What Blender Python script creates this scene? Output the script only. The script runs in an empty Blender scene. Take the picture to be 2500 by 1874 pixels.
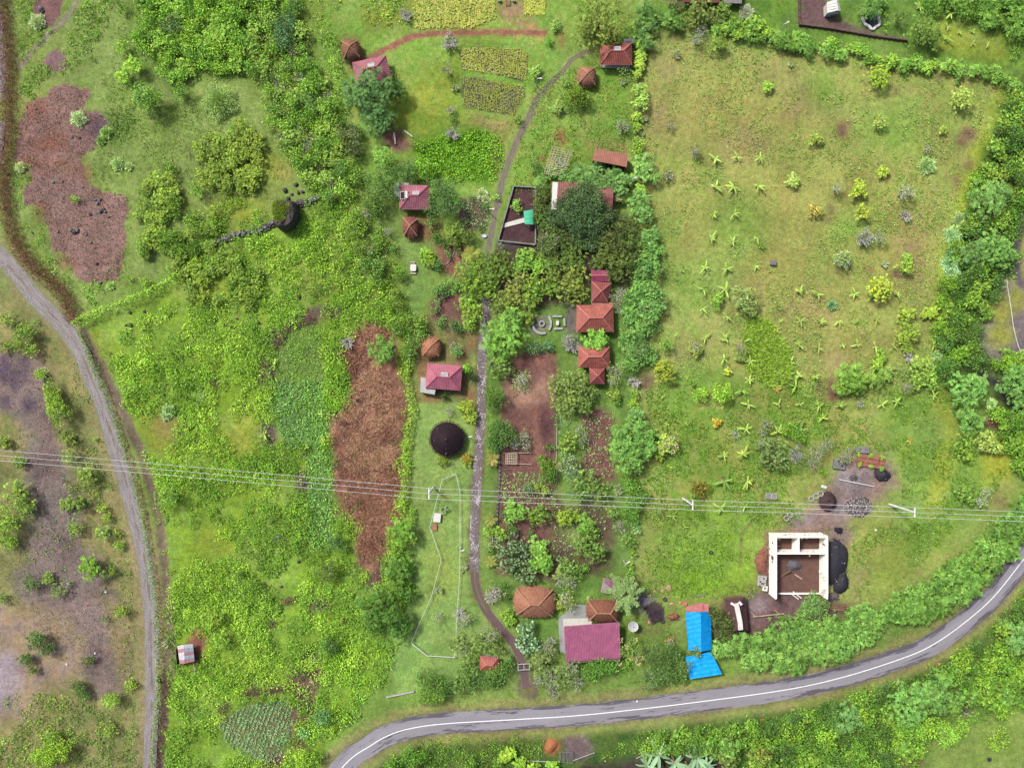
import bpy, math, random
import numpy as np
from mathutils import Vector
sc = bpy.context.scene
# ------------------------------------------------------------------ camera, light, exposure
CH = 195.0                     # camera height, metres; one photograph pixel is 0.1 m on the ground
cam = bpy.data.objects.new("camera", bpy.data.cameras.new("camera"))
sc.collection.objects.link(cam); sc.camera = cam
cam.location = (0, 0, CH); cam.data.sensor_width = 36.0
cam.data.lens = 18.0 / (125.0 / CH); cam.data.clip_end = 6000.0
SUN_EL, SUN_AZ = 52.0, -48.0   # azimuth clockwise from the top of the picture
world = bpy.data.worlds.new("World"); sc.world = world; world.use_nodes = True
nt = world.node_tree; bg = nt.nodes["Background"]
sky = nt.nodes.new("ShaderNodeTexSky"); sky.sky_type = 'NISHITA'; sky.sun_disc = False
sky.sun_elevation = math.radians(SUN_EL); sky.sun_rotation = math.radians(SUN_AZ)
sky.dust_density = 5.0; sky.ozone_density = 0.5; sky.air_density = 1.0
nt.links.new(sky.outputs[0], bg.inputs[0]); bg.inputs[1].default_value = 0.10
sl = bpy.data.lights.new("sun", 'SUN'); sl.energy = 3.4; sl.angle = math.radians(9); sl.color = (1.0, 0.975, 0.94)
sun = bpy.data.objects.new("sun", sl); sc.collection.objects.link(sun)
_e, _a = math.radians(SUN_EL), math.radians(SUN_AZ)
sd = Vector((math.cos(_e)*math.sin(_a), math.cos(_e)*math.cos(_a), math.sin(_e)))
sun.rotation_euler = sd.to_track_quat('Z', 'Y').to_euler(); sun.location = sd*300
sc.view_settings.view_transform = 'Standard'; sc.view_settings.look = 'None'
sc.view_settings.exposure = 0.86; sc.view_settings.gamma = 1.0
sc.view_settings.use_curve_mapping = False
try:
    sc.cycles.max_bounces = 5; sc.cycles.diffuse_bounces = 3; sc.cycles.use_denoising = True
except Exception: pass

# ------------------------------------------------------------------ helpers
KA = 1.9                       # picture value / base colour under this light
def lin(v):
    v = v/255.0
    return v/12.92 if v <= 0.04045 else ((v+0.055)/1.055)**2.4
def C(rgb, f=1.0): return tuple(min(0.9, lin(c)/KA*f) for c in rgb)
def CF(rgb, f=1.0):
    if rgb[0] > rgb[1]*1.04: return C(rgb, f*.82)
    if rgb[0]-rgb[2] < 34 and rgb[0] > 125: return C(rgb, f*1.1)
    r, g, b = C(rgb, f); return (min(.8, g*(.325+.47*r/g)), g, g*min(1.2, .76*b/g+.045))
def P(px, py, h=0.0):
    s = 0.1*(CH-h)/CH
    return ((px-1250.0)*s, (937.0-py)*s)
def V3(px, py, z=0.0):
    x, y = P(px, py, z); return Vector((x, y, z))
col = sc.collection
def link(o, parent=None):
    col.objects.link(o)
    if parent is not None: o.parent = parent
    return o
def tag(o, label=None, cat=None, group=None, kind=None):
    if label: o['label'] = label
    if cat: o['category'] = cat
    if group: o['group'] = group
    if kind: o['kind'] = kind
    return o
def empty(name, label, cat, loc=(0, 0, 0), rz=0.0, group=None):
    o = bpy.data.objects.new(name, None); o.location = loc; o.rotation_euler = (0, 0, rz)
    o.empty_display_size = 0.3
    link(o); return tag(o, label, cat, group)

def fastmesh(name, V, F, mat, colr=None, uv=None, smooth=False):
    V = np.ascontiguousarray(V, dtype=np.float32); F = np.ascontiguousarray(F, dtype=np.int32)
    me = bpy.data.meshes.new(name); k = F.shape[1]; n = F.shape[0]
    me.vertices.add(len(V)); me.vertices.foreach_set('co', V.ravel())
    me.loops.add(n*k); me.loops.foreach_set('vertex_index', F.ravel())
    me.polygons.add(n); me.polygons.foreach_set('loop_start', np.arange(0, n*k, k, dtype=np.int32))
    if colr is not None:
        a = me.color_attributes.new('Col', 'FLOAT_COLOR', 'POINT')
        cc = np.ones((len(V), 4), dtype=np.float32); cc[:, :colr.shape[1]] = colr
        a.data.foreach_set('color', cc.ravel())
    if uv is not None:
        u = me.uv_layers.new(name='UVMap'); u.data.foreach_set('uv', np.ascontiguousarray(uv[F.ravel()], dtype=np.float32).ravel())
    if smooth: me.polygons.foreach_set('use_smooth', np.ones(n, dtype=bool))
    me.materials.append(mat); me.update(calc_edges=True)
    return me

class MB:
    """collects boxes, tubes and polygons into one mesh"""
    def __init__(s): s.v = []; s.f = []
    def add(s, vs, fs):
        b = len(s.v); s.v += [tuple(v) for v in vs]; s.f += [tuple(i+b for i in f) for f in fs]; return s
    def quad(s, a, b, c, d): return s.add([a, b, c, d], [(0, 1, 2, 3)])
    def prism(s, pts, z0, z1, top=True, taper=None):
        n = len(pts); q = taper or pts
        vs = [(p[0], p[1], z0) for p in pts]+[(p[0], p[1], z1) for p in q]
        fs = [(i, (i+1) % n, n+(i+1) % n, n+i) for i in range(n)]
        if top: fs += [tuple(range(n, 2*n)), tuple(reversed(range(n)))]
        return s.add(vs, fs)
    def box(s, c, size, rz=0.0, tilt=0.0):
        hx, hy, hz = size[0]/2, size[1]/2, size[2]/2; vs = []
        ca, sa = math.cos(rz), math.sin(rz)
        for z in (-hz, hz):
            for x, y in ((-hx, -hy), (hx, -hy), (hx, hy), (-hx, hy)):
                zz = z + x*tilt
                vs.append((c[0]+x*ca-y*sa, c[1]+x*sa+y*ca, c[2]+zz))
        return s.add(vs, [(3, 2, 1, 0), (4, 5, 6, 7), (0, 1, 5, 4), (1, 2, 6, 5), (2, 3, 7, 6), (3, 0, 4, 7)])
    def beam(s, a, b, w, h=None):
        a = Vector(a); b = Vector(b); d = (b-a); L = d.length
        if L < 1e-5: return s
        d.normalize(); up = Vector((0, 0, 1)) if abs(d.z) < 0.9 else Vector((1, 0, 0))
        x = d.cross(up).normalized()*(w/2); y = x.cross(d).normalized()*((h or w)/2)
        vs = [a-x-y, a+x-y, a+x+y, a-x+y, b-x-y, b+x-y, b+x+y, b-x+y]
        return s.add(vs, [(0, 1, 2, 3), (7, 6, 5, 4), (4, 5, 1, 0), (5, 6, 2, 1), (6, 7, 3, 2), (7, 4, 0, 3)])
    def tube(s, pts, r0, r1=None, n=6, cap=True):
        r1 = r0 if r1 is None else r1; pts = [Vector(p) for p in pts]; m = len(pts); vs = []; fs = []
        for i, p in enumerate(pts):
            d = (pts[min(i+1, m-1)]-pts[max(i-1, 0)]).normalized()
            up = Vector((0, 0, 1)) if abs(d.z) < 0.9 else Vector((1, 0, 0))
            x = d.cross(up).normalized(); y = x.cross(d)
            r = r0+(r1-r0)*i/max(1, m-1)
            for k in range(n):
                a = 2*math.pi*k/n; vs.append(p+x*math.cos(a)*r+y*math.sin(a)*r)
        for i in range(m-1):
            for k in range(n):
                fs.append((i*n+k, i*n+(k+1) % n, (i+1)*n+(k+1) % n, (i+1)*n+k))
        if cap: fs += [tuple(reversed(range(n))), tuple(range((m-1)*n, m*n))]
        return s.add(vs, fs)
    def cyl(s, c, r, h, n=16, r2=None):
        r2 = r if r2 is None else r2
        p = [(c[0]+r*math.cos(2*math.pi*k/n), c[1]+r*math.sin(2*math.pi*k/n)) for k in range(n)]
        q = [(c[0]+r2*math.cos(2*math.pi*k/n), c[1]+r2*math.sin(2*math.pi*k/n)) for k in range(n)]
        return s.prism(p, c[2], c[2]+h, True, q)
    def ring(s, c, r, w, h, n=20, a0=0.0, a1=2*math.pi):
        full = abs(a1-a0-2*math.pi) < 1e-3; m = n if full else n+1; vs = []
        for k in range(m):
            a = a0+(a1-a0)*k/n
            for rr, z in ((r-w/2, 0), (r+w/2, 0), (r+w/2, h), (r-w/2, h)):
                vs.append((c[0]+rr*math.cos(a), c[1]+rr*math.sin(a), c[2]+z))
        fs = []
        for k in range(n):
            i, j = k*4, ((k+1) % m)*4
            for q in range(4): fs.append((i+q, j+q, j+(q+1) % 4, i+(q+1) % 4))
        if not full: fs += [(0, 1, 2, 3), (n*4+3, n*4+2, n*4+1, n*4)]
        return s.add(vs, fs)
    def mesh(s, name, mat, smooth=False):
        me = bpy.data.meshes.new(name); me.from_pydata(s.v, [], s.f); me.materials.append(mat)
        if smooth: me.polygons.foreach_set('use_smooth', [True]*len(me.polygons))
        me.update(); return me
    def make(s, name, mat, parent=None, smooth=False):
        return link(bpy.data.objects.new(name, s.mesh(name, mat, smooth)), parent)

# ------------------------------------------------------------------ materials
def newmat(name):
    m = bpy.data.materials.new(name); m.use_nodes = True; t = m.node_tree
    b = t.nodes["Principled BSDF"]; return m, t, b
def mixc(t, fac, a, b, mode='MIX'):
    n = t.nodes.new("ShaderNodeMix"); n.data_type = 'RGBA'; n.blend_type = mode
    for s, v in ((0, fac), (6, a), (7, b)):
        if hasattr(v, 'is_linked') or hasattr(v, 'links'): t.links.new(v, n.inputs[s])
        elif s == 0: n.inputs[0].default_value = v
        else: n.inputs[s].default_value = (*v[:3], 1)
    return n.outputs[2]
def noise(t, vec, scale, detail=4, rough=0.6):
    n = t.nodes.new("ShaderNodeTexNoise"); n.inputs['Scale'].default_value = scale
    n.inputs['Detail'].default_value = detail; n.inputs['Roughness'].default_value = rough
    if vec is not None: t.links.new(vec, n.inputs['Vector'])
    return n.outputs[0]
def rng(t, v, a, b, c=0.0, d=1.0):
    n = t.nodes.new("ShaderNodeMapRange")
    for i, x in enumerate((v, a, b, c, d)):
        if hasattr(x, 'links'): t.links.new(x, n.inputs[i])
        else: n.inputs[i].default_value = x
    return n.outputs[0]
def math_(t, op, a, b=0.0):
    n = t.nodes.new("ShaderNodeMath"); n.operation = op
    for i, x in enumerate((a, b)):
        if hasattr(x, 'links'): t.links.new(x, n.inputs[i])
        else: n.inputs[i].default_value = x
    return n.outputs[0]
def pos(t):
    n = t.nodes.new("ShaderNodeNewGeometry"); return n.outputs['Position']
def objc(t):
    n = t.nodes.new("ShaderNodeTexCoord"); return n.outputs['Object']
def bump(t, b, h, strength=0.4, dist=0.1):
    n = t.nodes.new("ShaderNodeBump"); n.inputs['Strength'].default_value = strength; n.inputs['Distance'].default_value = dist
    t.links.new(h, n.inputs['Height']); t.links.new(n.outputs[0], b.inputs['Normal'])
def stain(name, rgb, rgb2=None, scale=1.2, rough=0.8, f=1.0, contrast=0.5, metal=0.0, fine=6.0, spec=0.3, patch=None):
    """surface with blotches and fine grain"""
    m, t, b = newmat(name); c1 = C(rgb, f); c2 = C(rgb2, f) if rgb2 else tuple(x*0.6 for x in c1)
    p = pos(t)
    n1 = rng(t, noise(t, p, scale), 0.5-0.25/contrast*0.5, 0.5+0.25/contrast*0.5)
    c = mixc(t, n1, c1, c2)
    n2 = rng(t, noise(t, p, fine, 3), 0.3, 0.7, 0.78, 1.2)
    cc = t.nodes.new("ShaderNodeVectorMath"); cc.operation = 'SCALE'
    t.links.new(c, cc.inputs[0]); t.links.new(n2, cc.inputs['Scale'])
    t.links.new(cc.outputs[0], b.inputs['Base Color'])
    b.inputs['Roughness'].default_value = rough; b.inputs['Metallic'].default_value = metal
    b.inputs['Specular IOR Level'].default_value = spec
    bump(t, b, noise(t, p, fine, 4), 0.35, 0.05)
    return m
def leafmat(name, trans=0.16, rough=0.6, spec=0.18):
    m, t, b = newmat(name)
    a = t.nodes.new("ShaderNodeAttribute"); a.attribute_name = 'Col'
    oi = t.nodes.new("ShaderNodeObjectInfo")
    c = mixc(t, 1.0, a.outputs[0], oi.outputs['Color'], 'MULTIPLY')
    t.links.new(c, b.inputs['Base Color']); b.inputs['Roughness'].default_value = rough
    b.inputs['Specular IOR Level'].default_value = spec
    if trans > 0:
        tr = t.nodes.new("ShaderNodeBsdfTranslucent"); ms = t.nodes.new("ShaderNodeMixShader")
        c2 = mixc(t, 1.0, c, (1.0, 1.0, 0.55), 'MULTIPLY'); t.links.new(c2, tr.inputs[0])
        ms.inputs[0].default_value = trans
        t.links.new(b.outputs[0], ms.inputs[1]); t.links.new(tr.outputs[0], ms.inputs[2])
        t.links.new(ms.outputs[0], t.nodes["Material Output"].inputs[0])
    return m
M_leaf = leafmat("leaf"); M_straw = leafmat("straw", 0.0, 0.9, 0.1)
M_bark = stain("bark", (120, 100, 85), (85, 70, 60)); M_grey = stain("grey_bark", (208, 206, 198), (184, 180, 172))
M_white = stain("white_paint", (232, 230, 224), (205, 203, 198), scale=0.6)
M_conc = stain("concrete", (190, 190, 184), (165, 165, 160), scale=0.8)
M_concd = stain("grey_concrete", (150, 148, 146), (120, 118, 118))
M_wood = stain("weathered_wood", (150, 118, 92), (110, 85, 70)); M_woodl = stain("pale_wood", (205, 190, 165), (170, 150, 125))
M_dark = stain("dark_opening", (40, 32, 32), (25, 20, 20))  # near black, stands in for shade inside openings; also used for black parts
M_wall = stain("plaster", (200, 190, 175), (170, 158, 145))
M_pole = stain("pole_concrete", (214, 214, 212), (196, 196, 196), f=1.5)
M_wire = stain("wire", (222, 224, 228), (206, 208, 212)); M_rope = stain("rope", (225, 228, 222), (200, 205, 200))
M_steel = stain("galvanised", (175, 180, 185), (140, 145, 150), metal=0.4, rough=0.45)
M_tyre = stain("tyre_rubber", (60, 62, 70), (40, 40, 46)); M_brick = stain("brick_pale", (205, 165, 140), (175, 130, 110))
M_stone = stain("dark_stone", (98, 88, 90), (62, 55, 58), scale=1.5); M_stonel = stain("grey_stone", (135, 132, 140), (100, 97, 105), scale=1.5)

# ------------------------------------------------------------------ numpy noise and polygons
def vnoise(x, y, seed=0):
    r = np.random.default_rng(seed).random((256, 256)); xi = np.floor(x).astype(int); yi = np.floor(y).astype(int)
    fx = x-xi; fy = y-yi; fx = fx*fx*(3-2*fx); fy = fy*fy*(3-2*fy)
    g = lambda a, b: r[a & 255, b & 255]
    return (g(xi, yi)*(1-fx)+g(xi+1, yi)*fx)*(1-fy)+(g(xi, yi+1)*(1-fx)+g(xi+1, yi+1)*fx)*fy
def fbm(x, y, s, seed=0, o=4):
    t = 0; a = 0.5; n = 0
    for k in range(o): t = t+a*vnoise(x/s+k*17.3, y/s-k*9.1, seed+k); n += a; a *= 0.55; s = s/2.03
    return t/n
def inpoly(poly, x, y):
    x = np.asarray(x, float); y = np.asarray(y, float); r = np.zeros(x.shape, bool); n = len(poly)
    for i in range(n):
        x1, y1 = poly[i]; x2, y2 = poly[(i+1) % n]
        if y1 == y2: continue
        c = ((y1 > y) != (y2 > y)) & (x < (x2-x1)*(y-y1)/(y2-y1)+x1); r ^= c
    return r
def spline(pts, step=8.0):
    """Catmull-Rom through the points, resampled"""
    p = np.array(pts, float); q = np.vstack([2*p[0]-p[1], p, 2*p[-1]-p[-2]]); out = []
    for i in range(1, len(q)-2):
        n = max(2, int(np.linalg.norm(q[i+1][:2]-q[i][:2])/step))
        for k in range(n):
            t = k/n; out.append(0.5*((2*q[i])+(-q[i-1]+q[i+1])*t+(2*q[i-1]-5*q[i]+4*q[i+1]-q[i+2])*t*t+(-q[i-1]+3*q[i]-3*q[i+1]+q[i+2])*t**3))
    out.append(p[-1]); return np.array(out)
def dist_line(pl, x, y):
    d = np.full(np.shape(x), 1e9)
    for (x1, y1), (x2, y2) in zip(pl[:-1, :2], pl[1:, :2]):
        dx, dy = x2-x1, y2-y1; t = np.clip(((x-x1)*dx+(y-y1)*dy)/(dx*dx+dy*dy+1e-9), 0, 1)
        d = np.minimum(d, np.hypot(x-x1-t*dx, y-y1-t*dy))
    return d
# ------------------------------------------------------------------ the lie of the land (all lists in photograph pixels)
ROAD = spline([(800, 1925), (836, 1872), (868, 1842), (900, 1822), (936, 1800), (990, 1780), (1081, 1766), (1262, 1755), (1406, 1746), (1551, 1731), (1700, 1713),
               (1917, 1683), (2062, 1651), (2206, 1605), (2279, 1572), (2351, 1522), (2423, 1459), (2492, 1374), (2550, 1300), (2600, 1230)], 6)
TRACK = spline([(-90, 545), (0, 625), (45, 674), (83, 724), (121, 762), (160, 804), (193, 852), (211, 895), (228, 935), (250, 985), (265, 1037), (283, 1097), (299, 1145),
                (317, 1212), (332, 1272), (350, 1350), (363, 1445), (370, 1540), (371, 1634), (370, 1729), (367, 1824), (364, 1930)], 8)
DITCH = spline([(205, 812), (230, 868), (258, 915), (285, 971), (314, 1037), (341, 1097), (358, 1151), (373, 1212), (388, 1272), (398, 1350), (408, 1445), (414, 1540), (412, 1634), (400, 1729), (391, 1824), (389, 1930)], 10)
DRIVE = spline([(1187, 690), (1188, 754), (1182, 806), (1178, 851), (1176, 911), (1175, 1001), (1170, 1092), (1164, 1180), (1161, 1240), (1158, 1301), (1158, 1361), (1159, 1395)], 6)
DRIVE2 = spline([(1159, 1395), (1160, 1420), (1170, 1455), (1191, 1495), (1221, 1532), (1252, 1566), (1270, 1602), (1278, 1632), (1286, 1680)], 6)
LANE = spline([(1188, 640), (1194, 600), (1205, 540), (1216, 490), (1227, 440), (1241, 400), (1262, 345), (1290, 290), (1312, 240), (1345, 203), (1375, 172), (1400, 143), (1440, 121)], 6)
REDP = spline([(860, 165), (905, 140), (947, 116), (992, 96), (1037, 84), (1112, 80), (1200, 78), (1332, 80)], 6)
LEFTP = spline([(190, -20), (178, 20), (150, 55), (105, 95), (70, 130), (48, 170)], 6)
LANE3 = spline([(2520, 470), (2488, 560), (2483, 620), (2490, 680), (2520, 730)], 8)
FOOT = spline([(1872, 1175), (1862, 1210), (1857, 1250), (1830, 1280), (1813, 1310), (1806, 1380)], 8)
L = []   # (polygon, colour, second colour, softness px, warp px, speckle)
def lay(poly, c, c2=None, soft=6, warp=8, sp=0.0, k=1.0): L.append((poly, c, c2 or c, soft, warp, sp, k))
def ell(cx, cy, rx, ry, n=14): return [(cx+rx*math.cos(6.2832*i/n), cy+ry*math.sin(6.2832*i/n)) for i in range(n)]
# left part: pasture, scrub floor, rocky soil
lay([(-60, -60), (330, -60), (620, 160), (700, 480), (420, 700), (180, 790), (-60, 560)], (112, 142, 68), (100, 135, 55), 20, 20)
lay([(190, 790), (430, 660), (640, 560), (860, 480), (990, 640), (1000, 1000), (990, 1500), (830, 1800), (760, 1930), (380, 1930), (410, 1500), (300, 960)], (112, 158, 42), (96, 142, 42), 14, 20)
lay([(-60, 680), (40, 710), (200, 900), (290, 1150), (345, 1400), (355, 1930), (-60, 1930)], (128, 134, 82), (104, 122, 66), 14, 16)
lay([(560, -60), (760, -60), (860, 400), (990, 700), (900, 760), (760, 500), (640, 260)], (104, 138, 54), (88, 122, 46), 14, 16)
lay([(335, -60), (690, -60), (720, 180), (600, 190), (300, 190)], (84, 124, 44), (96, 134, 48), 12, 16)
lay([(160, 205), (180, 212), (215, 212), (226, 230), (205, 255), (200, 272), (245, 272), (258, 290), (250, 330), (235, 362), (195, 388), (205, 425), (218, 452), (255, 467), (312, 477), (312, 520), (305, 560), (308, 600), (300, 640), (292, 678), (250, 690), (215, 690), (180, 672), (170, 640), (152, 612), (130, 612), (115, 560), (110, 520), (100, 505), (60, 500), (52, 470), (60, 455), (75, 440), (75, 400), (40, 395), (30, 380), (40, 340), (45, 300), (65, 280), (65, 255), (110, 240), (125, 220), (140, 208)], (138, 102, 92), (124, 88, 78), 2, 5, 1.0)
for e in [(70, 395, 25, 22), (120, 350, 40, 18), (105, 520, 14, 30), (160, 640, 22, 14), (205, 415, 14, 30), (90, 268, 28, 14), (140, 405, 45, 12)]: lay(ell(*e), (132, 84, 58), (122, 78, 60), 8, 12, 0.4)
lay(ell(236, 310, 26, 34), (104, 74, 80), None, 8, 8, 0.3)
lay(ell(137, 148, 27, 25), (126, 94, 92), None, 2, 4, 0.8)
lay([(76, 27), (95, -10), (150, -10), (149, 30), (131, 60), (112, 68), (98, 45)], (130, 88, 82), (110, 74, 72), 2, 4, 0.5)
# lower-left waste ground
lay([(-40, 860), (60, 850), (110, 900), (110, 960), (140, 1050), (150, 1120), (170, 1180), (200, 1250), (205, 1330), (250, 1360), (270, 1440), (300, 1500), (320, 1560), (310, 1690), (230, 1690), (180, 1640), (200, 1560), (150, 1500), (60, 1480), (40, 1400), (90, 1300), (60, 1180), (70, 1080), (30, 1010), (-40, 1000)], (124, 112, 104), (114, 98, 90), 12, 18, 0.5)
lay([(-40, 1470), (60, 1480), (170, 1500), (210, 1600), (190, 1660), (100, 1680), (80, 1750), (-40, 1760)], (138, 126, 112), (146, 132, 98), 16, 16, 0.15)
lay([(-40, 1590), (40, 1600), (50, 1680), (20, 1740), (-40, 1740)], (140, 134, 138), None, 16, 14, 0.1)
for e in [(12, 900, 16, 40), (38, 928, 14, 34), (60, 900, 10, 40), (15, 985, 16, 20), (70, 990, 22, 18)]: lay(ell(*e), (90, 82, 92), (78, 70, 80), 5, 6, 0.1)
for e in [(120, 1060, 26, 60), (110, 1135, 38, 40), (230, 1590, 35, 30), (215, 1640, 30, 22), (165, 1330, 30, 40)]: lay(ell(*e), (120, 94, 88), (104, 84, 80), 12, 14, 0.35)
lay([(240, 1440), (330, 1500), (320, 1650), (290, 1680), (270, 1560)], (140, 122, 86), (120, 118, 74), 12, 10, 0.1)
# scrub area clearings
for e in [(385, 1060, 55, 70), (240, 850, 40, 50), (600, 1060, 50, 60), (470, 720, 60, 24), (555, 700, 45, 30), (640, 400, 60, 50), (590, 520, 60, 40), (750, 640, 50, 30), (520, 1320, 40, 30)]:
    lay(ell(*e), (122, 146, 44), (108, 140, 44), 18, 16)
for e in [(410, 1040, 32, 36), (770, 700, 36, 16), (690, 415, 28, 16)]: lay(ell(*e), (146, 136, 78), None, 16, 12)
for e in [(795, 760, 60, 16), (735, 785, 40, 18), (665, 825, 24, 24), (650, 910, 20, 40), (655, 1060, 22, 36), (815, 1030, 18, 30), (735, 1180, 16, 30), (760, 1110, 24, 10), (780, 1480, 30, 16), (760, 1600, 30, 20)]:
    lay(ell(*e), (112, 84, 80), (92, 70, 68), 6, 8, 0.1)
DRY = [(904, 780), (961, 804), (970, 880), (990, 961), (992, 1021), (980, 1081), (978, 1172), (973, 1250), (950, 1325), (926, 1419), (900, 1400), (866, 1344), (883, 1288), (841, 1250), (818, 1202), (824, 1142), (803, 1082), (832, 1021), (853, 982), (856, 961), (847, 886), (822, 862), (877, 810)]
lay(DRY, (162, 114, 90), (122, 84, 68), 4, 20)
for e in [(862, 905, 26, 45), (950, 1120, 30, 60), (900, 1150, 40, 24), (845, 850, 30, 20), (905, 1300, 30, 60)]: lay(ell(*e), (104, 64, 54), (120, 74, 58), 8, 10)
VEG1 = [(700, 800), (770, 790), (785, 835), (795, 880), (800, 930), (745, 935), (690, 930), (665, 895), (672, 860), (688, 830)]
VEG2 = [(665, 932), (795, 932), (802, 1000), (800, 1060), (770, 1092), (705, 1095), (682, 1060), (662, 990)]
VEG3 = [(752, 1095), (812, 1090), (812, 1190), (815, 1290), (800, 1340), (760, 1345), (745, 1290), (750, 1190)]
VEG4 = [(530, 1765), (600, 1722), (700, 1702), (722, 1742), (692, 1850), (640, 1866), (560, 1822)]
lay(VEG1, (96, 138, 56), (88, 128, 56), 4, 8); lay(VEG2, (80, 130, 64), (88, 136, 62), 4, 8)
lay(VEG3, (74, 122, 58), (82, 128, 56), 4, 5); lay(VEG4, (96, 104, 62), (84, 112, 60), 4, 5)
for poly in [[(700, 1640), (760, 1600), (790, 1620), (775, 1690), (780, 1760), (740, 1830), (700, 1820), (712, 1740), (715, 1690)], [(590, 1690), (660, 1670), (705, 1675), (690, 1688), (600, 1698)], [(640, 1840), (690, 1835), (700, 1900), (620, 1900)], [(930, 1360), (960, 1340), (930, 1440), (890, 1430)]]:
    lay(poly, (118, 82, 72), (98, 68, 62), 5, 8, 0.1)
lay(ell(472, 1586, 36, 42), (132, 76, 60), (108, 68, 56), 3, 18, 0.2)
# central strip
lay([(720, -60), (1545, -60), (1545, 660), (1180, 640), (980, 520), (900, 440), (800, 230)], (100, 152, 52), (114, 150, 58), 14, 12)
lay([(1010, 200), (1120, 140), (1120, 300), (1000, 340), (960, 260)], (124, 150, 48), (104, 148, 44), 16, 12)
lay([(1140, 280), (1260, 290), (1250, 330), (1220, 370), (1110, 310)], (140, 128, 80), (112, 138, 54), 8, 12)
lay([(1010, 350), (1060, 330), (1150, 305), (1215, 330), (1235, 395), (1205, 450), (1100, 445), (1020, 420)], (72, 128, 24), None, 8, 8)
lay(ell(1215, 380, 10, 55), (134, 100, 74), None, 10, 10); lay([(930, 315), (985, 320), (1010, 360), (970, 375), (945, 355)], (134, 92, 78), None, 5, 6, 0.2)
lay([(825, 95), (870, 90), (900, 150), (870, 175), (840, 150)], (120, 84, 62), (100, 110, 50), 8, 8)
CORN1 = [(1125, 120), (1200, 116), (1269, 118), (1288, 130), (1284, 196), (1210, 182), (1128, 170)]
CORN2 = [(1130, 186), (1205, 196), (1282, 210), (1280, 240), (1258, 282), (1200, 272), (1130, 264)]
lay(CORN1, (92, 82, 62), (104, 92, 64), 2, 4, 0.1); lay(CORN2, (96, 84, 66), (86, 76, 62), 2, 4, 0.1)
CORN3 = [(1008, -30), (1206, -30), (1210, 45), (1155, 68), (1015, 70), (1005, 30)]
lay(CORN3, (140, 146, 62), (118, 134, 56), 4, 6); lay([(1280, -30), (1332, -30), (1330, 36), (1280, 36)], (130, 140, 60), None, 4, 6)
lay([(870, 15), (1000, -10), (1005, 60), (890, 70)], (128, 146, 52), (100, 136, 46), 8, 8)
lay([(1205, 5), (1280, 0), (1300, 60), (1310, 75), (1230, 60)], (150, 122, 88), (118, 138, 62), 12, 10)
for e in [(1299, 66, 12, 6), (1318, 91, 9, 6), (1262, 90, 6, 4)]: lay(ell(*e), (182, 128, 88), None, 3, 3)
lay(ell(1372, 98, 6, 24), (150, 108, 72), None, 6, 6)
lay([(1360, 318), (1372, 318), (1388, 345), (1380, 358), (1352, 340)], (156, 98, 72), (140, 86, 62), 4, 4, 0.15)
lay(ell(1325, 388, 12, 6), (156, 98, 72), None, 4, 4)
lay([(1430, 340), (1540, 355), (1540, 370), (1440, 360)], (150, 130, 80), None, 8, 8)
lay([(1117, 484), (1185, 478), (1200, 520), (1195, 560), (1130, 566), (1110, 530)], (104, 70, 68), (90, 66, 64), 5, 6, 0.35)
lay([(1060, 600), (1150, 600), (1130, 680), (1100, 680), (1070, 650)], (140, 92, 72), (122, 80, 66), 6, 8, 0.1)
lay([(1060, 710), (1130, 715), (1145, 800), (1090, 810), (1050, 790)], (122, 78, 68), (106, 70, 64), 6, 8, 0.1)
lay([(1190, 566), (1215, 588), (1310, 598), (1310, 640), (1300, 680), (1190, 660), (1175, 620)], (104, 86, 96), (86, 64, 72), 6, 8, 0.3)
lay([(975, 520), (1060, 520), (1090, 560), (1060, 600), (1010, 600)], (132, 88, 62), (104, 110, 56), 10, 8)
lay([(985, 590), (1060, 600), (1050, 700), (1010, 800), (990, 740)], (96, 140, 62), None, 10, 10)
lay([(1010, 790), (1160, 790), (1160, 985), (1005, 985)], (122, 108, 68), (106, 126, 62), 14, 12)
for e in [(1160, 830, 20, 18), (1110, 915, 30, 18), (1150, 965, 22, 20), (1040, 905, 16, 30), (1050, 975, 30, 10), (1120, 865, 22, 8)]: lay(ell(*e), (146, 98, 72), None, 10, 8)
LAWN = [(1010, 985), (1155, 985), (1150, 1150), (1143, 1300), (1148, 1420), (1170, 1500), (1250, 1640), (1160, 1680), (960, 1700), (955, 1620), (985, 1500), (1000, 1300), (1003, 1100)]
lay(LAWN, (106, 150, 70), (118, 158, 74), 6, 6)
lay(ell(1080, 1400, 40, 60), (122, 152, 66), None, 20, 16)
lay([(1185, 760), (1260, 700), (1420, 700), (1410, 900), (1380, 1240), (1340, 1640), (1180, 1400), (1190, 900)], (92, 138, 50), (74, 120, 44), 8, 10)
lay([(1380, 700), (1560, 640), (1560, 1650), (1340, 1650)], (78, 124, 46), (96, 138, 52), 12, 12)
lay([(1256, 863), (1356, 858), (1362, 911), (1357, 1001), (1362, 1107), (1360, 1200), (1363, 1250), (1355, 1415), (1212, 1406), (1212, 1240), (1218, 1150), (1223, 992), (1229, 926), (1247, 911)], (108, 70, 62), (118, 78, 66), 3, 4, 0.2)
lay([(1245, 925), (1350, 915), (1352, 985), (1235, 995), (1235, 960)], (168, 128, 106), (152, 112, 92), 8, 10, 0.1)
lay(ell(1308, 918, 12, 20), (96, 64, 60), None, 8, 6); lay(ell(1320, 890, 32, 24), (132, 88, 72), (110, 74, 64), 8, 10)
lay(ell(1330, 1040, 26, 40), (88, 54, 52), None, 12, 10); lay([(1298, 1000), (1310, 1000), (1322, 1110), (1305, 1110)], (140, 96, 76), None, 5, 5)
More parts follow.
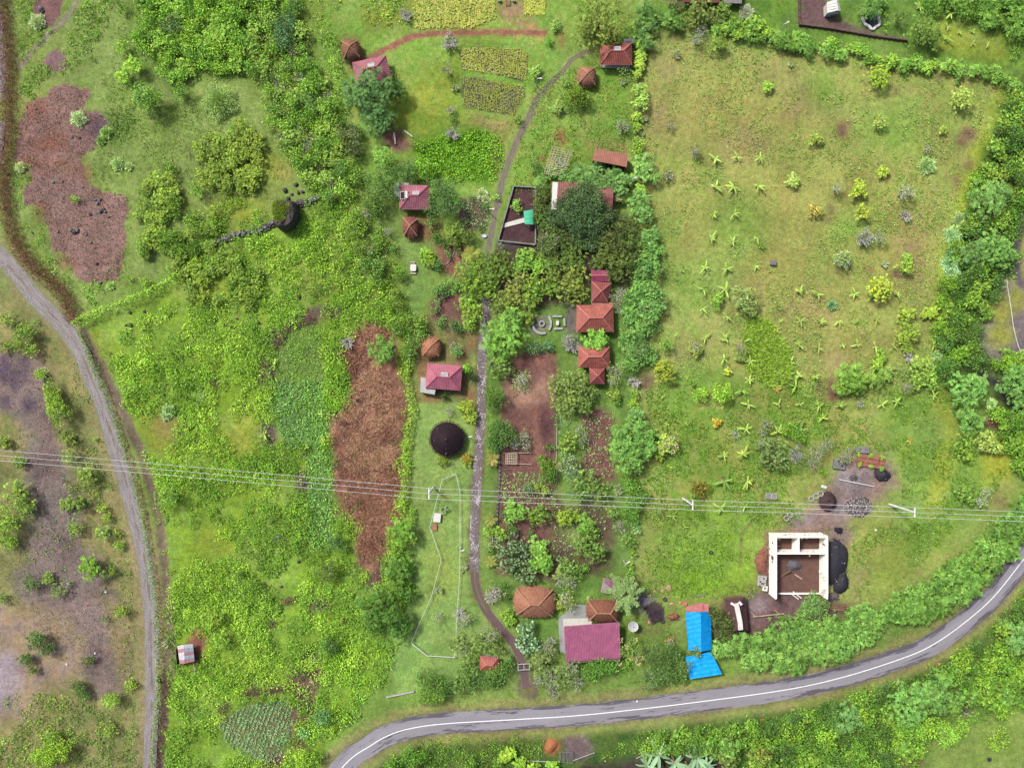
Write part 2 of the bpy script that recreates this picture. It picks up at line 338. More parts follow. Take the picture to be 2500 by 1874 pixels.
lay([(1416, 1016), (1470, 992), (1509, 1031), (1488, 1062), (1494, 1122), (1512, 1175), (1452, 1176), (1410, 1140), (1431, 1077)], (106, 66, 60), (120, 76, 66), 5, 6, 0.25)
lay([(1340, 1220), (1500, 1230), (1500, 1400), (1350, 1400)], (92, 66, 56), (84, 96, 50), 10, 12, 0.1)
lay(ell(1402, 1305, 16, 22), (108, 138, 64), None, 8, 6); lay(ell(1445, 1350, 26, 12), (130, 90, 76), None, 8, 6)
lay([(1256, 452), (1310, 456), (1308, 596), (1216, 586)], (90, 54, 54), (78, 50, 50), 0, 0, 0.15)
lay(ell(1365, 1380, 18, 50), (86, 60, 52), None, 8, 8)
lay([(1196, 600), (1310, 600), (1320, 470), (1345, 450), (1350, 515), (1420, 545), (1540, 520), (1550, 690), (1500, 700), (1440, 690), (1430, 740), (1290, 750), (1240, 720), (1195, 720)], (78, 60, 50), (66, 62, 40), 8, 10, 0.1)  # ground under the close trees darkened, shade of the gaps put into the colour
lay([(1395, 745), (1410, 745), (1408, 815), (1385, 815), (1380, 770)], (112, 92, 92), None, 5, 5, 0.3)
lay([(1295, 770), (1340, 770), (1340, 815), (1295, 815)], (104, 104, 104), (112, 130, 72), 5, 5, 0.2)
lay([(1500, 1400), (1660, 1395), (1660, 1560), (1510, 1560)], (86, 130, 40), (100, 118, 56), 12, 12)
lay([(1545, 1440), (1590, 1440), (1600, 1480), (1560, 1490)], (112, 104, 118), None, 10, 8, 0.1)
lay([(1571, 1480), (1600, 1466), (1618, 1468), (1624, 1512), (1592, 1524)], (62, 42, 46), (54, 38, 44), 1, 2, 0.25)
lay([(1250, 1560), (1275, 1600), (1302, 1640), (1318, 1705), (1290, 1712), (1262, 1690), (1262, 1640), (1240, 1590)], (102, 80, 82), (92, 70, 74), 5, 5, 0.3)
# right meadow
lay([(1560, 60), (1760, 90), (2050, 130), (2480, 200), (2440, 330), (2370, 500), (2310, 700), (2290, 900), (2340, 1000), (2420, 1080), (2480, 1180), (2300, 1400), (2060, 1500), (1640, 1480), (1560, 1400)], (124, 154, 68), (136, 150, 78), 16, 16)
for e in [(1700, 300, 70, 60), (1760, 260, 120, 90), (1920, 270, 90, 70), (2000, 300, 80, 60), (1830, 600, 110, 90), (2050, 480, 60, 90), (1960, 760, 120, 60), (2200, 640, 60, 130), (1660, 560, 60, 90), (1700, 900, 90, 50), (2080, 860, 60, 50), (1740, 1130, 60, 50), (1900, 520, 100, 80)]:
    lay(ell(*e), (140, 148, 78), (128, 150, 70), 34, 36)
for e in [(1640, 170, 30, 20), (1620, 285, 30, 34), (1820, 350, 50, 50), (1950, 230, 40, 50), (1830, 700, 50, 26), (2040, 880, 40, 30), (1960, 745, 70, 26), (1680, 880, 60, 30), (2225, 600, 30, 110), (1890, 160, 40, 20)]:
    lay(ell(*e), (150, 128, 90), (144, 140, 82), 22, 26)
for e in [(2185, 225, 10, 8), (2120, 262, 7, 5), (2212, 278, 10, 8), (2070, 300, 12, 8), (2055, 320, 14, 20), (2290, 190, 8, 16), (2365, 325, 24, 12), (2350, 345, 16, 8), (2375, 402, 16, 14), (2340, 450, 10, 14), (2030, 510, 8, 14), (2022, 535, 16, 10), (2052, 575, 10, 9), (2125, 660, 9, 7), (2080, 657, 7, 6), (2185, 668, 20, 9), (2026, 940, 10, 18), (2030, 962, 18, 20), (2040, 1063, 9, 7), (2050, 1022, 7, 6), (1585, 935, 22, 24), (1870, 1155, 40, 14), (2000, 950, 10, 30), (2330, 830, 7, 10), (2298, 740, 7, 18), (1788, 1285, 10, 6), (1780, 905, 9, 9)]:
    lay(ell(*e), (124, 82, 70), (112, 76, 66), 4, 6, 0.1)
for e in [(1800, 560, 90, 70), (1720, 680, 90, 60), (2000, 220, 60, 40), (2180, 300, 70, 60), (1620, 600, 40, 80), (1700, 950, 90, 60), (1900, 1000, 100, 50), (2060, 560, 60, 50), (1800, 1250, 120, 60)]:
    lay(ell(*e), (98, 146, 52), (112, 150, 60), 26, 30)
lay([(2440, 220), (2480, 210), (2400, 420), (2340, 560), (2310, 720), (2295, 880), (2275, 880), (2290, 700), (2330, 500)], (136, 168, 44), None, 10, 12)
lay([(1600, 950), (1850, 900), (2000, 980), (2080, 1080), (1900, 1200), (1650, 1300), (1590, 1100)], (96, 142, 46), (120, 140, 62), 26, 30)
lay([(1600, 1280), (1860, 1240), (1850, 1440), (1640, 1470)], (112, 162, 40), (98, 144, 48), 20, 24)
lay([(2150, 950), (2400, 980), (2440, 1100), (2420, 1250), (2300, 1350), (2200, 1380), (2150, 1200)], (112, 152, 52), (96, 144, 56), 20, 26)
lay([(2290, 960), (2320, 960), (2330, 1100), (2290, 1250), (2260, 1250), (2300, 1100)], (146, 164, 50), None, 16, 16)
lay([(2080, 1380), (2200, 1330), (2230, 1400), (2160, 1460), (2120, 1460)], (118, 148, 58), None, 14, 12)
lay(ell(2100, 1420, 12, 50), (146, 128, 90), None, 14, 12)
lay([(2060, 1110), (2160, 1110), (2200, 1160), (2210, 1190), (2150, 1210), (2080, 1260), (2070, 1320), (2050, 1380), (2020, 1310), (1900, 1310), (1905, 1285), (1990, 1230), (2010, 1180), (2045, 1150)], (140, 114, 98), (132, 108, 100), 8, 12, 0.2)
for e in [(2060, 1165, 24, 20), (2085, 1195, 24, 10), (2100, 1175, 26, 16), (2050, 1240, 14, 26), (1960, 1270, 30, 12), (2118, 1150, 14, 12)]: lay(ell(*e), (146, 142, 146), (110, 98, 102), 8, 8, 0.4)
lay([(1868, 1300), (2010, 1296), (2010, 1450), (2000, 1475), (1885, 1470), (1850, 1420), (1846, 1380)], (122, 82, 70), (104, 78, 66), 4, 6, 0.15)
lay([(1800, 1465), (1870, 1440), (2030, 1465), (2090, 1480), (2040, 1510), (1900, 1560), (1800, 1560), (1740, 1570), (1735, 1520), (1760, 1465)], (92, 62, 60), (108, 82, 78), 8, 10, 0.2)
lay(ell(1850, 1480, 30, 22), (140, 122, 122), None, 12, 10, 0.25)
# east of the meadow
lay([(2460, 180), (2560, 180), (2560, 1200), (2440, 1100), (2400, 960), (2330, 930), (2310, 860), (2330, 640), (2360, 520)], (58, 92, 34), (78, 110, 40), 12, 14)
lay([(2455, 640), (2560, 560), (2560, 880), (2470, 882), (2410, 870), (2385, 820), (2410, 790), (2440, 740)], (118, 114, 112), (106, 98, 100), 6, 10, 0.3)
for e in [(2455, 760, 30, 50), (2440, 820, 34, 30), (2480, 720, 20, 40), (2500, 640, 24, 60)]: lay(ell(*e), (140, 158, 52), (122, 136, 70), 12, 20, 0.1)
lay([(2380, 905), (2400, 895), (2440, 930), (2470, 970), (2500, 1000), (2490, 1010), (2450, 985), (2420, 945), (2390, 925)], (40, 36, 42), (52, 46, 48), 5, 6)
lay(ell(2430, 1030, 24, 18), (122, 76, 64), None, 6, 6); lay(ell(2440, 1225, 30, 12), (140, 110, 76), None, 10, 8)
lay([(2400, 1060), (2450, 1060), (2480, 1170), (2400, 1180)], (138, 156, 48), None, 12, 12)
# top right yards
lay([(1580, -60), (2560, -60), (2560, 170), (2440, 165), (2000, 100), (1760, 60), (1600, 60)], (74, 122, 40), (92, 140, 44), 12, 12)
lay([(1951, -20), (2018, -20), (2026, 40), (2056, 48), (2100, 66), (2200, 92), (2200, 100), (2096, 80), (1956, 60)], (112, 80, 78), (104, 76, 72), 4, 6, 0.3)
lay([(2240, 60), (2350, 60), (2450, 90), (2470, 140), (2400, 140), (2300, 120)], (122, 150, 48), None, 12, 12)
lay([(1590, -30), (1740, -30), (1740, 10), (1620, 8)], (118, 88, 82), None, 6, 6)
# road verges and the strip south of the road
VERGE = np.array([(p[0], p[1]) for p in ROAD])
lay([(880, 1900), (960, 1812), (1240, 1785), (1560, 1775), (2000, 1705), (2300, 1600), (2560, 1350), (2560, 1930), (880, 1930)], (72, 106, 40), (58, 94, 36), 10, 10)
lay([(2320, 1740), (2400, 1750), (2560, 1700), (2560, 1930), (2260, 1930), (2260, 1840)], (118, 150, 66), (110, 146, 60), 18, 14)
lay([(1350, 1778), (1440, 1772), (1430, 1800), (1450, 1830), (1400, 1860), (1370, 1850), (1380, 1810)], (116, 94, 96), (104, 84, 80), 6, 8, 0.3)
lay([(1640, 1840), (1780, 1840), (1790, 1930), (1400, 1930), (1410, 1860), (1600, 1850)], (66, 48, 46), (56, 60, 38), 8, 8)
lay(ell(2225, 1855, 26, 18), (124, 86, 66), None, 8, 8); lay(ell(2356, 1730, 16, 26), (84, 58, 58), None, 8, 8)
lay(ell(1345, 1821, 20, 20), (176, 112, 72), None, 4, 4)

# fine grid inside the picture, coarse to the horizon
xf = np.arange(-133.0, 133.01, 0.5); yf = np.arange(-102.0, 102.01, 0.5)
xo = np.array([140, 160, 200, 280, 420, 700, 1200, 2500.0]); xs = np.concatenate([-xo[::-1], xf, xo]); ys = np.concatenate([-xo[::-1], yf, xo])
GX, GY = np.meshgrid(xs, ys); QX = 1250+GX*10; QY = 937-GY*10       # ground points, in pixels
n1 = fbm(QX, QY, 300, 1); n2 = fbm(QX, QY, 60, 5); n3 = fbm(QX, QY, 22, 9)
def L3(c):
    d = 5 if c[0] > c[1]*1.12 else 0
    if c[1] > c[0] > 60: c = (c[0]+7, c[1], c[2]+2)
    return np.array(C((c[0]+10-d, c[1]+6+d, c[2]+11+d), 1.0))
base = L3((100, 140, 56))[None, None, :]*np.ones(GX.shape+(3,)); spk = np.zeros(GX.shape)
WX = (fbm(QX, QY, 34, 21)-0.5)*2+(fbm(QX, QY, 9, 25, 3)-0.5)*1.0; WY = (fbm(QX, QY, 34, 31)-0.5)*2+(fbm(QX, QY, 9, 35, 3)-0.5)*1.0
def blur(a, k):
    if k < 1: return a
    for ax in (0, 1):
        for _ in range(2):
            p = np.pad(a, [(k+1, k) if i == ax else (0, 0) for i in (0, 1)], mode='edge'); cs = np.cumsum(p, axis=ax)
            a = (np.take(cs, range(2*k+1, cs.shape[ax]), axis=ax)-np.take(cs, range(0, cs.shape[ax]-2*k-1), axis=ax))/(2*k+1)
    return a
def maskof(poly, soft, warp):
    xx = [p[0] for p in poly]; yy = [p[1] for p in poly]; m = warp*2+soft*2+10
    ix = np.where((1250+xs*10 > min(xx)-m) & (1250+xs*10 < max(xx)+m))[0]; iy = np.where((937-ys*10 > min(yy)-m) & (937-ys*10 < max(yy)+m))[0]
    if len(ix) == 0 or len(iy) == 0: return None, None
    s = np.s_[iy[0]:iy[-1]+1, ix[0]:ix[-1]+1]
    a = inpoly(poly, QX[s]+WX[s]*warp*1.6, QY[s]+WY[s]*warp*1.6).astype(float)
    return s, blur(a, int(round(soft/5.0)))
for poly, c, c2, soft, warp, sp, k in L:
    s, a = maskof(poly, soft, warp)
    if s is None: continue
    t = np.clip((n3[s]-0.5)*3.2+0.5, 0, 1)[..., None]
    cc = L3(c)*(1-t)+L3(c2)*t; a3 = a[..., None]*k
    base[s] = base[s]*(1-a3)+cc*a3; spk[s] = spk[s]*(1-a)+sp*a
def line_layer(pl, w, c, c2, soft=3, sp=0.2, mx=1.0, wob=6):
    x0, x1, y0, y1 = pl[:, 0].min()-60, pl[:, 0].max()+60, pl[:, 1].min()-60, pl[:, 1].max()+60
    ix = np.where((1250+xs*10 > x0) & (1250+xs*10 < x1))[0]; iy = np.where((937-ys*10 > y0) & (937-ys*10 < y1))[0]
    s = np.s_[iy[0]:iy[-1]+1, ix[0]:ix[-1]+1]
    d = dist_line(pl[::2] if len(pl) > 30 else pl, QX[s]+WX[s]*wob, QY[s]+WY[s]*wob); a = np.clip((w-d)/(soft*2)+0.5, 0, 1)*mx
    t = np.clip((n3[s]-0.5)*3.2+0.5, 0, 1)[..., None]; cc = L3(c)*(1-t)+L3(c2)*t
    base[s] = base[s]*(1-a[..., None])+cc*a[..., None]; spk[s] = spk[s]*(1-a)+sp*a
line_layer(ROAD, 50, (116, 142, 66), (136, 136, 84), 10, 0.05); line_layer(ROAD, 32, (126, 120, 90), (104, 120, 62), 5, 0.1)
line_layer(TRACK, 34, (122, 128, 80), (140, 132, 96), 8, 0.1)
line_layer(DITCH, 12, (108, 92, 72), (118, 98, 78), 5, 0.15); line_layer(REDP, 7, (152, 94, 76), (138, 84, 70), 3, 0.15)
line_layer(LEFTP, 6, (128, 128, 104), (140, 132, 112), 4, 0.1); line_layer(LANE3, 9, (100, 98, 104), (90, 88, 92), 4, 0.2)
line_layer(FOOT, 3, (108, 100, 66), (96, 90, 60), 3, 0.0, 0.8, 3); line_layer(LANE, 16, (112, 150, 66), (124, 140, 70), 8, 0.0)
line_layer(DRIVE, 15, (112, 90, 66), (92, 120, 56), 6, 0.1); line_layer(DRIVE2, 15, (104, 110, 60), (92, 132, 52), 8, 0.1)
ms = np.clip((fbm(QX, QY, 95, 61)-0.5)*2.4+.35, 0, 1)*np.clip((fbm(QX, QY, 16, 66)-0.5)*2.5+.6, 0, 1)  # pale mist-like wisps painted into the green ground colour
ms = ms*np.clip((base[..., 1]/(base[..., 0]+1e-6)-1.0)*3, 0, 1)*0.34
base = base*(1-ms[..., None])+np.array(C((158, 176, 112)))*ms[..., None]
base *= (0.84+0.32*np.clip((n2-0.5)*2.2+0.5, 0, 1))[..., None]; base[..., 0] *= 0.9+0.2*n1
flat = np.minimum.reduce([dist_line(ROAD[::4], QX, QY), dist_line(TRACK[::3], QX, QY), dist_line(DRIVE[::4], QX, QY), dist_line(DRIVE2[::3], QX, QY), dist_line(LANE[::4], QX, QY)])
fl = np.clip((flat-34)/30, 0, 1); inside = ((abs(GX) < 132) & (abs(GY) < 101)).astype(float)
GZ = -0.02+fl*inside*((fbm(QX, QY, 90, 50)-0.55)*0.5+(fbm(QX, QY, 14, 55, 3)-0.5)*0.16-0.02)
GZ -= np.clip((14-dist_line(DITCH[::3], QX, QY))/14, 0, 1)*0.35*inside
nx, ny = len(xs), len(ys); idx = np.arange(nx*ny).reshape(ny, nx)
F = np.stack([idx[:-1, :-1].ravel(), idx[:-1, 1:].ravel(), idx[1:, 1:].ravel(), idx[1:, :-1].ravel()], 1)
m, t, b = newmat("ground"); p = pos(t)
a = t.nodes.new("ShaderNodeAttribute"); a.attribute_name = 'Col'
v1 = rng(t, noise(t, p, 3.2, 5, 0.7), 0.30, 0.70, 0.64, 1.36); v2 = rng(t, noise(t, p, 0.9, 5, 0.65), 0.3, 0.7, 0.74, 1.28)
vv = math_(t, 'MULTIPLY', v1, v2)
hue = mixc(t, rng(t, noise(t, p, 1.7, 4), 0.38, 0.66), (1.12, 0.98, 0.94), (0.9, 1.03, 0.98))
c1 = mixc(t, 1.0, a.outputs[0], hue, 'MULTIPLY'); sv = t.nodes.new("ShaderNodeVectorMath"); sv.operation = 'SCALE'
t.links.new(c1, sv.inputs[0]); t.links.new(vv, sv.inputs['Scale'])
vo = t.nodes.new("ShaderNodeTexVoronoi"); vo.inputs['Scale'].default_value = 1.6; t.links.new(p, vo.inputs['Vector'])
vn = rng(t, noise(t, p, 5.0, 2), 0.55, 0.7); vs = math_(t, 'MULTIPLY', rng(t, vo.outputs['Distance'], 0.16, 0.08), a.outputs['Alpha'])
vs = math_(t, 'MAXIMUM', vs, math_(t, 'MULTIPLY', math_(t, 'MULTIPLY', vn, a.outputs['Alpha']), 0.6))
cf = mixc(t, vs, sv.outputs[0], C((178, 168, 160))); t.links.new(cf, b.inputs['Base Color'])
b.inputs['Roughness'].default_value = 0.95; b.inputs['Specular IOR Level'].default_value = 0.1
bump(t, b, math_(t, 'ADD', noise(t, p, 2.5, 6, 0.7), noise(t, p, 9.0, 3)), 0.8, 0.16)
M_ground = m
cc = np.concatenate([base.reshape(-1, 3), spk.reshape(-1, 1)], 1)
me = fastmesh("ground", np.stack([GX.ravel(), GY.ravel(), GZ.ravel()], 1), F, M_ground, cc, smooth=True)
tag(link(bpy.data.objects.new("ground", me)), "grass, scrub soil and bare earth of the whole valley floor", None, kind='structure')

# ------------------------------------------------------------------ roads
def strip(pl, wl, wr, z, across=6, jag=0.0, seed=0):
    """sheet along a line; wl/wr half widths in px (numbers or arrays)"""
    P2 = np.array([P(q[0], q[1]) for q in pl]); d = np.gradient(P2, axis=0); d /= np.linalg.norm(d, axis=1)[:, None]
    nrm = np.stack([-d[:, 1], d[:, 0]], 1); s = np.concatenate([[0], np.cumsum(np.linalg.norm(np.diff(P2, axis=0), axis=1))])
    r = np.random.default_rng(seed); n = len(P2); wl = np.broadcast_to(wl, n)*0.1; wr = np.broadcast_to(wr, n)*0.1
    V = []; U = []
    for i in range(n):
        jl = (fbm(np.array([s[i]*10]), np.array([3.0]), 14, seed+3)[0]-0.5)*jag*2; jr = (fbm(np.array([s[i]*10]), np.array([93.0]), 14, seed+7)[0]-0.5)*jag*2
        for k in range(across+1):
            t = k/across; off = (wl[i]+jl)*(1-t)-(wr[i]+jr)*t
            V.append((P2[i][0]+nrm[i][0]*off, P2[i][1]+nrm[i][1]*off, z)); U.append((s[i], off))
    a = across+1; idx = np.arange(n*a).reshape(n, a)
    F = np.stack([idx[:-1, :-1].ravel(), idx[:-1, 1:].ravel(), idx[1:, 1:].ravel(), idx[1:, :-1].ravel()], 1)[:, ::-1]
    return np.array(V), F, np.array(U)
def uvn(t, sx, sy, scale, detail=5, rough=0.6):
    u = t.nodes.new("ShaderNodeUVMap"); mp = t.nodes.new("ShaderNodeMapping"); mp.inputs['Scale'].default_value = (sx, sy, 1)
    t.links.new(u.outputs[0], mp.inputs[0]); return noise(t, mp.outputs[0], scale, detail, rough)
def uvv(t):
    u = t.nodes.new("ShaderNodeUVMap"); s = t.nodes.new("ShaderNodeSeparateXYZ"); t.links.new(u.outputs[0], s.inputs[0]); return s.outputs[1]
def put(name, V, F, U, mat, parent=None, kind=None, label=None):
    o = link(bpy.data.objects.new(name, fastmesh(name, V, F, mat, uv=U)), parent)
    return tag(o, label, None, kind=kind)
m, t, b = newmat("asphalt"); av = math_(t, 'ABSOLUTE', uvv(t))
pn = math_(t, 'ADD', uvn(t, 0.07, 0.75, 1.0, 10, 0.78), rng(t, av, 0.9, 2.6, -0.055, 0.06))
c = mixc(t, rng(t, uvn(t, 0.05, 0.5, 0.8, 4), 0.35, 0.65), C((154, 150, 158)), C((138, 134, 142)))
c = mixc(t, rng(t, uvn(t, 1, 1, 2.2, 5, 0.7), 0.35, 0.75, 0, 0.35), c, C((104, 99, 108)))
c = mixc(t, rng(t, pn, 0.525, 0.55), c, C((84, 79, 90))); t.links.new(c, b.inputs['Base Color'])
b.inputs['Roughness'].default_value = 0.8; bump(t, b, uvn(t, 1, 1, 12, 3), 0.3, 0.03)
V, F, U = strip(ROAD, 27, 25, 0.012, 6, 0.35, 4); road = put("road", V, F, U, m, None, 'structure', "curved grey two-lane asphalt road with dark patched edges")
m, t, b = newmat("road_paint"); c = mixc(t, rng(t, uvn(t, 1, 1, 3, 5), 0.45, 0.7, 0, 0.8), (0.62, 0.62, 0.62), C((170, 168, 172)))
t.links.new(c, b.inputs['Base Color']); V, F, U = strip(ROAD, 0.9, 0.9, 0.017, 1); put("centre_line", V, F, U, m, road)
m, t, b = newmat("track_gravel"); av = math_(t, 'ABSOLUTE', uvv(t))
c = mixc(t, rng(t, uvn(t, 0.15, 1, 1.2, 6, 0.7), 0.35, 0.65), C((148, 141, 142)), C((110, 100, 98)))
c = mixc(t, rng(t, uvn(t, 1, 1, 3, 5, 0.75), 0.50, 0.62, 0, 0.8), c, C((178, 172, 174)))
e = math_(t, 'ADD', uvn(t, 0.2, 1, 0.9, 5), rng(t, av, 0.0, 0.5, 0.16, -0.1)); c = mixc(t, rng(t, e, 0.56, 0.66, 0, 0.75), c, C((112, 100, 76)))
e = math_(t, 'ADD', uvn(t, 0.4, 1, 1.6, 5), rng(t, av, 1.2, 2.1, -0.14, 0.24)); c = mixc(t, rng(t, e, 0.55, 0.7), c, C((120, 128, 78)))
t.links.new(c, b.inputs['Base Color']); b.inputs['Roughness'].default_value = 0.95; bump(t, b, uvn(t, 1, 1, 5, 5), 0.7, 0.1)
nT = len(TRACK); w = np.interp(TRACK[:, 1], [500, 700, 900, 1100, 1400, 1900], [27, 24, 22, 21, 18, 16])
V, F, U = strip(TRACK, w, w, 0.008, 8, 0.45, 11); put("track", V, F, U, m, None, 'structure', "purple-grey gravel farm track curving down the left side")
lr = spline([(-12, -40), (2, 100), (4, 200), (2, 330), (-14, 430)], 8); V, F, U = strip(lr, 9, 9, 0.010, 4, 0.3, 12); put("track", V, F, U, m, None, 'structure', "short stretch of gravel track at the left edge beside the brown brush fence")
m, t, b = newmat("paved_drive")
c = mixc(t, rng(t, uvn(t, 0.3, 1, 0.8, 5), 0.35, 0.65), C((98, 84, 86)), C((120, 108, 108)))
sp = math_(t, 'ADD', uvn(t, 1, 1, 2.3, 5, 0.75), rng(t, uvn(t, 1, 0.9, 0.35, 4), 0.3, 0.7, -0.14, 0.08)); c = mixc(t, rng(t, sp, 0.50, 0.58), c, C((192, 188, 188)))
t.links.new(c, b.inputs['Base Color']); b.inputs['Roughness'].default_value = 0.9; bump(t, b, uvn(t, 1, 1, 4, 5), 0.6, 0.08)
V, F, U = strip(DRIVE, 11, 11, 0.010, 4, 0.12, 15); put("driveway", V, F, U, m, None, 'structure', "straight speckled stone driveway beside the round black roof")
m, t, b = newmat("dirt_drive"); av = math_(t, 'ABSOLUTE', uvv(t))
c = mixc(t, rng(t, uvn(t, 0.3, 1, 1.0, 6, 0.7), 0.35, 0.65), C((112, 88, 86)), C((94, 74, 76)))
u_ = t.nodes.new('ShaderNodeUVMap'); s_ = t.nodes.new('ShaderNodeSeparateXYZ'); t.links.new(u_.outputs[0], s_.inputs[0])
e = math_(t, 'ADD', math_(t, 'ADD', uvn(t, 0.2, 1, 0.8, 5), rng(t, av, 0.05, 0.4, 0.14, -0.2)), rng(t, s_.outputs[0], 7, 13, 0.0, -0.3)); c = mixc(t, rng(t, e, 0.5, 0.62), c, C((100, 118, 60)))
e = math_(t, 'ADD', uvn(t, 0.5, 1, 1.6, 5), rng(t, av, 0.7, 1.2, -0.25, 0.22)); c = mixc(t, rng(t, e, 0.5, 0.66), c, C((108, 136, 64)))
t.links.new(c, b.inputs['Base Color']); b.inputs['Roughness'].default_value = 0.95; bump(t, b, uvn(t, 1, 1, 5, 5), 0.6, 0.08)
V, F, U = strip(DRIVE2, 10.5, 10.5, 0.006, 6, 0.2, 16); put("driveway", V, F, U, m, None, 'structure', "curved brown twin-rut driveway leading down to the gate")
m, t, b = newmat("lane_dirt"); av = math_(t, 'ABSOLUTE', uvv(t))
c = mixc(t, rng(t, uvn(t, 0.4, 1, 1.6, 6, 0.75), 0.35, 0.65), C((132, 116, 102)), C((98, 86, 80)))
c = mixc(t, rng(t, uvn(t, 1, 1, 3, 5, 0.75), 0.52, 0.64, 0, 0.6), c, C((160, 150, 136)))
e = math_(t, 'ADD', uvn(t, 0.4, 1, 1.3, 5, 0.7), rng(t, av, 0.4, 1.0, -0.10, 0.20)); c = mixc(t, rng(t, e, 0.48, 0.62), c, C((118, 144, 72)))
e = math_(t, 'ADD', uvn(t, 0.3, 1, 1.6, 5, 0.7), rng(t, av, 0.0, 0.3, 0.06, -0.1)); c = mixc(t, rng(t, e, 0.5, 0.6, 0, .8), c, C((112, 130, 70)))
t.links.new(c, b.inputs['Base Color']); b.inputs['Roughness'].default_value = 0.95; bump(t, b, uvn(t, 1, 1, 5, 5), 0.6, 0.08)
w = np.interp(LANE[:, 1], [120, 200, 350, 480, 640], [4, 7, 10, 12, 14]); V, F, U = strip(LANE, w, w, 0.006, 6, 0.2, 17); put("path", V, F, U, m, None, 'structure', "brown rutted lane climbing from the walled dark yard to the top huts")
# ------------------------------------------------------------------ foliage generators
def unit(v): return v/(np.linalg.norm(v, axis=-1, keepdims=True)+1e-9)
def leaves(Pn, D, N, Ln, W, c, fold=0.12, droop=0.0):
    """one folded four-corner leaf per row"""
    S = unit(np.cross(D, N)); n = len(Pn); Ln = Ln[:, None]; W = W[:, None]
    mid = Pn+D*Ln*0.48+N*(W*fold); tip = Pn+D*Ln-np.array([0, 0, 1.0])*Ln*droop
    V = np.stack([Pn, mid+S*W*0.5, tip, mid-S*W*0.5], 1).reshape(-1, 3)
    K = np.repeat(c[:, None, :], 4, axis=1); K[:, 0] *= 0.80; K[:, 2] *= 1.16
    return V, np.arange(4*n).reshape(n, 4), K.reshape(-1, 3)
def cat(parts):
    V = []; F = []; K = []; o = 0
    for v, f, c in parts:
        V.append(v); F.append(f+o); K.append(c); o += len(v)
    return np.concatenate(V), np.concatenate(F), np.concatenate(K)
def randdir(r, n, zmin=-1.0):
    z = r.uniform(zmin, 1, n); a = r.uniform(0, 2*np.pi, n); q = np.sqrt(1-z*z)
    return np.stack([q*np.cos(a), q*np.sin(a), z], 1)
SPEC = {  # lobe radius, leaf length, width, clusters per m2, rosette leaves, colour spread, fuzz
    'dense':  dict(lr=0.50, ll=0.36, lw=0.22, den=17.0, ros=0, cs=0.27, fuzz=0.18),
    'mango':  dict(lr=0.44, ll=0.40, lw=0.17, den=3.2, ros=6, cs=0.26, fuzz=0.16),
    'tuft':   dict(lr=0.55, ll=0.56, lw=0.16, den=3.0, ros=7, cs=0.19, fuzz=0.12),
    'fine':   dict(lr=0.55, ll=0.42, lw=0.15, den=20.0, ros=0, cs=0.34, fuzz=0.20),
    'sparse': dict(lr=0.42, ll=0.30, lw=0.18, den=9.0, ros=0, cs=0.24, fuzz=0.25),
    'yellow': dict(lr=0.40, ll=0.36, lw=0.20, den=4.0, ros=6, cs=0.16, fuzz=0.16),
    'varieg': dict(lr=0.50, ll=0.36, lw=0.19, den=4.2, ros=6, cs=0.35, fuzz=0.18),
}
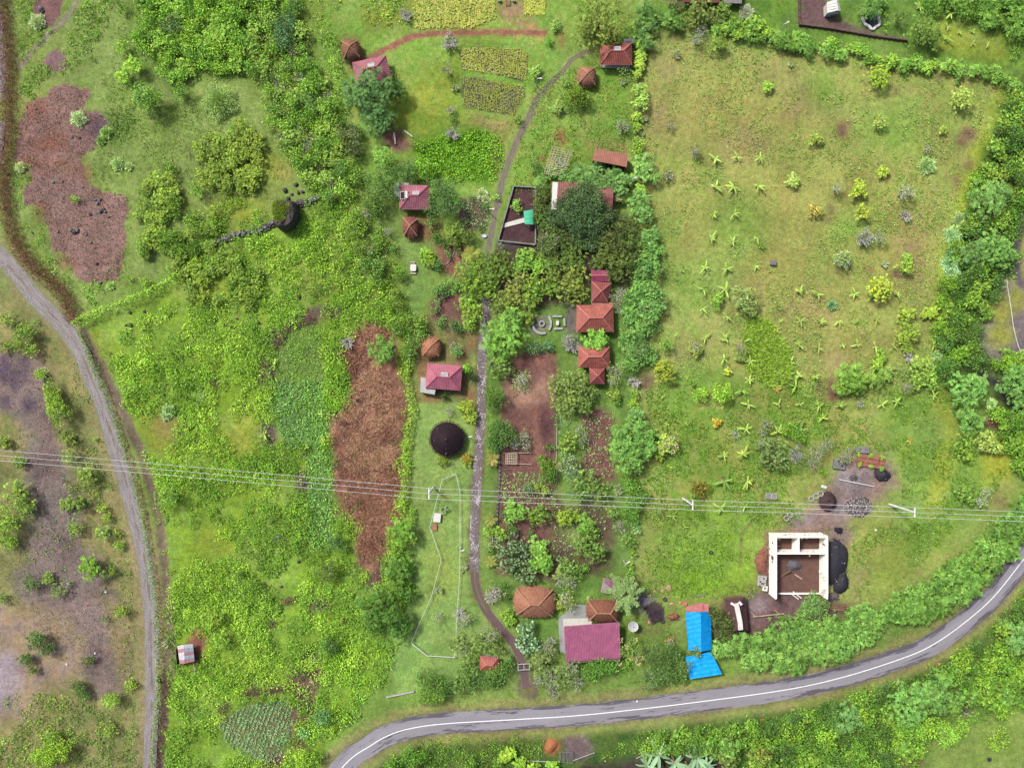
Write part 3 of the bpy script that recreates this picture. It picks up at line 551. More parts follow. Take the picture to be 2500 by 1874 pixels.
def crown(sp, R, seed):
    s = SPEC[sp]; r = np.random.default_rng(seed); lr0 = s['lr']*(0.85+0.08*R) if R > 1.5 else s['lr']*0.7
    lr0 = min(lr0, R*0.45); nl = int(max(6, (1.5 if sp == 'fine' else 1.25 if sp == 'dense' else 1.05)*(R/lr0)**2)); H = 0.62*R; parts = []
    d = randdir(r, nl, -0.15); k = np.sqrt(r.uniform(0.05, 1, nl)); wob = 1+0.16*np.sin(np.arctan2(d[:, 1], d[:, 0])*3+r.uniform(0, 6))+0.10*np.sin(np.arctan2(d[:, 1], d[:, 0])*5+r.uniform(0, 6))
    rad = k*(R-lr0*0.75)*wob; ang = r.uniform(0, 2*np.pi, nl)
    # spread evenly with a golden angle, jittered
    ang = np.arange(nl)*2.39996+r.normal(0, 0.25, nl); rad = np.sqrt((np.arange(nl)+0.5)/nl)*(R-lr0*0.7)*(1+0.2*np.sin(ang*3+seed)+0.12*np.sin(ang*7+seed*2))
    cz = H*np.sqrt(np.clip(1-(rad/R)**2, 0.02, 1))*r.uniform(0.52, 1.16, nl)
    for i in range(nl):
        lr = lr0*r.uniform(0.7, 1.2); c = np.array([rad[i]*math.cos(ang[i]), rad[i]*math.sin(ang[i]), cz[i]+0.35*R])
        if sp == 'sparse' and r.random() < 0.22: continue
        n = int(s['den']*2*np.pi*lr*lr*0.9); n = max(n, 3)
        q = randdir(r, n, -0.25); pt = c+q*lr*(1+r.normal(0, s['fuzz'], (n, 1)))*np.array([1, 1, 0.85])
        lobe = 1+r.normal(0, s['cs']*0.6); hv = r.normal(0, 0.05)
        tone = np.clip(lobe*(1+r.normal(0, s['cs'], n)), 0.35, 2.2)
        cc = np.stack([tone*(1+hv+r.normal(0, 0.06, n)), tone, tone*(1-hv*0.5+r.normal(0, 0.06, n))], 1)
        if sp == 'varieg':
            w = r.random(n) < 0.30; cc[w] = np.array([4.2, 3.2, 5.6])*r.uniform(0.7, 1.1, (w.sum(), 1))
        if s['ros']:
            m = s['ros']; a = (np.arange(m)*2*np.pi/m)[None, :]+r.uniform(0, 6, (n, 1))+r.normal(0, 0.2, (n, m))
            up = unit(q*0.6+np.array([0, 0, 0.75])); ax = unit(np.cross(up, np.array([1, 0.01, 0.02]))); ay = np.cross(up, ax)
            tilt = r.uniform(0.15, 0.6, (n, m))[..., None]
            D = unit(ax[:, None]*np.cos(a)[..., None]+ay[:, None]*np.sin(a)[..., None]+up[:, None]*tilt).reshape(-1, 3)
            N = unit(np.repeat(up, m, 0)*1.0-D*0.2); LL = s['ll']*r.uniform(0.65, 1.15, n*m)
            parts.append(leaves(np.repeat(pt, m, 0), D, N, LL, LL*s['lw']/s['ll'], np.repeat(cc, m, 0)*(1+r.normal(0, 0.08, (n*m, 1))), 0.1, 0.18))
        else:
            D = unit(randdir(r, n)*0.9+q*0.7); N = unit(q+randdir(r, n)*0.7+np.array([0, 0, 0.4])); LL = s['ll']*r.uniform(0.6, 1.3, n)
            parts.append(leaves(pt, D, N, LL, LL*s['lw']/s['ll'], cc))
    # shaded inner leaves closing the crown
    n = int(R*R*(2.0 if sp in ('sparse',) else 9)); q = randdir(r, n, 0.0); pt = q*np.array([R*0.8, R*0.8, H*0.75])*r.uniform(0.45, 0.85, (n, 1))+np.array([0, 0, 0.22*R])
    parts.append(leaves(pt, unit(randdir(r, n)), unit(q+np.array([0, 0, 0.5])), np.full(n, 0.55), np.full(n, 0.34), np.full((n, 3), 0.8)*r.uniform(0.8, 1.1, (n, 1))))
    V, F, K = cat(parts); return V, F, np.clip(K, 0.02, 4)
def limbs(R, seed, n=5, top=0.8, thick=0.09, sub=2, low=0.0):
    r = random.Random(seed); m = MB(); t0 = Vector((0, 0, -1.2))
    m.tube([t0, (0, 0, 0.1*R), (r.uniform(-.1, .1)*R, r.uniform(-.1, .1)*R, 0.45*R)], thick*R**0.7*1.5, thick*R**0.7, 6)
    for i in range(n):
        a = 6.283*i/n+r.uniform(-.4, .4); e = r.uniform(0.5, 0.85)*R; z = r.uniform(0.6, 1.0)*top*R
        b = Vector((0, 0, 0.1*R)); c = Vector((math.cos(a)*e*0.5, math.sin(a)*e*0.5, z*0.62)); d = Vector((math.cos(a+.2)*e, math.sin(a+.2)*e, z))
        m.tube([b, c, d], thick*R**0.7*0.6, 0.02, 4, False)
        for k in range(sub):
            f = c.lerp(d, r.uniform(0.1, 0.7)); g = f+Vector((r.uniform(-.35, .35)*R, r.uniform(-.35, .35)*R, r.uniform(0.05, .3)*R)); m.tube([f, g], 0.06, 0.025, 3, False)
    return m
CLS = [0.9, 1.5, 2.3, 3.4, 5.0, 6.6]; _pc = {}; _raw = {}; _seed = [10]
def proto(sp, R):
    k = min(CLS, key=lambda c: abs(math.log(c/R))); nv = 3; v = random.Random(_seed[0]).randrange(nv); _seed[0] += 1; key = (sp, k, v)
    if key not in _pc:
        sd = hash((len(_pc)+1)*7919) % 100000
        if sp == 'bare':
            tw = twigs(k, sd); me = tw.mesh("twigs", M_grey); _pc[key] = (me, None); fq = np.array([f for f in tw.f if len(f) == 4]); V_ = np.array([tuple(v) for v in tw.v])[fq.ravel()]; _raw[me.name] = (V_, np.arange(len(V_)).reshape(-1, 4), np.full((len(V_), 3), 1.0))
        elif sp == 'spiky':
            W_ = wisp(k, sd); me = fastmesh("foliage", W_[0], W_[1], M_leaf, W_[2]); _raw[me.name] = W_; _pc[key] = (me, None)
        elif sp == 'pine': W_ = pine(k, sd); _pc[key] = (fastmesh("crown", W_[0], W_[1], M_leaf, W_[2]), limbs(k, sd, 9, 0.5, 0.07, 1).mesh("trunk", M_grey))
        else:
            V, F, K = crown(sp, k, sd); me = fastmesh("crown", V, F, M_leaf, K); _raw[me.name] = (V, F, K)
            _pc[key] = (me, limbs(k, sd, 9 if sp == 'sparse' else 5, 1.0 if sp == 'sparse' else 0.75, 0.085, 4 if sp == 'sparse' else 1).mesh("trunk", M_grey if sp in ('sparse', 'fine') else M_bark))
    return _pc[key], k
def twigs(R, seed):
    r = random.Random(seed); m = MB()
    for i in range(int(9+R*6)):
        a = r.uniform(0, 6.283); e = R*r.uniform(0.6, 1.05); z = R*r.uniform(0.4, 1.1); c = Vector((math.cos(a)*e*.45, math.sin(a)*e*.45, z*.6)); d = Vector((math.cos(a+.25)*e, math.sin(a+.25)*e, z))
        m.tube([(0, 0, 0), c, d], 0.10, 0.05, 4, False)
        for k in range(9):
            f = c.lerp(d, r.uniform(-.3, 0.9)); g = f+Vector((r.uniform(-.3, .3)*R, r.uniform(-.3, .3)*R, r.uniform(0, .25)*R)); m.tube([f, g], 0.065, 0.03, 3, False)
    return m
def wisp(R, seed):
    r = np.random.default_rng(seed); n = int(720*R**1.5); q = randdir(r, n, 0.0); k = r.uniform(0.1, 0.85, (n, 1))
    pt = q*R*k*np.array([1, 1, 0.75])*(1+0.15*np.sin(np.arctan2(q[:, 1:2], q[:, 0:1])*5+seed)); D = unit(q+randdir(r, n)*0.55); N = unit(np.cross(D, randdir(r, n)))
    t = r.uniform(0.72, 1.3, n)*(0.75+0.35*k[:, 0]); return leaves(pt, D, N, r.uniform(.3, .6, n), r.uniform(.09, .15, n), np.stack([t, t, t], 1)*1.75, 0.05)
def pine(R, seed):
    r = np.random.default_rng(seed); parts = []
    for i in range(15):
        a = i*2.4+r.normal(0, .2); L_ = R*r.uniform(0.6, 1.05); z0 = R*(0.95-0.03*i); n = int(150*L_**1.0)
        t = r.uniform(0.12, 1, n); w = 0.30*(1.15-t)*R*0.55+0.25; lat = r.normal(0, 0.45, n)*w
        pt = np.stack([np.cos(a)*L_*t-np.sin(a)*lat, np.sin(a)*L_*t+np.cos(a)*lat, z0-0.25*L_*t**2+r.normal(0, .08, n)], 1)
        D = unit(np.array([np.cos(a), np.sin(a), 0.15])+randdir(r, n)*0.7); N = unit(randdir(r, n)*.5+np.array([0, 0, 1])); tn = r.uniform(.7, 1.35, n)
        parts.append(leaves(pt, D, N, r.uniform(.3, .5, n), r.uniform(.10, .17, n), np.stack([tn, tn, tn], 1)))
    return cat(parts)
LAND = [("the blue tarpaulin roof", 1707, 1540), ("the lower blue tarpaulin", 1720, 1620), ("the unroofed white house", 1948, 1380), ("the purple metal roof", 1447, 1567), ("the big thatched roof", 1305, 1470),
        ("the round black thatched roof", 1091, 1071), ("the lower-left pink hip roof", 1083, 918), ("the square thatched hut", 1052, 847), ("the large red tiled roof", 1453, 777), ("the smaller red tiled roof", 1450, 870),
        ("the walled dark-soil yard", 1262, 525), ("the white-edged brown roof", 1425, 480), ("the long brown shed", 1490, 385), ("the bamboo trellis", 1365, 395), ("the top red tiled roof", 1505, 134), ("the top thatched hut", 1433, 187),
        ("the top-left pink roof", 905, 170), ("the top-left thatched hut", 855, 122), ("the water-heater roof", 1015, 482), ("the purple-brown thatched hut", 1002, 554), ("the mossy boulder", 694, 521),
        ("the tin farm hut", 455, 1595), ("the driveway gate", 1279, 1627), ("the rope enclosure", 1085, 1450), ("the satellite dish", 1546, 1529), ("the upper corn plot", 1205, 155), ("the lower corn plot", 1205, 235),
        ("the middle utility pole", 1692, 1230), ("the right utility pole", 2233, 1249), ("the left utility pole", 1048, 1205), ("the brick stack", 2128, 1127), ("the speckled gravel heap", 2096, 1237), ("the white-rimmed pond", 2126, 50),
        ("the rocky red-brown patch", 200, 470), ("the brown dry-grass field", 900, 1080), ("the right road bend", 2420, 1455), ("the left road bend", 900, 1822), ("the dark stream", 2440, 950),
        ("the grey meadow crate", 1889, 641), ("the meadow's top hedge", 1950, 130), ("the bare soil garden", 1300, 1000), ("the gravel farm track", 250, 985), ("the concrete patio", 1400, 1500),
        ("the tall yellow grass clump", 1868, 855), ("the white curved garden benches", 1340, 790), ("the green awning", 1289, 530), ("the white box hut", 2035, 20), ("the meadow's right edge", 2310, 700), ("the lower-left waste ground", 130, 1300), ("the orange leaf heap", 1345, 1821), ("the bottom banana clump", 1650, 1855), ("the round well cover", 2415, 1853), ("the orange verge litter", 2295, 1621), ("the red dead leaves", 1866, 1758), ("the small round soil patch", 137, 148), ("the red path's left end", 870, 165),
        ("the white picnic table", 1008, 653), ("the yellow corn", 1105, 20), ("the bean crop", 1120, 380), ("the roadside log pile", 2045, 1484), ("the thatched barn", 1797, 1500), ("the white rope", 2470, 760), ("the bright bush pair", 330, 200), ("the diagonal hedge", 310, 740)]
def direc(px, py, qx, qy):
    dx, dy = px-qx, py-qy
    if abs(dx) > 2.2*abs(dy): return "right of" if dx > 0 else "left of"
    if abs(dy) > 2.2*abs(dx): return "below" if dy > 0 else "above"
    return ("below " if dy > 0 else "above ")+("right of" if dx > 0 else "left of")
pend = []          # things waiting for a label that singles them out
def want(o, look, px, py): pend.append((o, look, px, py))
ORD = ["nearest", "second nearest", "third nearest", "fourth nearest", "fifth nearest", "sixth nearest", "seventh nearest", "eighth nearest", "ninth nearest", "tenth nearest", "eleventh nearest", "twelfth nearest", "thirteenth nearest", "fourteenth nearest", "fifteenth nearest", "sixteenth nearest", "seventeenth nearest", "eighteenth nearest", "nineteenth nearest", "twentieth nearest"]
def settle():
    b = {}
    for it in pend:
        o, look, px, py = it; k = min(range(len(LAND)), key=lambda i: math.hypot(px-LAND[i][1], py-LAND[i][2])); lm = LAND[k]
        b.setdefault((look, direc(px, py, lm[1], lm[2]), k), []).append((math.hypot(px-lm[1], py-lm[2]), it))
    for (look, dr, k), lst in b.items():
        lst.sort(key=lambda t: t[0])
        for i, (d, it) in enumerate(lst):
            tail = dr+" "+LAND[k][0]
            if len(lst) > 1: look2 = ("nearest " if i == 0 else "farthest " if i == len(lst)-1 else ORD[min(i, 19)].split()[0]+" nearest ")+look
            else: look2 = look
            w = (look2+" "+tail).split()
            if len(w) > 16: w = [x for x in w if x not in ('small', 'single', 'with', 'the')] if len(w) < 19 else w
            it[0]['label'] = " ".join(w[:16]) if len(w) > 16 else " ".join(w)
def hueword(c):
    r, g, b = c; v = max(c)
    if g-b < 40 and abs(r-g) < 25: return "pale grey-green" if v > 120 else "grey-green"
    if r > g: return "golden"
    if r > g*0.9: return "yellow" if v > 150 else "olive-yellow"
    if r > g*0.76: return "yellow-green" if v > 140 else "olive"
    if v < 115: return "dark green"
    if b > g*0.5: return "blue-green"
    return "bright green" if v > 148 else "leaf-green"
LOOK = {'dense': ('bushy', 'leafy'), 'mango': ('clumpy round', 'clumpy'), 'tuft': ('tufted', 'tufted'), 'fine': ('feathery', 'feathery'), 'sparse': ('thin-leaved twiggy', 'thin-leaved'), 'yellow': ('open-crowned', 'small-leaved'),
        'varieg': ('pale-flecked', 'pale-flecked'), 'bare': ('leafless grey', 'leafless grey'), 'spiky': ('wispy', 'wispy'), 'pine': ('wide-branched feathery', 'wide-branched')}
LEAFGAIN = 1.56; _rt = random.Random(5)
REQ = []
def tree(px, py, r, sp='dense', c=(95, 150, 55), el=1.0, rot=None, label=None, group=None, hh=1.0, cid=None):
    REQ.append(dict(p=[(px, py, r)], sp=sp, c=c, el=el, rot=rot, label=label, group=group, hh=hh, cid=cid))
def one_crown(px, py, r, q, parent=None, off=None):
    """position, height and scale of one crown"""
    R = r*0.1; k = proto(q['sp'], R); s = R/k[1]; small = R < 1.95
    h = (0.35 if small else 0.6+0.13*R)*q['hh']*(0.0 if q['sp'] in ('bare', 'spiky') else 1.0)
    x, y = P(px, py, h+0.7*R); rz = _rt.uniform(0, 6.283) if q['rot'] is None else q['rot']
    return k[0], s, x, y, h, rz
def tint(c):
    jc = 1+_rt.uniform(-.09, .09); jr = 1+_rt.uniform(-.06, .06); cl = CF(c, LEAFGAIN*jc); return (cl[0]*jr, cl[1], cl[2], 1)
def nounof(q): return 'shrub' if (max(t[2] for t in q['p']) < 19.5 and len(q['p']) == 1) or q['sp'] in ('bare', 'spiky') else 'tree'
def build_plant(q):
    px, py, r = max(q['p'], key=lambda t: t[2]); sp = q['sp']; noun = nounof(q); small = noun == 'shrub'
    cw = '' if sp == 'bare' else hueword(q['c']); lk = LOOK[sp][1 if small else 0]; r_all = r*(1+.25*(len(q['p'])-1))
    if len(q['p']) > 2: lk = "broad "+lk
    if r_all >= 52: lk = "large "+lk
    elif r_all <= 10: lk = "tiny "+lk
    look = (lk+" "+cw+" "+noun).replace("  ", " ").strip()
    (cm, tm), s, x, y, h, rz = one_crown(px, py, r, q)
    if tm is None and len(q['p']) == 1:
        o = bpy.data.objects.new({'bare': 'bare_shrub', 'spiky': 'shrub'}[sp], cm); link(o); tag(o, q['label'], noun, q['group'])
        o.location = (x, y, 0); o.rotation_euler.z = rz; o.scale = (s*q['el'], s/q['el'], s); o.color = tint(q['c'])
    else:
        o = empty(noun, q['label'], noun, (x, y, 0), 0, q['group'])
        for (ax, ay, ar) in q['p']:
            (cm, tm), s, x1, y1, h, rz = one_crown(ax, ay, ar, q)
            a = link(bpy.data.objects.new('crown', cm), o); a.location = (x1-x, y1-y, h); a.rotation_euler.z = rz; a.scale = (s*q['el'], s/q['el'], s); a.color = tint(q['c'])
            if tm is not None: b = link(bpy.data.objects.new('trunk', tm), o); b.location = a.location; b.rotation_euler.z = rz; b.scale = a.scale
    if q['label'] is None: want(o, look, px, py)
    return o
def grow(cap=292):
    """one tree per crown cluster; the largest of each kind become objects, the rest one joined thicket each"""
    qs = []
    for q in REQ:
        if q['group'] is None and qs and qs[-1]['group'] is None and q['sp'] == qs[-1]['sp'] and q['label'] is None:
            w = qs[-1]; d0 = min(math.hypot(q['p'][0][0]-t[0], q['p'][0][1]-t[1])-.72*(q['p'][0][2]+t[2]) for t in w['p']); dc = sum(abs(i-j) for i, j in zip(q['c'], w['c']))
            if d0 < 0 and dc <= 22 and len(w['p']) < 5: w['p'] += q['p']; continue
        qs.append(q)
    for noun in ('tree', 'shrub'):
        lst = [q for q in qs if nounof(q) == noun]
        lst.sort(key=lambda q: -(sum(t[2]**2 for t in q['p'])*(0.25 if not (-10 < q['p'][0][0] < 2510 and -10 < q['p'][0][1] < 1884) else 1)*(1.0 if q['group'] else 1.6))-(1e6 if q['label'] and not q['group'] or 'brick stack' in str(q['group']) else 0))
        for q in lst[:cap]: build_plant(q)
        rest = lst[cap:]; parts = []; rn = np.random.default_rng(77)
        for q in rest:
            for (ax, ay, ar) in q['p']:
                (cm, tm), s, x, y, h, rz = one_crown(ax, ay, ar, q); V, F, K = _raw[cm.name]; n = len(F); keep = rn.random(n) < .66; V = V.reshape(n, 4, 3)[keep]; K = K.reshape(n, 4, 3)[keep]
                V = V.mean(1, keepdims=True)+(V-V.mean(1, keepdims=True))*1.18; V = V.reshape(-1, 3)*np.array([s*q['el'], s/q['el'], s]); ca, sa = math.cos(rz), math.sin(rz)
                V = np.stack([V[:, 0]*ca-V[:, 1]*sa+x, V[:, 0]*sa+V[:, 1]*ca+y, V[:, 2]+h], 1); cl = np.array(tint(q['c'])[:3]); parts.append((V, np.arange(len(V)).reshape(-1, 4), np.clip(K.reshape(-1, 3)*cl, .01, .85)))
        print('plants', noun, len(lst), 'joined', len(rest))
        if parts:
            V, F, K = cat(parts); STOT[0] += 2*len(F)
            tag(link(bpy.data.objects.new(noun+'s', fastmesh(noun+'s', V, F, M_leaf, K))), "the many smaller "+noun+"s that merge into thickets and hedges", None, kind='stuff')
def trees(lst):
    for a in lst: tree(*a)
def fill(poly, step, r0, r1, kinds, label, group, seed=1, keep=1.0, avoid=()):
    r = random.Random(seed); xx = [p[0] for p in poly]; yy = [p[1] for p in poly]; y = min(yy); n = 0; row = 0
    while y < max(yy):
        x = min(xx)+(step/2 if row % 2 else 0)
        while x < max(xx):
            qx, qy = x+r.uniform(-.35, .35)*step, y+r.uniform(-.35, .35)*step
            if inpoly(poly, np.array([qx]), np.array([qy]))[0] and r.random() < keep and -45 < qx < 2545 and -45 < qy < 1919 and not any(math.hypot(qx-a[0], qy-a[1]) < a[2] for a in avoid):
                sp, c = r.choice(kinds); tree(qx, qy, r.uniform(r0, r1), sp, c, r.uniform(.88, 1.14), None, None, group); n += 1
            x += step
        y += step*0.87; row += 1
    return n

# ---- stuff: scrub made of leaf mounds, grass tufts
STOT = [0]
def scrub(name, poly, step, rr, pal, leaf=0.42, den=13.0, seed=1, keep=1.0, avoid=(), holes=0.0, hk=0.8, label=None, hmask=None, spread=0.2, wl=0.55):
    """mounds of leaves over a polygon given in picture pixels"""
    r = np.random.default_rng(seed); xx = [p[0] for p in poly]; yy = [p[1] for p in poly]; A = []
    gx, gy = np.meshgrid(np.arange(min(xx), max(xx), step), np.arange(min(yy), max(yy), step)); gx = gx.ravel()+r.uniform(-.5, .5, gx.size)*step; gy = gy.ravel()+r.uniform(-.5, .5, gy.size)*step
    wx = gx+(fbm(gx, gy, 30, seed)-.5)*24; wy = gy+(fbm(gx, gy, 30, seed+5)-.5)*24
    ok = inpoly(poly, wx, wy) & (r.random(gx.size) < keep) & (gx > -70) & (gx < 2570) & (gy > -70) & (gy < 1944)
    for a in avoid: ok &= ~inpoly(a, wx, wy)
    ok &= (dist_line(ROAD[::4], gx, gy) > 33) & (dist_line(TRACK[::3], gx, gy) > 24)
    f = fbm(gx, gy, 70, seed+11, 5)
    if holes: ok &= f > np.quantile(f, holes)
    gx, gy, f = gx[ok], gy[ok], f[ok]; n = len(gx)
    if n == 0: return
    rad = r.uniform(rr[0], rr[1], n)*(0.75+0.6*f); cx = (gx-1250)*.1; cy = (937-gy)*.1; pal = np.array([CF(c, 1.84) for c in pal])
    g = fbm(gx, gy, 110, seed+33, 4); pi = np.clip(((g-.5)*2.6+.5+r.normal(0, .22, n))*len(pal), 0, len(pal)-1).astype(int); pc = pal[pi]*np.clip(1+r.normal(0, .2, (n, 1)), .5, 1.6)
    cnt = np.maximum(3, (den*rad*rad*3.0).astype(int)); id_ = np.repeat(np.arange(n), cnt); m = len(id_); q = randdir(r, m, 0.02)
    R_ = rad[id_][:, None]; k = r.uniform(.7, 1.05, (m, 1)); pt = np.stack([cx[id_], cy[id_], np.full(m, -.05)], 1)+q*R_*k*np.array([1, 1, hk])
    D = unit(randdir(r, m, -.3)+q*.6); N = unit(q*.8+randdir(r, m)*.6+np.array([0, 0, .5])); t = np.clip(1+r.normal(0, spread*.8, m), .4, 2)
    c = pc[id_]*t[:, None]*(1+r.normal(0, .05, (m, 3))); LL = leaf*r.uniform(.6, 1.35, m)
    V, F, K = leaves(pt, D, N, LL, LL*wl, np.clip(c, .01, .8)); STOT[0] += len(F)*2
    o = link(bpy.data.objects.new(name, fastmesh(name, V, F, M_leaf, K))); tag(o, label, None, kind='stuff'); return o
def specks(parent, rx, ry, h, n, cols, seed=1, smin=.08, smax=.24, spread=1.0, z0=.04):
    rn = np.random.default_rng(seed); a = rn.uniform(0, 6.28, n); k = np.sqrt(rn.uniform(0, 1, n))*spread; q = randdir(rn, n, .2)
    pt = np.stack([rx*k*np.cos(a), ry*k*np.sin(a), np.maximum(h*(1-np.clip(k, 0, 1)**1.5), 0)+z0], 1); cols = np.array([C(x) for x in cols]); L_ = rn.uniform(smin, smax, n)
    V, F, K = leaves(pt, unit(np.cross(q, randdir(rn, n))), q, L_, L_*.8, cols[rn.integers(0, len(cols), n)]*rn.uniform(.6, 1.2, (n, 1)), .3)
    o = link(bpy.data.objects.new('loose_stones', fastmesh('loose_stones', V, F, M_straw, K)), parent); o['kind'] = 'stuff'; return o
def tufts(name, poly, n, pal, size=0.3, seed=1, avoid=(), thr=0.0, label=None, up=0.5, clus=40, per=4, w=0.4):
    """low weeds and grass: small clusters of blades"""
    r = np.random.default_rng(seed); xx = [p[0] for p in poly]; yy = [p[1] for p in poly]; gx = r.uniform(min(xx), max(xx), n); gy = r.uniform(min(yy), max(yy), n)
    f = fbm(gx, gy, clus, seed+2, 4); ok = inpoly(poly, gx+(fbm(gx, gy, 30, 3)-.5)*20, gy+(fbm(gx, gy, 30, 4)-.5)*20) & (f > thr+r.normal(0, .05, n))
    for a in avoid: ok &= ~inpoly(a, gx, gy)
    ok &= (dist_line(ROAD[::4], gx, gy) > 29) & (dist_line(TRACK[::3], gx, gy) > 20)
    gx, gy = gx[ok], gy[ok]; n = len(gx); b = np.stack([(gx-1250)*.1, (937-gy)*.1, np.zeros(n)], 1); pal = np.array([CF(c, 1.6) for c in pal])
    c = pal[r.integers(0, len(pal), n)]*(1+r.normal(0, .15, (n, 1))); id_ = np.repeat(np.arange(n), per); m = len(id_); q = randdir(r, m, up*.2); q[:, 2] += up*.5; q = unit(q)
    pt = b[id_]+r.normal(0, size*.35, (m, 3))*np.array([1, 1, .15])+np.array([0, 0, .06]); LL = size*r.uniform(.6, 1.4, m)*2
    V, F, K = leaves(pt, q, unit(np.cross(q, randdir(r, m))), LL, LL*w*.5+.06, np.clip(c[id_]*(1+r.normal(0, .12, (m, 1))), .01, .8)); STOT[0] += len(F)*2
    o = link(bpy.data.objects.new(name, fastmesh(name, V, F, M_leaf, K))); return tag(o, label, None, kind='stuff')
def hedge(pts, w, h, pal, label, leaf=0.36, seed=1, den=30, kind='hedge', wob=0.3, thick=0.62):
    """one continuous hedge: leaves over a wobbling ridge, woody stems within"""
    r = np.random.default_rng(seed); pl = spline(pts, 5); P2 = np.stack([(pl[:, 0]-1250)*.1, (937-pl[:, 1])*.1], 1); sg = np.linalg.norm(np.diff(P2, axis=0), axis=1); S = np.concatenate([[0], np.cumsum(sg)])
    m = int(S[-1]*w*den); s = r.uniform(0, S[-1], m); x = np.interp(s, S, P2[:, 0]); y = np.interp(s, S, P2[:, 1]); d = np.gradient(P2, axis=0); tx = np.interp(s, S, d[:, 0]); ty = np.interp(s, S, d[:, 1]); tn = np.hypot(tx, ty)+1e-9; nx_, ny_ = -ty/tn, tx/tn
    a = r.uniform(0, np.pi, m); ww = w*.5*(1+wob*(fbm(s*10, s*0+seed, 14, seed)-.5)*3); hh = h*(1+wob*(fbm(s*10, s*0+9, 18, seed+4)-.5)*2.5); lump = 1+.18*np.sin(s*3.1+a*4)
    off = np.cos(a)*ww*lump; z = np.sin(a)*hh*lump; pt = np.stack([x+nx_*off, y+ny_*off, z], 1)+r.normal(0, .08, (m, 3)); q = unit(np.stack([nx_*np.cos(a), ny_*np.cos(a), np.sin(a)+.1], 1))
    pal = np.array([CF(c, 1.6) for c in pal]); g = fbm(s*10, s*0, 60, seed+8); c = pal[np.clip((g-.2)*1.6*len(pal)+r.normal(0, .4, m), 0, len(pal)-1).astype(int)]*(1+r.normal(0, .2, (m, 1)))
    LL = leaf*r.uniform(.6, 1.3, m); V, F, K = leaves(pt, unit(randdir(r, m)+q*.5), unit(q+randdir(r, m)*.6), LL, LL*thick, np.clip(c, .01, .8)); STOT[0] += len(F)*2
    mx, my = pl[len(pl)//2]; o = empty(kind, label, 'hedge', (P2[len(P2)//2][0], P2[len(P2)//2][1], 0)); V = V-np.array([o.location.x, o.location.y, 0])
    link(bpy.data.objects.new('foliage', fastmesh('foliage', V, F, M_leaf, K)), o)
    b = MB(); rr_ = random.Random(seed); k = 0.0
    while k < S[-1]:
        x0 = float(np.interp(k, S, P2[:, 0]))-o.location.x; y0 = float(np.interp(k, S, P2[:, 1]))-o.location.y
        b.tube([(x0, y0, -.2), (x0+rr_.uniform(-.3, .3), y0+rr_.uniform(-.3, .3), h*.85)], 0.05, 0.02, 4, False); k += 0.9
    b.make('stems', M_bark, o); return o
# banana plants
def banana_leaf(Ln, W, seed, droop=.5):
    r = random.Random(seed); n = 8; V = []; F = []; K = []
    for i in range(n+1):
        t = i/n; w = W*(0.10 if t < .08 else math.sin(math.pi*min(1, (t-.02)**.75))**.6)*.5 if 0 < i < n else .02
        x = Ln*(t-.10*t*t*droop); z = Ln*(.30*t-droop*.62*t*t); e = r.uniform(-.02, .02)
        for sx in (-1, 0, 1): V.append((x, sx*w+e*(0 if sx == 0 else 1), z+(0.10*w if sx else -.02))); K.append((1.12,)*3 if sx == 0 else (r.uniform(.82, 1.08),)*3)
    for i in range(n):
        for s in (0, 1): F.append((i*3+s, (i+1)*3+s, (i+1)*3+s+1, i*3+s+1))
    return np.array(V), np.array(F), np.array(K)
BL = [fastmesh('leaf', *banana_leaf(l, w, i, d)[:2], M_leaf, banana_leaf(l, w, i, d)[2]) for i, (l, w, d) in enumerate([(2.0, .42, .4), (1.8, .38, .6), (2.2, .40, .5), (1.5, .42, .75), (2.4, .50, .55)])]
_st = MB().tube([(0, 0, -.1), (0.02, 0, .6), (0, .03, 1.3)], .16, .08, 8).mesh('stem', stain("banana_stem", (176, 172, 120), (140, 120, 95)))
def banana(px, py, s=1.0, c=(176, 206, 92), n=None, label=None):
    r = _rt; x, y = P(px, py, 1.3*s); o = empty('banana_plant', label, 'banana plant', (x, y, 0), r.uniform(0, 6.28)); o.scale = (s, s, s)
    link(bpy.data.objects.new('stem', _st), o); n = n or r.choice([4, 5, 5, 6, 7]); a = r.uniform(0, 6.28); skew = r.uniform(.2, .9)
    for i in range(n):
        lf = link(bpy.data.objects.new('leaf', r.choice(BL)), o); aa = a+i*6.283/n*(1.0-.35*skew)+r.uniform(-.35, .35); lf.location = (0, 0, 1.25); k = r.uniform(.62, 1.0)
        lf.rotation_euler = (r.uniform(-.5, .5), r.uniform(-.35, .2), aa); lf.scale = (k, k*r.uniform(.8, 1.1), k); g = r.uniform(.62, 1.15)
        lf.color = (*[v*g for v in CF(c, 1.35)], 1)
    if r.random() < .5:
        lf = link(bpy.data.objects.new('leaf', BL[3]), o); lf.location = (0, 0, 1.1); lf.rotation_euler = (r.uniform(-.4, .4), .9, r.uniform(0, 6.28)); lf.scale = (.8, .6, .8); lf.color = (*C((176, 150, 128), 1.0), 1)
        lf['label'] = "withered brown leaf"
    if label is None: want(o, ("young" if s < .7 else "large" if s > 1.35 else "pale")+" "+{3: "three", 4: "four", 5: "five", 6: "six", 7: "seven", 8: "eight", 9: "nine"}[n]+"-leaved banana plant", px, py)
    return o
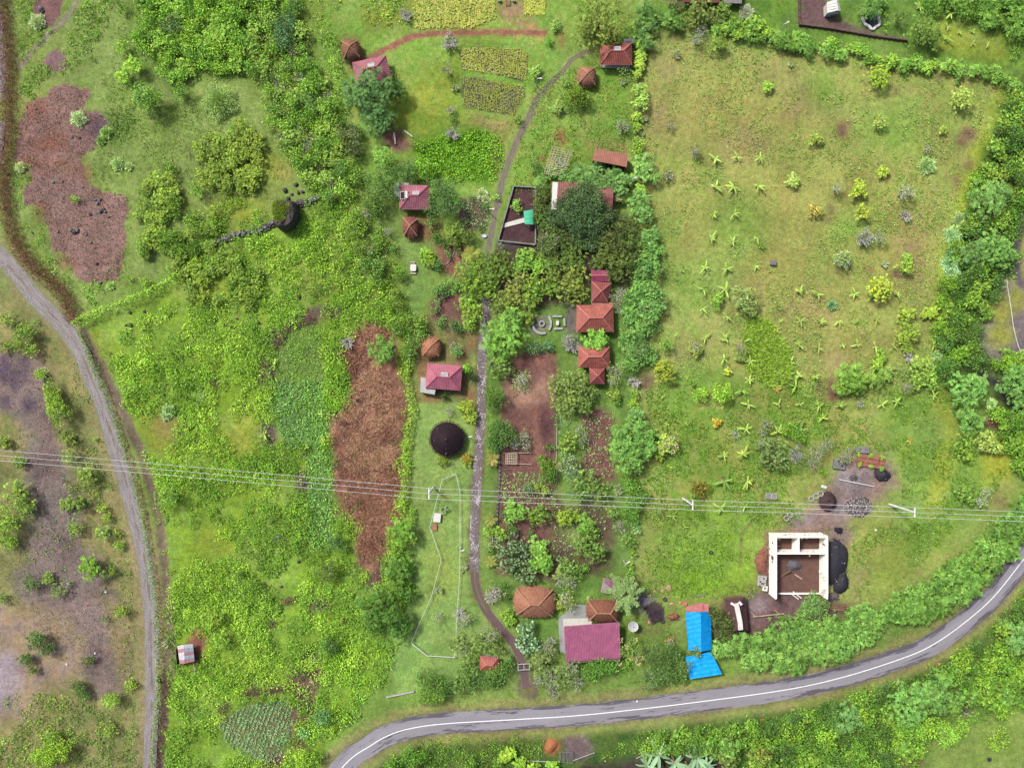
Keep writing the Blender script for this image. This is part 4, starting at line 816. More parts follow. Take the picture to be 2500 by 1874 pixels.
def frond(L_, seed, droop=.6):
    r = random.Random(seed); V = []; F = []; K = []; n = 18
    for i in range(1, n):
        t = i/n; x = L_*t*(1-.1*t); z = L_*(.35*t-droop*.7*t*t); w = L_*.26*math.sin(math.pi*(.12+.85*t))**.7
        for s in (-1, 1):
            b = len(V); dx = w*.6; V += [(x, 0, z), (x+.09, s*.01, z), (x+dx+.03, s*w, z-.3*w), (x+dx, s*w, z-.32*w)]; F.append((b, b+1, b+2, b+3)); K += [(r.uniform(.75, 1.2),)*3]*4
    return np.array(V), np.array(F), np.array(K)
FR = [fastmesh('frond', *frond(l, i)[:2], M_leaf, frond(l, i)[2]) for i, l in enumerate([1.7, 2.1])]
def palm(px, py, s=1.0, c=(150, 165, 85), n=9, label=None, h=1.6):
    x, y = P(px, py, h); o = empty('palm', label, 'palm', (x, y, 0), _rt.uniform(0, 6)); o.scale = (s, s, 1)
    MB().tube([(0, 0, -.1), (0, 0, h)], .17, .1, 7).make('trunk', M_bark, o)
    for i in range(n):
        f = link(bpy.data.objects.new('frond', FR[i % 2]), o); f.location = (0, 0, h); f.rotation_euler = (_rt.uniform(-.2, .2), _rt.uniform(-.4, .2), i*6.283/n+_rt.uniform(-.2, .2)); f.color = (*C(c, 1.15*_rt.uniform(.8, 1.15)), 1)
    return o
# ------------------------------------------------------------------ buildings
def W2(v, z): return Vector((v[0], v[1], z))
def inset(q, d):
    c = sum(q, Vector((0, 0, 0)))/len(q); return [c+(p-c)*max(.1, 1-d/((p-c).length)) for p in q]
def tilemat(name, rgb, rgb2, f=1.08, rough=.55):
    m = stain(name, rgb, rgb2, scale=.55, rough=rough, f=f, fine=2.2, contrast=.85); return m
M_pink = tilemat("pink_tile", (178, 112, 126), (148, 96, 106)); M_pinkb = tilemat("faded_pink_tile", (188, 112, 132), (170, 96, 116)); M_red = tilemat("red_tile", (182, 108, 92), (150, 84, 76)); M_redd = tilemat("dark_red_tile", (152, 84, 80), (130, 70, 68))
M_maroon = tilemat("maroon_metal", (154, 70, 102), (134, 60, 84), rough=.4); M_purple = tilemat("purple_metal", (168, 96, 128), (150, 86, 114), rough=.45); M_brown = tilemat("brown_tile", (146, 92, 84), (122, 76, 72)); M_shed = tilemat("brown_sheet", (168, 112, 92), (146, 94, 78))
M_ridge = stain("ridge_tile", (206, 128, 116), (186, 108, 98)); M_ridp = stain("ridge_pink", (178, 96, 112), (160, 84, 98))
M_floor = stain("earth_floor", (118, 84, 72), (92, 66, 60), scale=.8)
def plane_roof(a, b, c, d, mat, parent, name='roof', gap=.36, ribs=.42, lift=.05, ribh=.06):
    """a-b eave, c-d ridge (c may equal d): overlapping courses with ribs, all real relief"""
    m = MB(); nrm = (b-a).cross(d-a)
    if nrm.length < 1e-6: nrm = (b-a).cross(c-a)
    nrm.normalize(); nrm = -nrm if nrm.z < 0 else nrm; mid = ((c+d)/2-(a+b)/2).length; n = max(2, int(mid/gap))
    for i in range(n):
        t0, t1 = i/n, (i+1)/n; l0, r0 = a.lerp(d, t0), b.lerp(c, t0); l1, r1 = a.lerp(d, t1), b.lerp(c, t1)
        m.quad(l0+nrm*lift, r0+nrm*lift, r1, l1); m.quad(l0-nrm*.02, r0-nrm*.02, r0+nrm*lift, l0+nrm*lift)
    L_ = (b-a).length; e = (b-a).normalized(); up = (d-a)-e*(d-a).dot(e); upv = up
    sd, sc_ = (d-a).dot(e), (c-a).dot(e); k = int(L_/ribs)
    for i in range(1, k):
        u = L_*i/k; t = 1.0
        if u < sd: t = min(t, u/sd)
        if u > sc_: t = min(t, (L_-u)/max(1e-6, L_-sc_))
        if t < .06: continue
        p0 = a+e*u; p1 = p0+up*(t*.985); w = e*.07; h = nrm*(lift+ribh)
        m.quad(p0-w, p0+h, p1+h, p1-w); m.quad(p0+h, p0+w, p1+w, p1+h)
    m.quad(a-Vector((0, 0, .06)), b-Vector((0, 0, .06)), c-Vector((0, 0, .06)), d-Vector((0, 0, .06)))
    return m.make(name, mat, parent)
def skylight(p, w, h, parent, rz=0.0, n=5, z=.12):
    m = MB(); 
    for s in (-1, 1): m.box((p.x-parent.location.x+s*w/2*math.cos(rz), p.y-parent.location.y+s*w/2*math.sin(rz), p.z+z), (.12, h, .14), rz); m.box((p.x-parent.location.x-s*h/2*math.sin(rz), p.y-parent.location.y+s*h/2*math.cos(rz), p.z+z), (w+.12, .12, .14), rz)
    fr = m.make('skylight', M_white, parent); g = MB(); g.box((p.x-parent.location.x, p.y-parent.location.y, p.z+z-.03), (w-.1, h-.1, .06), rz); g.make('pane', M_steel, fr)
    b = MB()
    for i in range(1, n): b.box((p.x-parent.location.x+(i/n-.5)*w*math.cos(rz), p.y-parent.location.y+(i/n-.5)*w*math.sin(rz), p.z+z+.02), (.06, h-.1, .08), rz)
    b.make('glazing_bars', M_white, fr); return fr
def hip_house(name, label, px4, he=2.7, hr=4.6, mat=None, rmat=None, axis='x', rf=.5, cat_='house', wall=True, posts=False, skirt=.7, ridgeshift=0.0, hipcap=.10):
    """corners TL, TR, BR, BL of the eaves in picture pixels"""
    tl, tr, br, bl = [V3(*p, he) for p in px4]; c = (tl+tr+br+bl)/4; o = empty(name, label, cat_, (c.x, c.y, 0)); off = Vector((c.x, c.y, 0)); tl, tr, br, bl = tl-off, tr-off, br-off, bl-off
    if axis == 'x':
        ml, mr = (tl+bl)/2, (tr+br)/2; hl = (tl-bl).length/2*rf*2; ll = (mr-ml).length; k = min(.49, hl/ll*.9)
    else:
        ml, mr = (tl+tr)/2, (bl+br)/2; hl = (tl-tr).length/2*rf*2; ll = (mr-ml).length; k = min(.49, hl/ll*.9)
    r0 = ml.lerp(mr, k+ridgeshift); r1 = ml.lerp(mr, 1-k+ridgeshift); r0.z = r1.z = hr; mat = mat or M_red; rmat = rmat or M_ridge
    if axis == 'x': P4 = [(bl, br, r1, r0), (tr, tl, r0, r1), (tl, bl, r0, r0), (br, tr, r1, r1)]; hips = [(tl, r0), (bl, r0), (tr, r1), (br, r1)]
    else: P4 = [(tl, bl, r1, r0), (br, tr, r0, r1), (tr, tl, r0, r0), (bl, br, r1, r1)]; hips = [(tl, r0), (tr, r0), (bl, r1), (br, r1)]
    for q in P4: plane_roof(*q, mat, o)
    for a, b in hips+([(r0, r1)] if (r1-r0).length > .2 else []):
        MB().beam(a+Vector((0, 0, .10)), b+Vector((0, 0, .12)), hipcap*2, .10).make('ridge_cap', rmat, o)
    q = inset([tl, tr, br, bl], skirt)
    if wall:
        w = MB(); w.prism([(p.x, p.y) for p in reversed(q)], -.2, he-.08, False); w.make('wall', M_wall, o)
        f = MB(); mm = (q[2]+q[3])/2; d = (q[2]-q[3]).normalized(); f.box((mm.x-.03*d.y, mm.y-.05, 1.0), (.9, .12, 2.0), math.atan2(d.y, d.x)); f.make('door', M_wood, o)
        for s in (-.3, .3):
            g = MB(); pp = mm+d*(q[2]-q[3]).length*s; g.box((pp.x, pp.y-.04, 1.4), (.9, .12, .9), math.atan2(d.y, d.x)); g.make('window', M_dark, o)
    else:
        for p in q: MB().box((p.x, p.y, he/2-.1), (.25, .25, he+.2)).make('post', M_white, o)
        f = MB(); f.prism([(p.x, p.y) for p in reversed(inset([tl, tr, br, bl], .5))], -.1, .25); f.make('floor', M_conc, o)
    return o
def slab(px, z0, z1, mat, name, label=None, parent=None, kind=None, h=0.0):
    pts = [V3(p[0], p[1], z1) for p in px]; c = sum(pts, Vector())/len(pts); m = MB(); po = parent.location if parent else Vector((c.x, c.y, 0)); area = sum(pts[i].x*pts[(i+1) % len(pts)].y-pts[(i+1) % len(pts)].x*pts[i].y for i in range(len(pts)))
    if area < 0: pts.reverse()
    m.prism([(p.x-po.x, p.y-po.y) for p in pts], z0, z1); o = m.make(name, mat, parent)
    if not parent: o.location = (po.x, po.y, 0)
    return tag(o, label, None, kind=kind) if kind else o
def thing(o, label, cat_, group=None): return tag(o, label, cat_, group)
def thatch(label, px4, he=2.2, hr=4.4, c=(172, 120, 92), ridge=.0, round_=.28, seed=1, axis='x', name='thatched_hut', dome=.10, n=None, dark=.5, cat_='hut', circ=False, rings=0):
    if circ: (cx, cy, r_) = px4; px4 = [(cx-r_, cy-r_), (cx+r_, cy-r_), (cx+r_, cy+r_), (cx-r_, cy+r_)]
    q = [V3(*p, he) for p in px4]; ct = sum(q, Vector())/4; o = empty(name, label, cat_, (ct.x, ct.y, 0)); q = [np.array((p-ct)[:2]) for p in q]; r = np.random.default_rng(seed)
    ex = (q[1]-q[0]+q[2]-q[3])/4; ey = (q[0]-q[3]+q[1]-q[2])/4
    ra = ex if axis == 'x' else ey; rl = ridge
    def surf(a, t):    # a around, t 0 eave - 1 top
        ca, sa = np.cos(a), np.sin(a); p = 2.0 if circ else 2.0/(round_*2.2); k = 1/((abs(ca)**p+abs(sa)**p)**(1/p)); u, v = ca*k, sa*k
        if not circ: u, v = np.clip(u*1.0, -1, 1), np.clip(v*1.0, -1, 1)
        e = u[..., None]*ex+v[..., None]*ey; top = (np.clip(u, -1, 1)*rl)[..., None]*ra if axis == 'x' else (np.clip(v, -1, 1)*rl)[..., None]*ra
        w = 1-t; b = dome*np.sin(np.pi*np.clip(t, 0, 1)); xy = top+(e-top)*(w+b*.6)[..., None]; z = he+(hr-he)*(t+b*.5)-(.18*(1-t)**6)
        return np.concatenate([xy, z[..., None]], -1)
    na, ntt = 48, 10; A, T = np.meshgrid(np.arange(na)*2*np.pi/na, np.linspace(0, 1, ntt+1)); G = surf(A, T); G[..., 2] += (r.random(G.shape[:2])-.5)*.08; G = G.reshape(-1, 3)
    F = [[j*na+i, j*na+(i+1) % na, (j+1)*na+(i+1) % na, (j+1)*na+i] for j in range(ntt) for i in range(na)]; base = np.array(C(c, 1.0)); K = base[None]*r.uniform(.85, 1.0, (len(G), 1))
    link(bpy.data.objects.new('roof', fastmesh('roof', G, np.array(F), M_straw, K)), o)
    area = 4*np.linalg.norm(ex)*np.linalg.norm(ey); m = int(area*55); a = r.uniform(0, 2*np.pi, m); t = r.uniform(-.02, .96, m)
    if rings: t = np.round(t*rings)/rings+r.normal(0, .008, m)
    p0 = surf(a, t); p1 = surf(a+r.normal(0, .03, m), t-.08); D = p1-p0; D[:, 2] += .02; D = unit(D); N = unit(np.stack([-D[:, 0]*D[:, 2], -D[:, 1]*D[:, 2], D[:, 0]**2+D[:, 1]**2], 1)+1e-4)
    sh = r.uniform(.68, 1.28, m); cc = base[None]*sh[:, None]*(1+r.normal(0, .04, (m, 3)))
    V, FF, KK = leaves(p0+N*.05, D, N, r.uniform(.4, .8, m), r.uniform(.06, .13, m), np.clip(cc, .005, .8), .02); so = link(bpy.data.objects.new('straw', fastmesh('straw', V, FF, M_straw, KK)), o); so['kind'] = 'stuff'
    if not circ:   # hip rolls
        for s in range(4):
            e = q[s]*.93; sg = (1 if s in (1, 2) else -1); top = ra*rl*(sg if axis == 'x' else (1 if s in (0, 1) else -1)); hp = [Vector((*(e*(1-k)+top*k), he+(hr-he)*(k+.0)+.16+dome*np.sin(np.pi*k)*.6)) for k in (0.04, .3, .6, 1)]
            h = MB().tube(hp, .2, .18, 6).make('hip_roll', M_hip if sum(c) > 300 else M_hipd, o)
    if rl > 0:
        MB().tube([Vector((*(-ra*rl), hr+.12)), Vector((0, 0, hr+.08)), Vector((*(ra*rl), hr+.12))], .17, .17, 6).make('ridge_roll', M_hip if sum(c) > 300 else M_hipd, o)
    else: MB().cyl((0, 0, hr-.15), .32, .45, 8, .12).make('cap', M_hip if sum(c) > 300 else M_hipd, o)
    for s in range(4):
        e = q[s]*(.62 if circ else .78); MB().cyl((e[0], e[1], -.15), .1, he+.5, 7).make('post', M_wood, o)
    w = MB(); w.prism([tuple(x*.66) for x in reversed(q)], -.1, .45); w.make('platform', M_wood, o)
    return o
M_hip = stain("straw_roll", (186, 138, 108), (158, 112, 88)); M_hipd = stain("dark_straw_roll", (96, 70, 66), (70, 52, 52))

# --- left row, top to bottom
h = hip_house('house', "pink tiled hip roof at the top left, its lower half under a tall tree", [(860, 153), (942, 136), (957, 192), (872, 212)], mat=M_pink, rmat=M_ridp); skylight(V3(906, 159, 4.2), 1.5, .7, h, .2)
thatch("brown round-cornered thatched hut left above the pink roof at the top left", [(832, 100), (877, 97), (881, 142), (838, 147)], 2.1, 4.0, (150, 108, 88), seed=3, dome=.16)
h = hip_house('house', "pink hip roof with a white water heater and a grey concrete lean-to", [(976, 451), (1046, 453), (1053, 512), (975, 511)], mat=M_pink, rmat=M_ridp); skylight(V3(1015, 471, 4.3), 1.5, .7, h)
tk = empty('water_heater', "white cylinder solar water heater with dark panel lying on the pink roof", 'water heater', (*P(988, 477, 3.9), 3.9))
MB().tube([(.55, -.8, .45), (.55, .9, .45)], .36, None, 12).make('tank', M_white, tk); MB().box((-.45, -.1, .12), (1.1, 1.7, .12), 0, .1).make('panel', M_dark, tk); m_ = MB()
for s in (-.95, .05): m_.box((s-.05, -.1, .16), (.08, 1.8, .16), 0, .1)
for s in (-.95, .8): m_.box((-.45, s, .16), (1.2, .08, .16), 0, .1)
m_.make('panel_frame', M_white, tk)
slab([(963, 447), (999, 445), (999, 452), (977, 453), (976, 482), (963, 480)], 0, 2.4, M_conc, 'lean_to', parent=h)
thatch("purple-brown thatched hut below the pink roof with the water heater", [(983, 529), (1022, 532), (1020, 578), (985, 579)], 2.0, 3.8, (150, 96, 88), seed=4, dome=.08)
thatch("square orange-brown thatched hut above the lower-left pink roof", [(1029, 823), (1075, 824), (1074, 871), (1030, 871)], 2.1, 3.7, (190, 132, 104), seed=5, dome=.14)
h = hip_house('house', "pale pink hip roof beside the stone driveway, above the round black roof", [(1044, 887), (1129, 893), (1124, 953), (1039, 947)], mat=M_pinkb, rmat=M_ridp, ridgeshift=.0); skylight(V3(1085, 914, 4.4), 1.6, .9, h, -.06)
slab([(1027, 920), (1040, 922), (1039, 948), (1063, 951), (1061, 963), (1026, 957)], 0, 2.3, M_conc, 'lean_to', parent=h)
thatch("large round roof of black palm fibre standing on the lawn", (1091, 1071, 41), 2.3, 4.8, (52, 40, 46), seed=6, circ=True, dome=.05, rings=9, cat_='hut', name='round_house')
rr_ = random.Random(3); _rh = [x for x in bpy.data.objects if x.name.startswith('round_house')][0]; M_reed = stain("reed", (150, 112, 118), (112, 84, 88))
for i in range(26):
    a, k = rr_.uniform(2.2, 5.0), rr_.uniform(.2, .9); v = V3(1091+41*k*math.cos(a), 1071-41*k*math.sin(a), 2.4+2.4*(1-k))-Vector((_rh.location.x, _rh.location.y, 0)); MB().beam(v+Vector((0, 0, .12)), v+Vector((rr_.uniform(-.5, .5), rr_.uniform(-.4, .4), .14)), .10, .04).make('reed_bundle', M_reed, _rh)
# --- top right of the village
h = hip_house('house', "red-brown tiled hip roof on white posts at the top of the village", [(1466, 108), (1542, 105), (1543, 159), (1465, 158)], 2.8, 4.9, M_red, wall=False); skylight(V3(1507, 119, 4.9), 1.5, .8, h)
slab([(1524, 96), (1546, 95), (1548, 106), (1524, 108)], 0, 2.1, M_stonel, 'lean_to', parent=h)
thatch("thatched hut with a dark peak below left of the top red tiled roof", [(1411, 163), (1455, 164), (1455, 210), (1409, 208)], 2.1, 4.0, (176, 128, 104), seed=7, dome=.15)
def shed(name, label, px4, zl, zh, mat, cat_='shed', high='top'):
    tl, tr, br, bl = [V3(*p, (zh if (high == 'top') == (i < 2) else zl)) for i, p in enumerate(px4)]; c = (tl+tr+br+bl)/4; o = empty(name, label, cat_, (c.x, c.y, 0)); f = Vector((c.x, c.y, 0)); tl, tr, br, bl = tl-f, tr-f, br-f, bl-f
    plane_roof(bl, br, tr, tl, mat, o) if high == 'top' else plane_roof(tr, tl, bl, br, mat, o)
    for p in (tl, tr, br, bl, (tl+tr)/2, (bl+br)/2): MB().box((p.x*.93, p.y*.93, (p.z-.1)/2), (.18, .18, p.z)).make('post', M_wood, o)
    return o, tl, tr, br, bl
o, tl, tr, br, bl = shed('shed', "long brown mono-pitch shed open on its dark lower side", [(1454, 363), (1534, 377), (1530, 408), (1446, 391)], 3.4, 3.9, M_shed, high='bottom')
b = MB(); q = [(p.x*.94, p.y*.94) for p in (bl, br, tr, tl)]; b.quad((*q[2], 0), (*q[3], 0), (*q[3], 3.1), (*q[2], 3.1)); b.make('back_wall', M_dark, o); b = MB(); b.prism([(x*1.02, y*1.02) for x, y in q], .02, .06); b.make('floor', M_dark, o)  # back wall and floor coloured near black for the shade inside the shed
# the long brown roofed building under the trees
o = empty('long_house', "long brown gabled roof edged in white, half hidden by grey-green trees", 'house', (*P(1425, 480, 3), 0)); c0 = o.location
def RL(px, py, z): v = V3(px, py, z); return Vector((v.x-c0.x, v.y-c0.y, z))
plane_roof(RL(1362, 512, 3), RL(1494, 516, 3), RL(1497, 482, 4.4), RL(1362, 478, 4.4), M_brown, o); plane_roof(RL(1497, 448, 3), RL(1362, 444, 3), RL(1362, 478, 4.4), RL(1497, 482, 4.4), M_brown, o)
w = MB(); w.prism([tuple(RL(a, b, 3)[:2]) for a, b in [(1365, 508), (1491, 512), (1494, 452), (1365, 448)]], -.1, 2.9, False); w.make('wall', M_white, o)
slab([(1349, 444), (1362, 445), (1359, 512), (1346, 511)], 2.9, 3.3, M_white, 'parapet', parent=o); slab([(1349, 446), (1361, 447), (1358, 509), (1347, 508)], 0, 2.9, M_wall, 'end_wall', parent=o); slab([(1464, 499), (1495, 502), (1494, 512), (1480, 513)], 2.95, 3.2, M_white, 'parapet', parent=o)
o2, *_ = shed('shed', "small brown roof annexe at the right end of the white-edged brown roof", [(1499, 477), (1518, 478), (1518, 493), (1497, 492)], 2.4, 2.7, M_shed)
slab([(1437, 592), (1450, 594), (1450, 606), (1436, 604)], 2.0, 2.3, M_conc, 'water_tank', None).name = 'water_tank'; thing(bpy.data.objects['water_tank'], "small white tank top in the dark gap between the dense trees", 'tank')
# red roof row
def gable(name, label, px4, he, hr, mat, axis='y'):
    tl, tr, br, bl = [V3(*p, he) for p in px4]; c = (tl+tr+br+bl)/4; o = empty(name, label, 'house', (c.x, c.y, 0)); f = Vector((c.x, c.y, 0)); tl, tr, br, bl = tl-f, tr-f, br-f, bl-f; a, b = (tl+bl)/2, (tr+br)/2; a.z = b.z = hr
    plane_roof(bl, br, b, a, mat, o); plane_roof(tr, tl, a, b, mat, o); w = MB(); q = inset([tl, tr, br, bl], .5); w.prism([(p.x, p.y) for p in reversed(q)], -.1, he-.05, False); w.make('wall', M_wall, o); MB().beam(a+Vector((0, 0, .1)), b+Vector((0, 0, .1)), .2, .1).make('ridge_cap', M_ridge, o); return o
gable('house', "maroon ribbed metal roof just above the red pyramid roof", [(1443, 659), (1482, 660), (1489, 686), (1443, 687)], 2.6, 3.2, M_maroon)
hip_house('house', "dark red pyramid tiled roof above the large red tiled roof", [(1444, 687), (1493, 690), (1483, 737), (1444, 736)], 2.7, 4.5, M_redd)
slab([(1444, 737), (1496, 738), (1496, 746), (1444, 746)], 2.0, 2.3, M_shed, 'porch_roof', None); bpy.data.objects['porch_roof'].name = 'porch_roof'; thing(bpy.data.objects['porch_roof'], "thin brown porch roof strip above the large red tiled roof", 'roof')
hip_house('house', "largest red tiled hip roof, with pale ridge lines", [(1408, 745), (1497, 745), (1498, 810), (1407, 810)], 2.8, 5.2, M_red, hipcap=.13)
hip_house('house', "smaller red tiled hip roof with a round green tree over its upper edge", [(1413, 846), (1488, 846), (1488, 897), (1412, 896)], 2.8, 4.8, M_red, hipcap=.13)
hip_house('house', "smallest red pyramid tiled roof at the bottom of the red roof row", [(1439, 898), (1476, 898), (1475, 937), (1440, 936)], 2.6, 4.1, M_redd, hipcap=.08)
hip_house('house', "small orange-red roof half hidden by trees left of the wooden gate", [(1172, 1600), (1216, 1604), (1219, 1636), (1172, 1634)], 2.2, 3.4, M_red)
# --- bottom group
thatch("big orange-brown thatched hip roof right of the driveway bend", [(1256, 1431), (1354, 1434), (1353, 1508), (1256, 1503)], 2.4, 5.0, (172, 122, 98), ridge=.20, seed=8, dome=.03, name='thatched_house', cat_='house')
thatch("dark orange-brown thatched roof above the purple metal roof", [(1432, 1462), (1511, 1465), (1511, 1519), (1433, 1517)], 2.3, 4.4, (142, 96, 78), ridge=.42, seed=9, dome=.03, name='thatched_house', cat_='house')
o = empty('metal_roof_house', "broad purple ribbed metal roof beside a grey concrete slab", 'house', (*P(1447, 1567, 3.4), 0)); c0 = o.location
plane_roof(RL(1381, 1615, 3.0), RL(1515, 1606, 3.0), RL(1512, 1518, 3.9), RL(1377, 1528, 3.9), M_purple, o, gap=.42, ribs=.38, lift=.05, ribh=.07)
w = MB(); w.prism([tuple(RL(a, b, 0)[:2]) for a, b in [(1386, 1608), (1509, 1600), (1507, 1526), (1384, 1535)]], -.1, 2.9, False); w.make('wall', M_wall, o)
M_concl = stain("light_concrete", (216, 214, 204), (196, 194, 186), scale=.5); M_concg = stain("worn_concrete", (168, 170, 166), (146, 148, 146), scale=.4)
slab([(1363, 1511), (1372, 1502), (1407, 1475), (1440, 1477), (1440, 1530), (1378, 1530), (1380, 1594), (1367, 1592)], -.1, .14, M_concg, 'patio', "worn grey concrete patio wrapping the corner of the purple roof", kind='structure')
slab([(1374, 1510), (1445, 1508), (1445, 1532), (1376, 1532)], .14, .22, M_concl, 'patio', "bright concrete strip along the upper edge of the purple roof", kind='structure')
o, *_ = shed('shed', "small lean-to under a crumpled purple and grey plastic sheet", [(1474, 1409), (1506, 1418), (1501, 1452), (1466, 1444)], 2.0, 2.3, stain("grey_sheet", (176, 166, 160), (140, 120, 122), scale=1.2)); m_ = MB(); q = [V3(*p, 2.45) for p in [(1475, 1411), (1504, 1419), (1502, 1433), (1487, 1430), (1476, 1422)]]; m_.prism([(p.x-o.location.x, p.y-o.location.y) for p in reversed(q)], 2.36, 2.46); m_.make('plastic_sheet', stain("purple_plastic", (112, 62, 84), (164, 130, 146), scale=2.2, rough=.3), o)
# blue tarpaulin house
M_tarp = stain("blue_tarpaulin", (10, 158, 234), (0, 130, 208), scale=1.1, rough=.45, f=1.25, fine=3.0); M_tarp2 = stain("light_blue_tarpaulin", (28, 168, 236), (0, 140, 218), scale=1.2, f=1.25, rough=.45, fine=3.0)
o = empty('tarpaulin_house', "long gabled roof under a bright blue tarpaulin with a pink sheet end", 'house', (*P(1707, 1540, 3), 0)); c0 = o.location; r = random.Random(2)
def cloth(px4, zf, nu, nv, mat, name, parent, amp=.05, seed=0):
    rn = np.random.default_rng(seed); u = np.linspace(0, 1, nu+1); v = np.linspace(0, 1, nv+1); U, Vv = np.meshgrid(u, v); tl, tr, br, bl = [np.array(p, float) for p in px4]
    XY = (tl*(1-U)[..., None]+tr*U[..., None])*(1-Vv)[..., None]+(bl*(1-U)[..., None]+br*U[..., None])*Vv[..., None]; Z = zf(U, Vv)+(fbm(XY[..., 0], XY[..., 1], 14, seed+2, 3)-.5)*amp*3+amp*.9*np.sin(XY[..., 1]*.55+XY[..., 0]*.10+3*fbm(XY[..., 0], XY[..., 1], 20, seed+5, 2))+(amp*.8*np.abs(np.sin(XY[..., 0]*.13)) if nu > 10 else 0)
    s = .1*(CH-Z)/CH; X = (XY[..., 0]-1250)*s-parent.location.x; Y = (937-XY[..., 1])*s-parent.location.y; idx = np.arange(X.size).reshape(X.shape); F = np.stack([idx[:-1, :-1].ravel(), idx[1:, :-1].ravel(), idx[1:, 1:].ravel(), idx[:-1, 1:].ravel()], 1)
    return link(bpy.data.objects.new(name, fastmesh(name, np.stack([X.ravel(), Y.ravel(), Z.ravel()], 1), F, mat, smooth=True)), parent)
cloth([(1674, 1492), (1711, 1494), (1712, 1590), (1680, 1586)], lambda u, v: 2.2+1.9*u, 14, 30, M_tarp, 'tarpaulin', o, .05, 1); cloth([(1711, 1494), (1735, 1490), (1738, 1586), (1712, 1590)], lambda u, v: 4.1-1.9*u, 10, 30, M_tarp, 'tarpaulin', o, .05, 2)
w = MB(); w.prism([tuple(RL(a, b, 2.1)[:2]) for a, b in [(1683, 1584), (1733, 1584), (1730, 1496), (1679, 1497)]], -.1, 2.1, False); w.make('wall', M_dark, o)
for i, (a, b) in enumerate([(1675, 1689), (1689, 1702), (1702, 1716), (1716, 1730)]):
    zz = 2.9+.3*(i in (1, 2)); y_ = (1479, 1475, 1472, 1474)[i]; cloth([(a, y_), (b, y_-1), (b, 1493), (a, 1493)], lambda u, v, z=zz: z+0*u, 4, 4, stain("pink_sheet", (206, 134, 128), (176, 104, 104), scale=.9) if i == 0 else bpy.data.materials["pink_sheet"], 'roof_sheet', o, .06, 5+i)
o = empty('tarpaulin_awning', "wide sagging bright blue tarpaulin awning nearest the asphalt road", 'awning', (*P(1720, 1620, 2.3), 0)); cloth([(1673, 1603), (1736, 1590), (1763, 1645), (1684, 1657)], lambda u, v: 2.35+.35*np.sin(np.pi*u)*(1-v*.4)-.2*v, 24, 18, M_tarp2, 'tarpaulin', o, .07, 9)
for a, b in [(1676, 1606), (1735, 1594), (1760, 1643), (1686, 1654)]: v = V3(a, b, 2.2); MB().box((v.x-o.location.x, v.y-o.location.y, 1.05), (.12, .12, 2.2)).make('post', M_wood, o)
# dark thatched barn with white ridge sheet
o = empty('thatched_barn', "dark purple-brown thatched barn with a white metal ridge", 'barn', (*P(1797, 1500, 3.4), 0)); c0 = o.location; q = [RL(1770, 1462, 2.5), RL(1819, 1456, 2.5), RL(1826, 1538, 2.5), RL(1789, 1542, 2.5)]; ra, rb = RL(1797, 1478, 4.6), RL(1808, 1532, 4.6)
M_dth = stain("dark_thatch", (104, 72, 74), (78, 54, 58), scale=1.3, fine=5)
for nm, f in (('roof', [(q[0], q[3], rb, ra)]), ('roof', [(q[2], q[1], ra, rb)]), ('roof', [(q[1], q[0], ra, ra)]), ('roof', [(q[3], q[2], rb, rb)])): plane_roof(*f[0], M_dth, o, nm, .5, .22, .08, .04)
for a, b in [((1797, 1472), (1803, 1500)), ((1803, 1500), (1807, 1520)), ((1807, 1520), (1808, 1537))]:
    va, vb = RL(*a, 4.75), RL(*b, 4.75); MB().beam(va, vb, 1.15, .10).make('ridge_sheet', M_white, o)
for a, b in [((1784, 1471), (1794, 1477)), ((1804, 1468), (1811, 1476))]: MB().beam(RL(*a, 4.3), RL(*b, 4.6), .55, .08).make('ridge_sheet', M_white, o)
w = MB(); w.prism([(p.x*.9, p.y*.92) for p in (q[3], q[2], q[1], q[0])], -.1, 2.4, False); w.make('wall', M_wood, o)
# unroofed house
o = empty('unfinished_house', "white block-walled house without a roof, rubble inside", 'building site', (*P(1940, 1374, 0), 0)); c0 = o.location
x0, y1 = P(1879, 1301); x1, y0 = P(2001, 1447); x0 -= c0.x; x1 -= c0.x; y0 -= c0.y; y1 -= c0.y; HW = 4.55; T = .28; M_blk = stain("white_render", (246, 244, 234), (234, 230, 220), scale=.5, rough=.9, f=1.5); xm = P(1934, 0)[0]-c0.x; ym = P(0, 1341)[1]-c0.y
def wall_(a, b, h=HW, t=T, nm='wall'): 
    d = (b[0]-a[0], b[1]-a[1]); L_ = math.hypot(*d); MB().box(((a[0]+b[0])/2, (a[1]+b[1])/2, h/2-.05), (L_, t, h+.1), math.atan2(d[1], d[0])).make(nm, M_blk, o)
wall_((x0, y0+T/2), (x0, y1-T/2)); wall_((x1, y0+T/2), (x1, y1-T/2)); wall_((x0-T/2, y1), (x1+T/2, y1)); wall_((x0+T/2, ym), (x1-T/2, ym)); wall_((xm, ym+T/2), (xm, y1-T/2)); wall_((x0+T/2+2.0, y0), (x1-T/2, y0), .5, .3, 'foundation')
for x, y in ((x0, y0), (x0, ym), (x0, y1), (x1, y0), (x1, ym), (x1, y1), (x0, (y0+ym)/2), (x1, (y0+ym)/2)): MB().box((x-.03, y+.02, HW/2+.06), (.42, .42, HW+.2)).make('column', M_blk, o)
for x in (x0, x1): MB().box((x, (y0+y1)/2, HW+.06), (.46, y1-y0-.6, .16)).make('ring_beam', M_blk, o)
MB().box(((x0+x1)/2, y1, HW+.06), (x1-x0-.6, .46, .16)).make('ring_beam', M_blk, o)
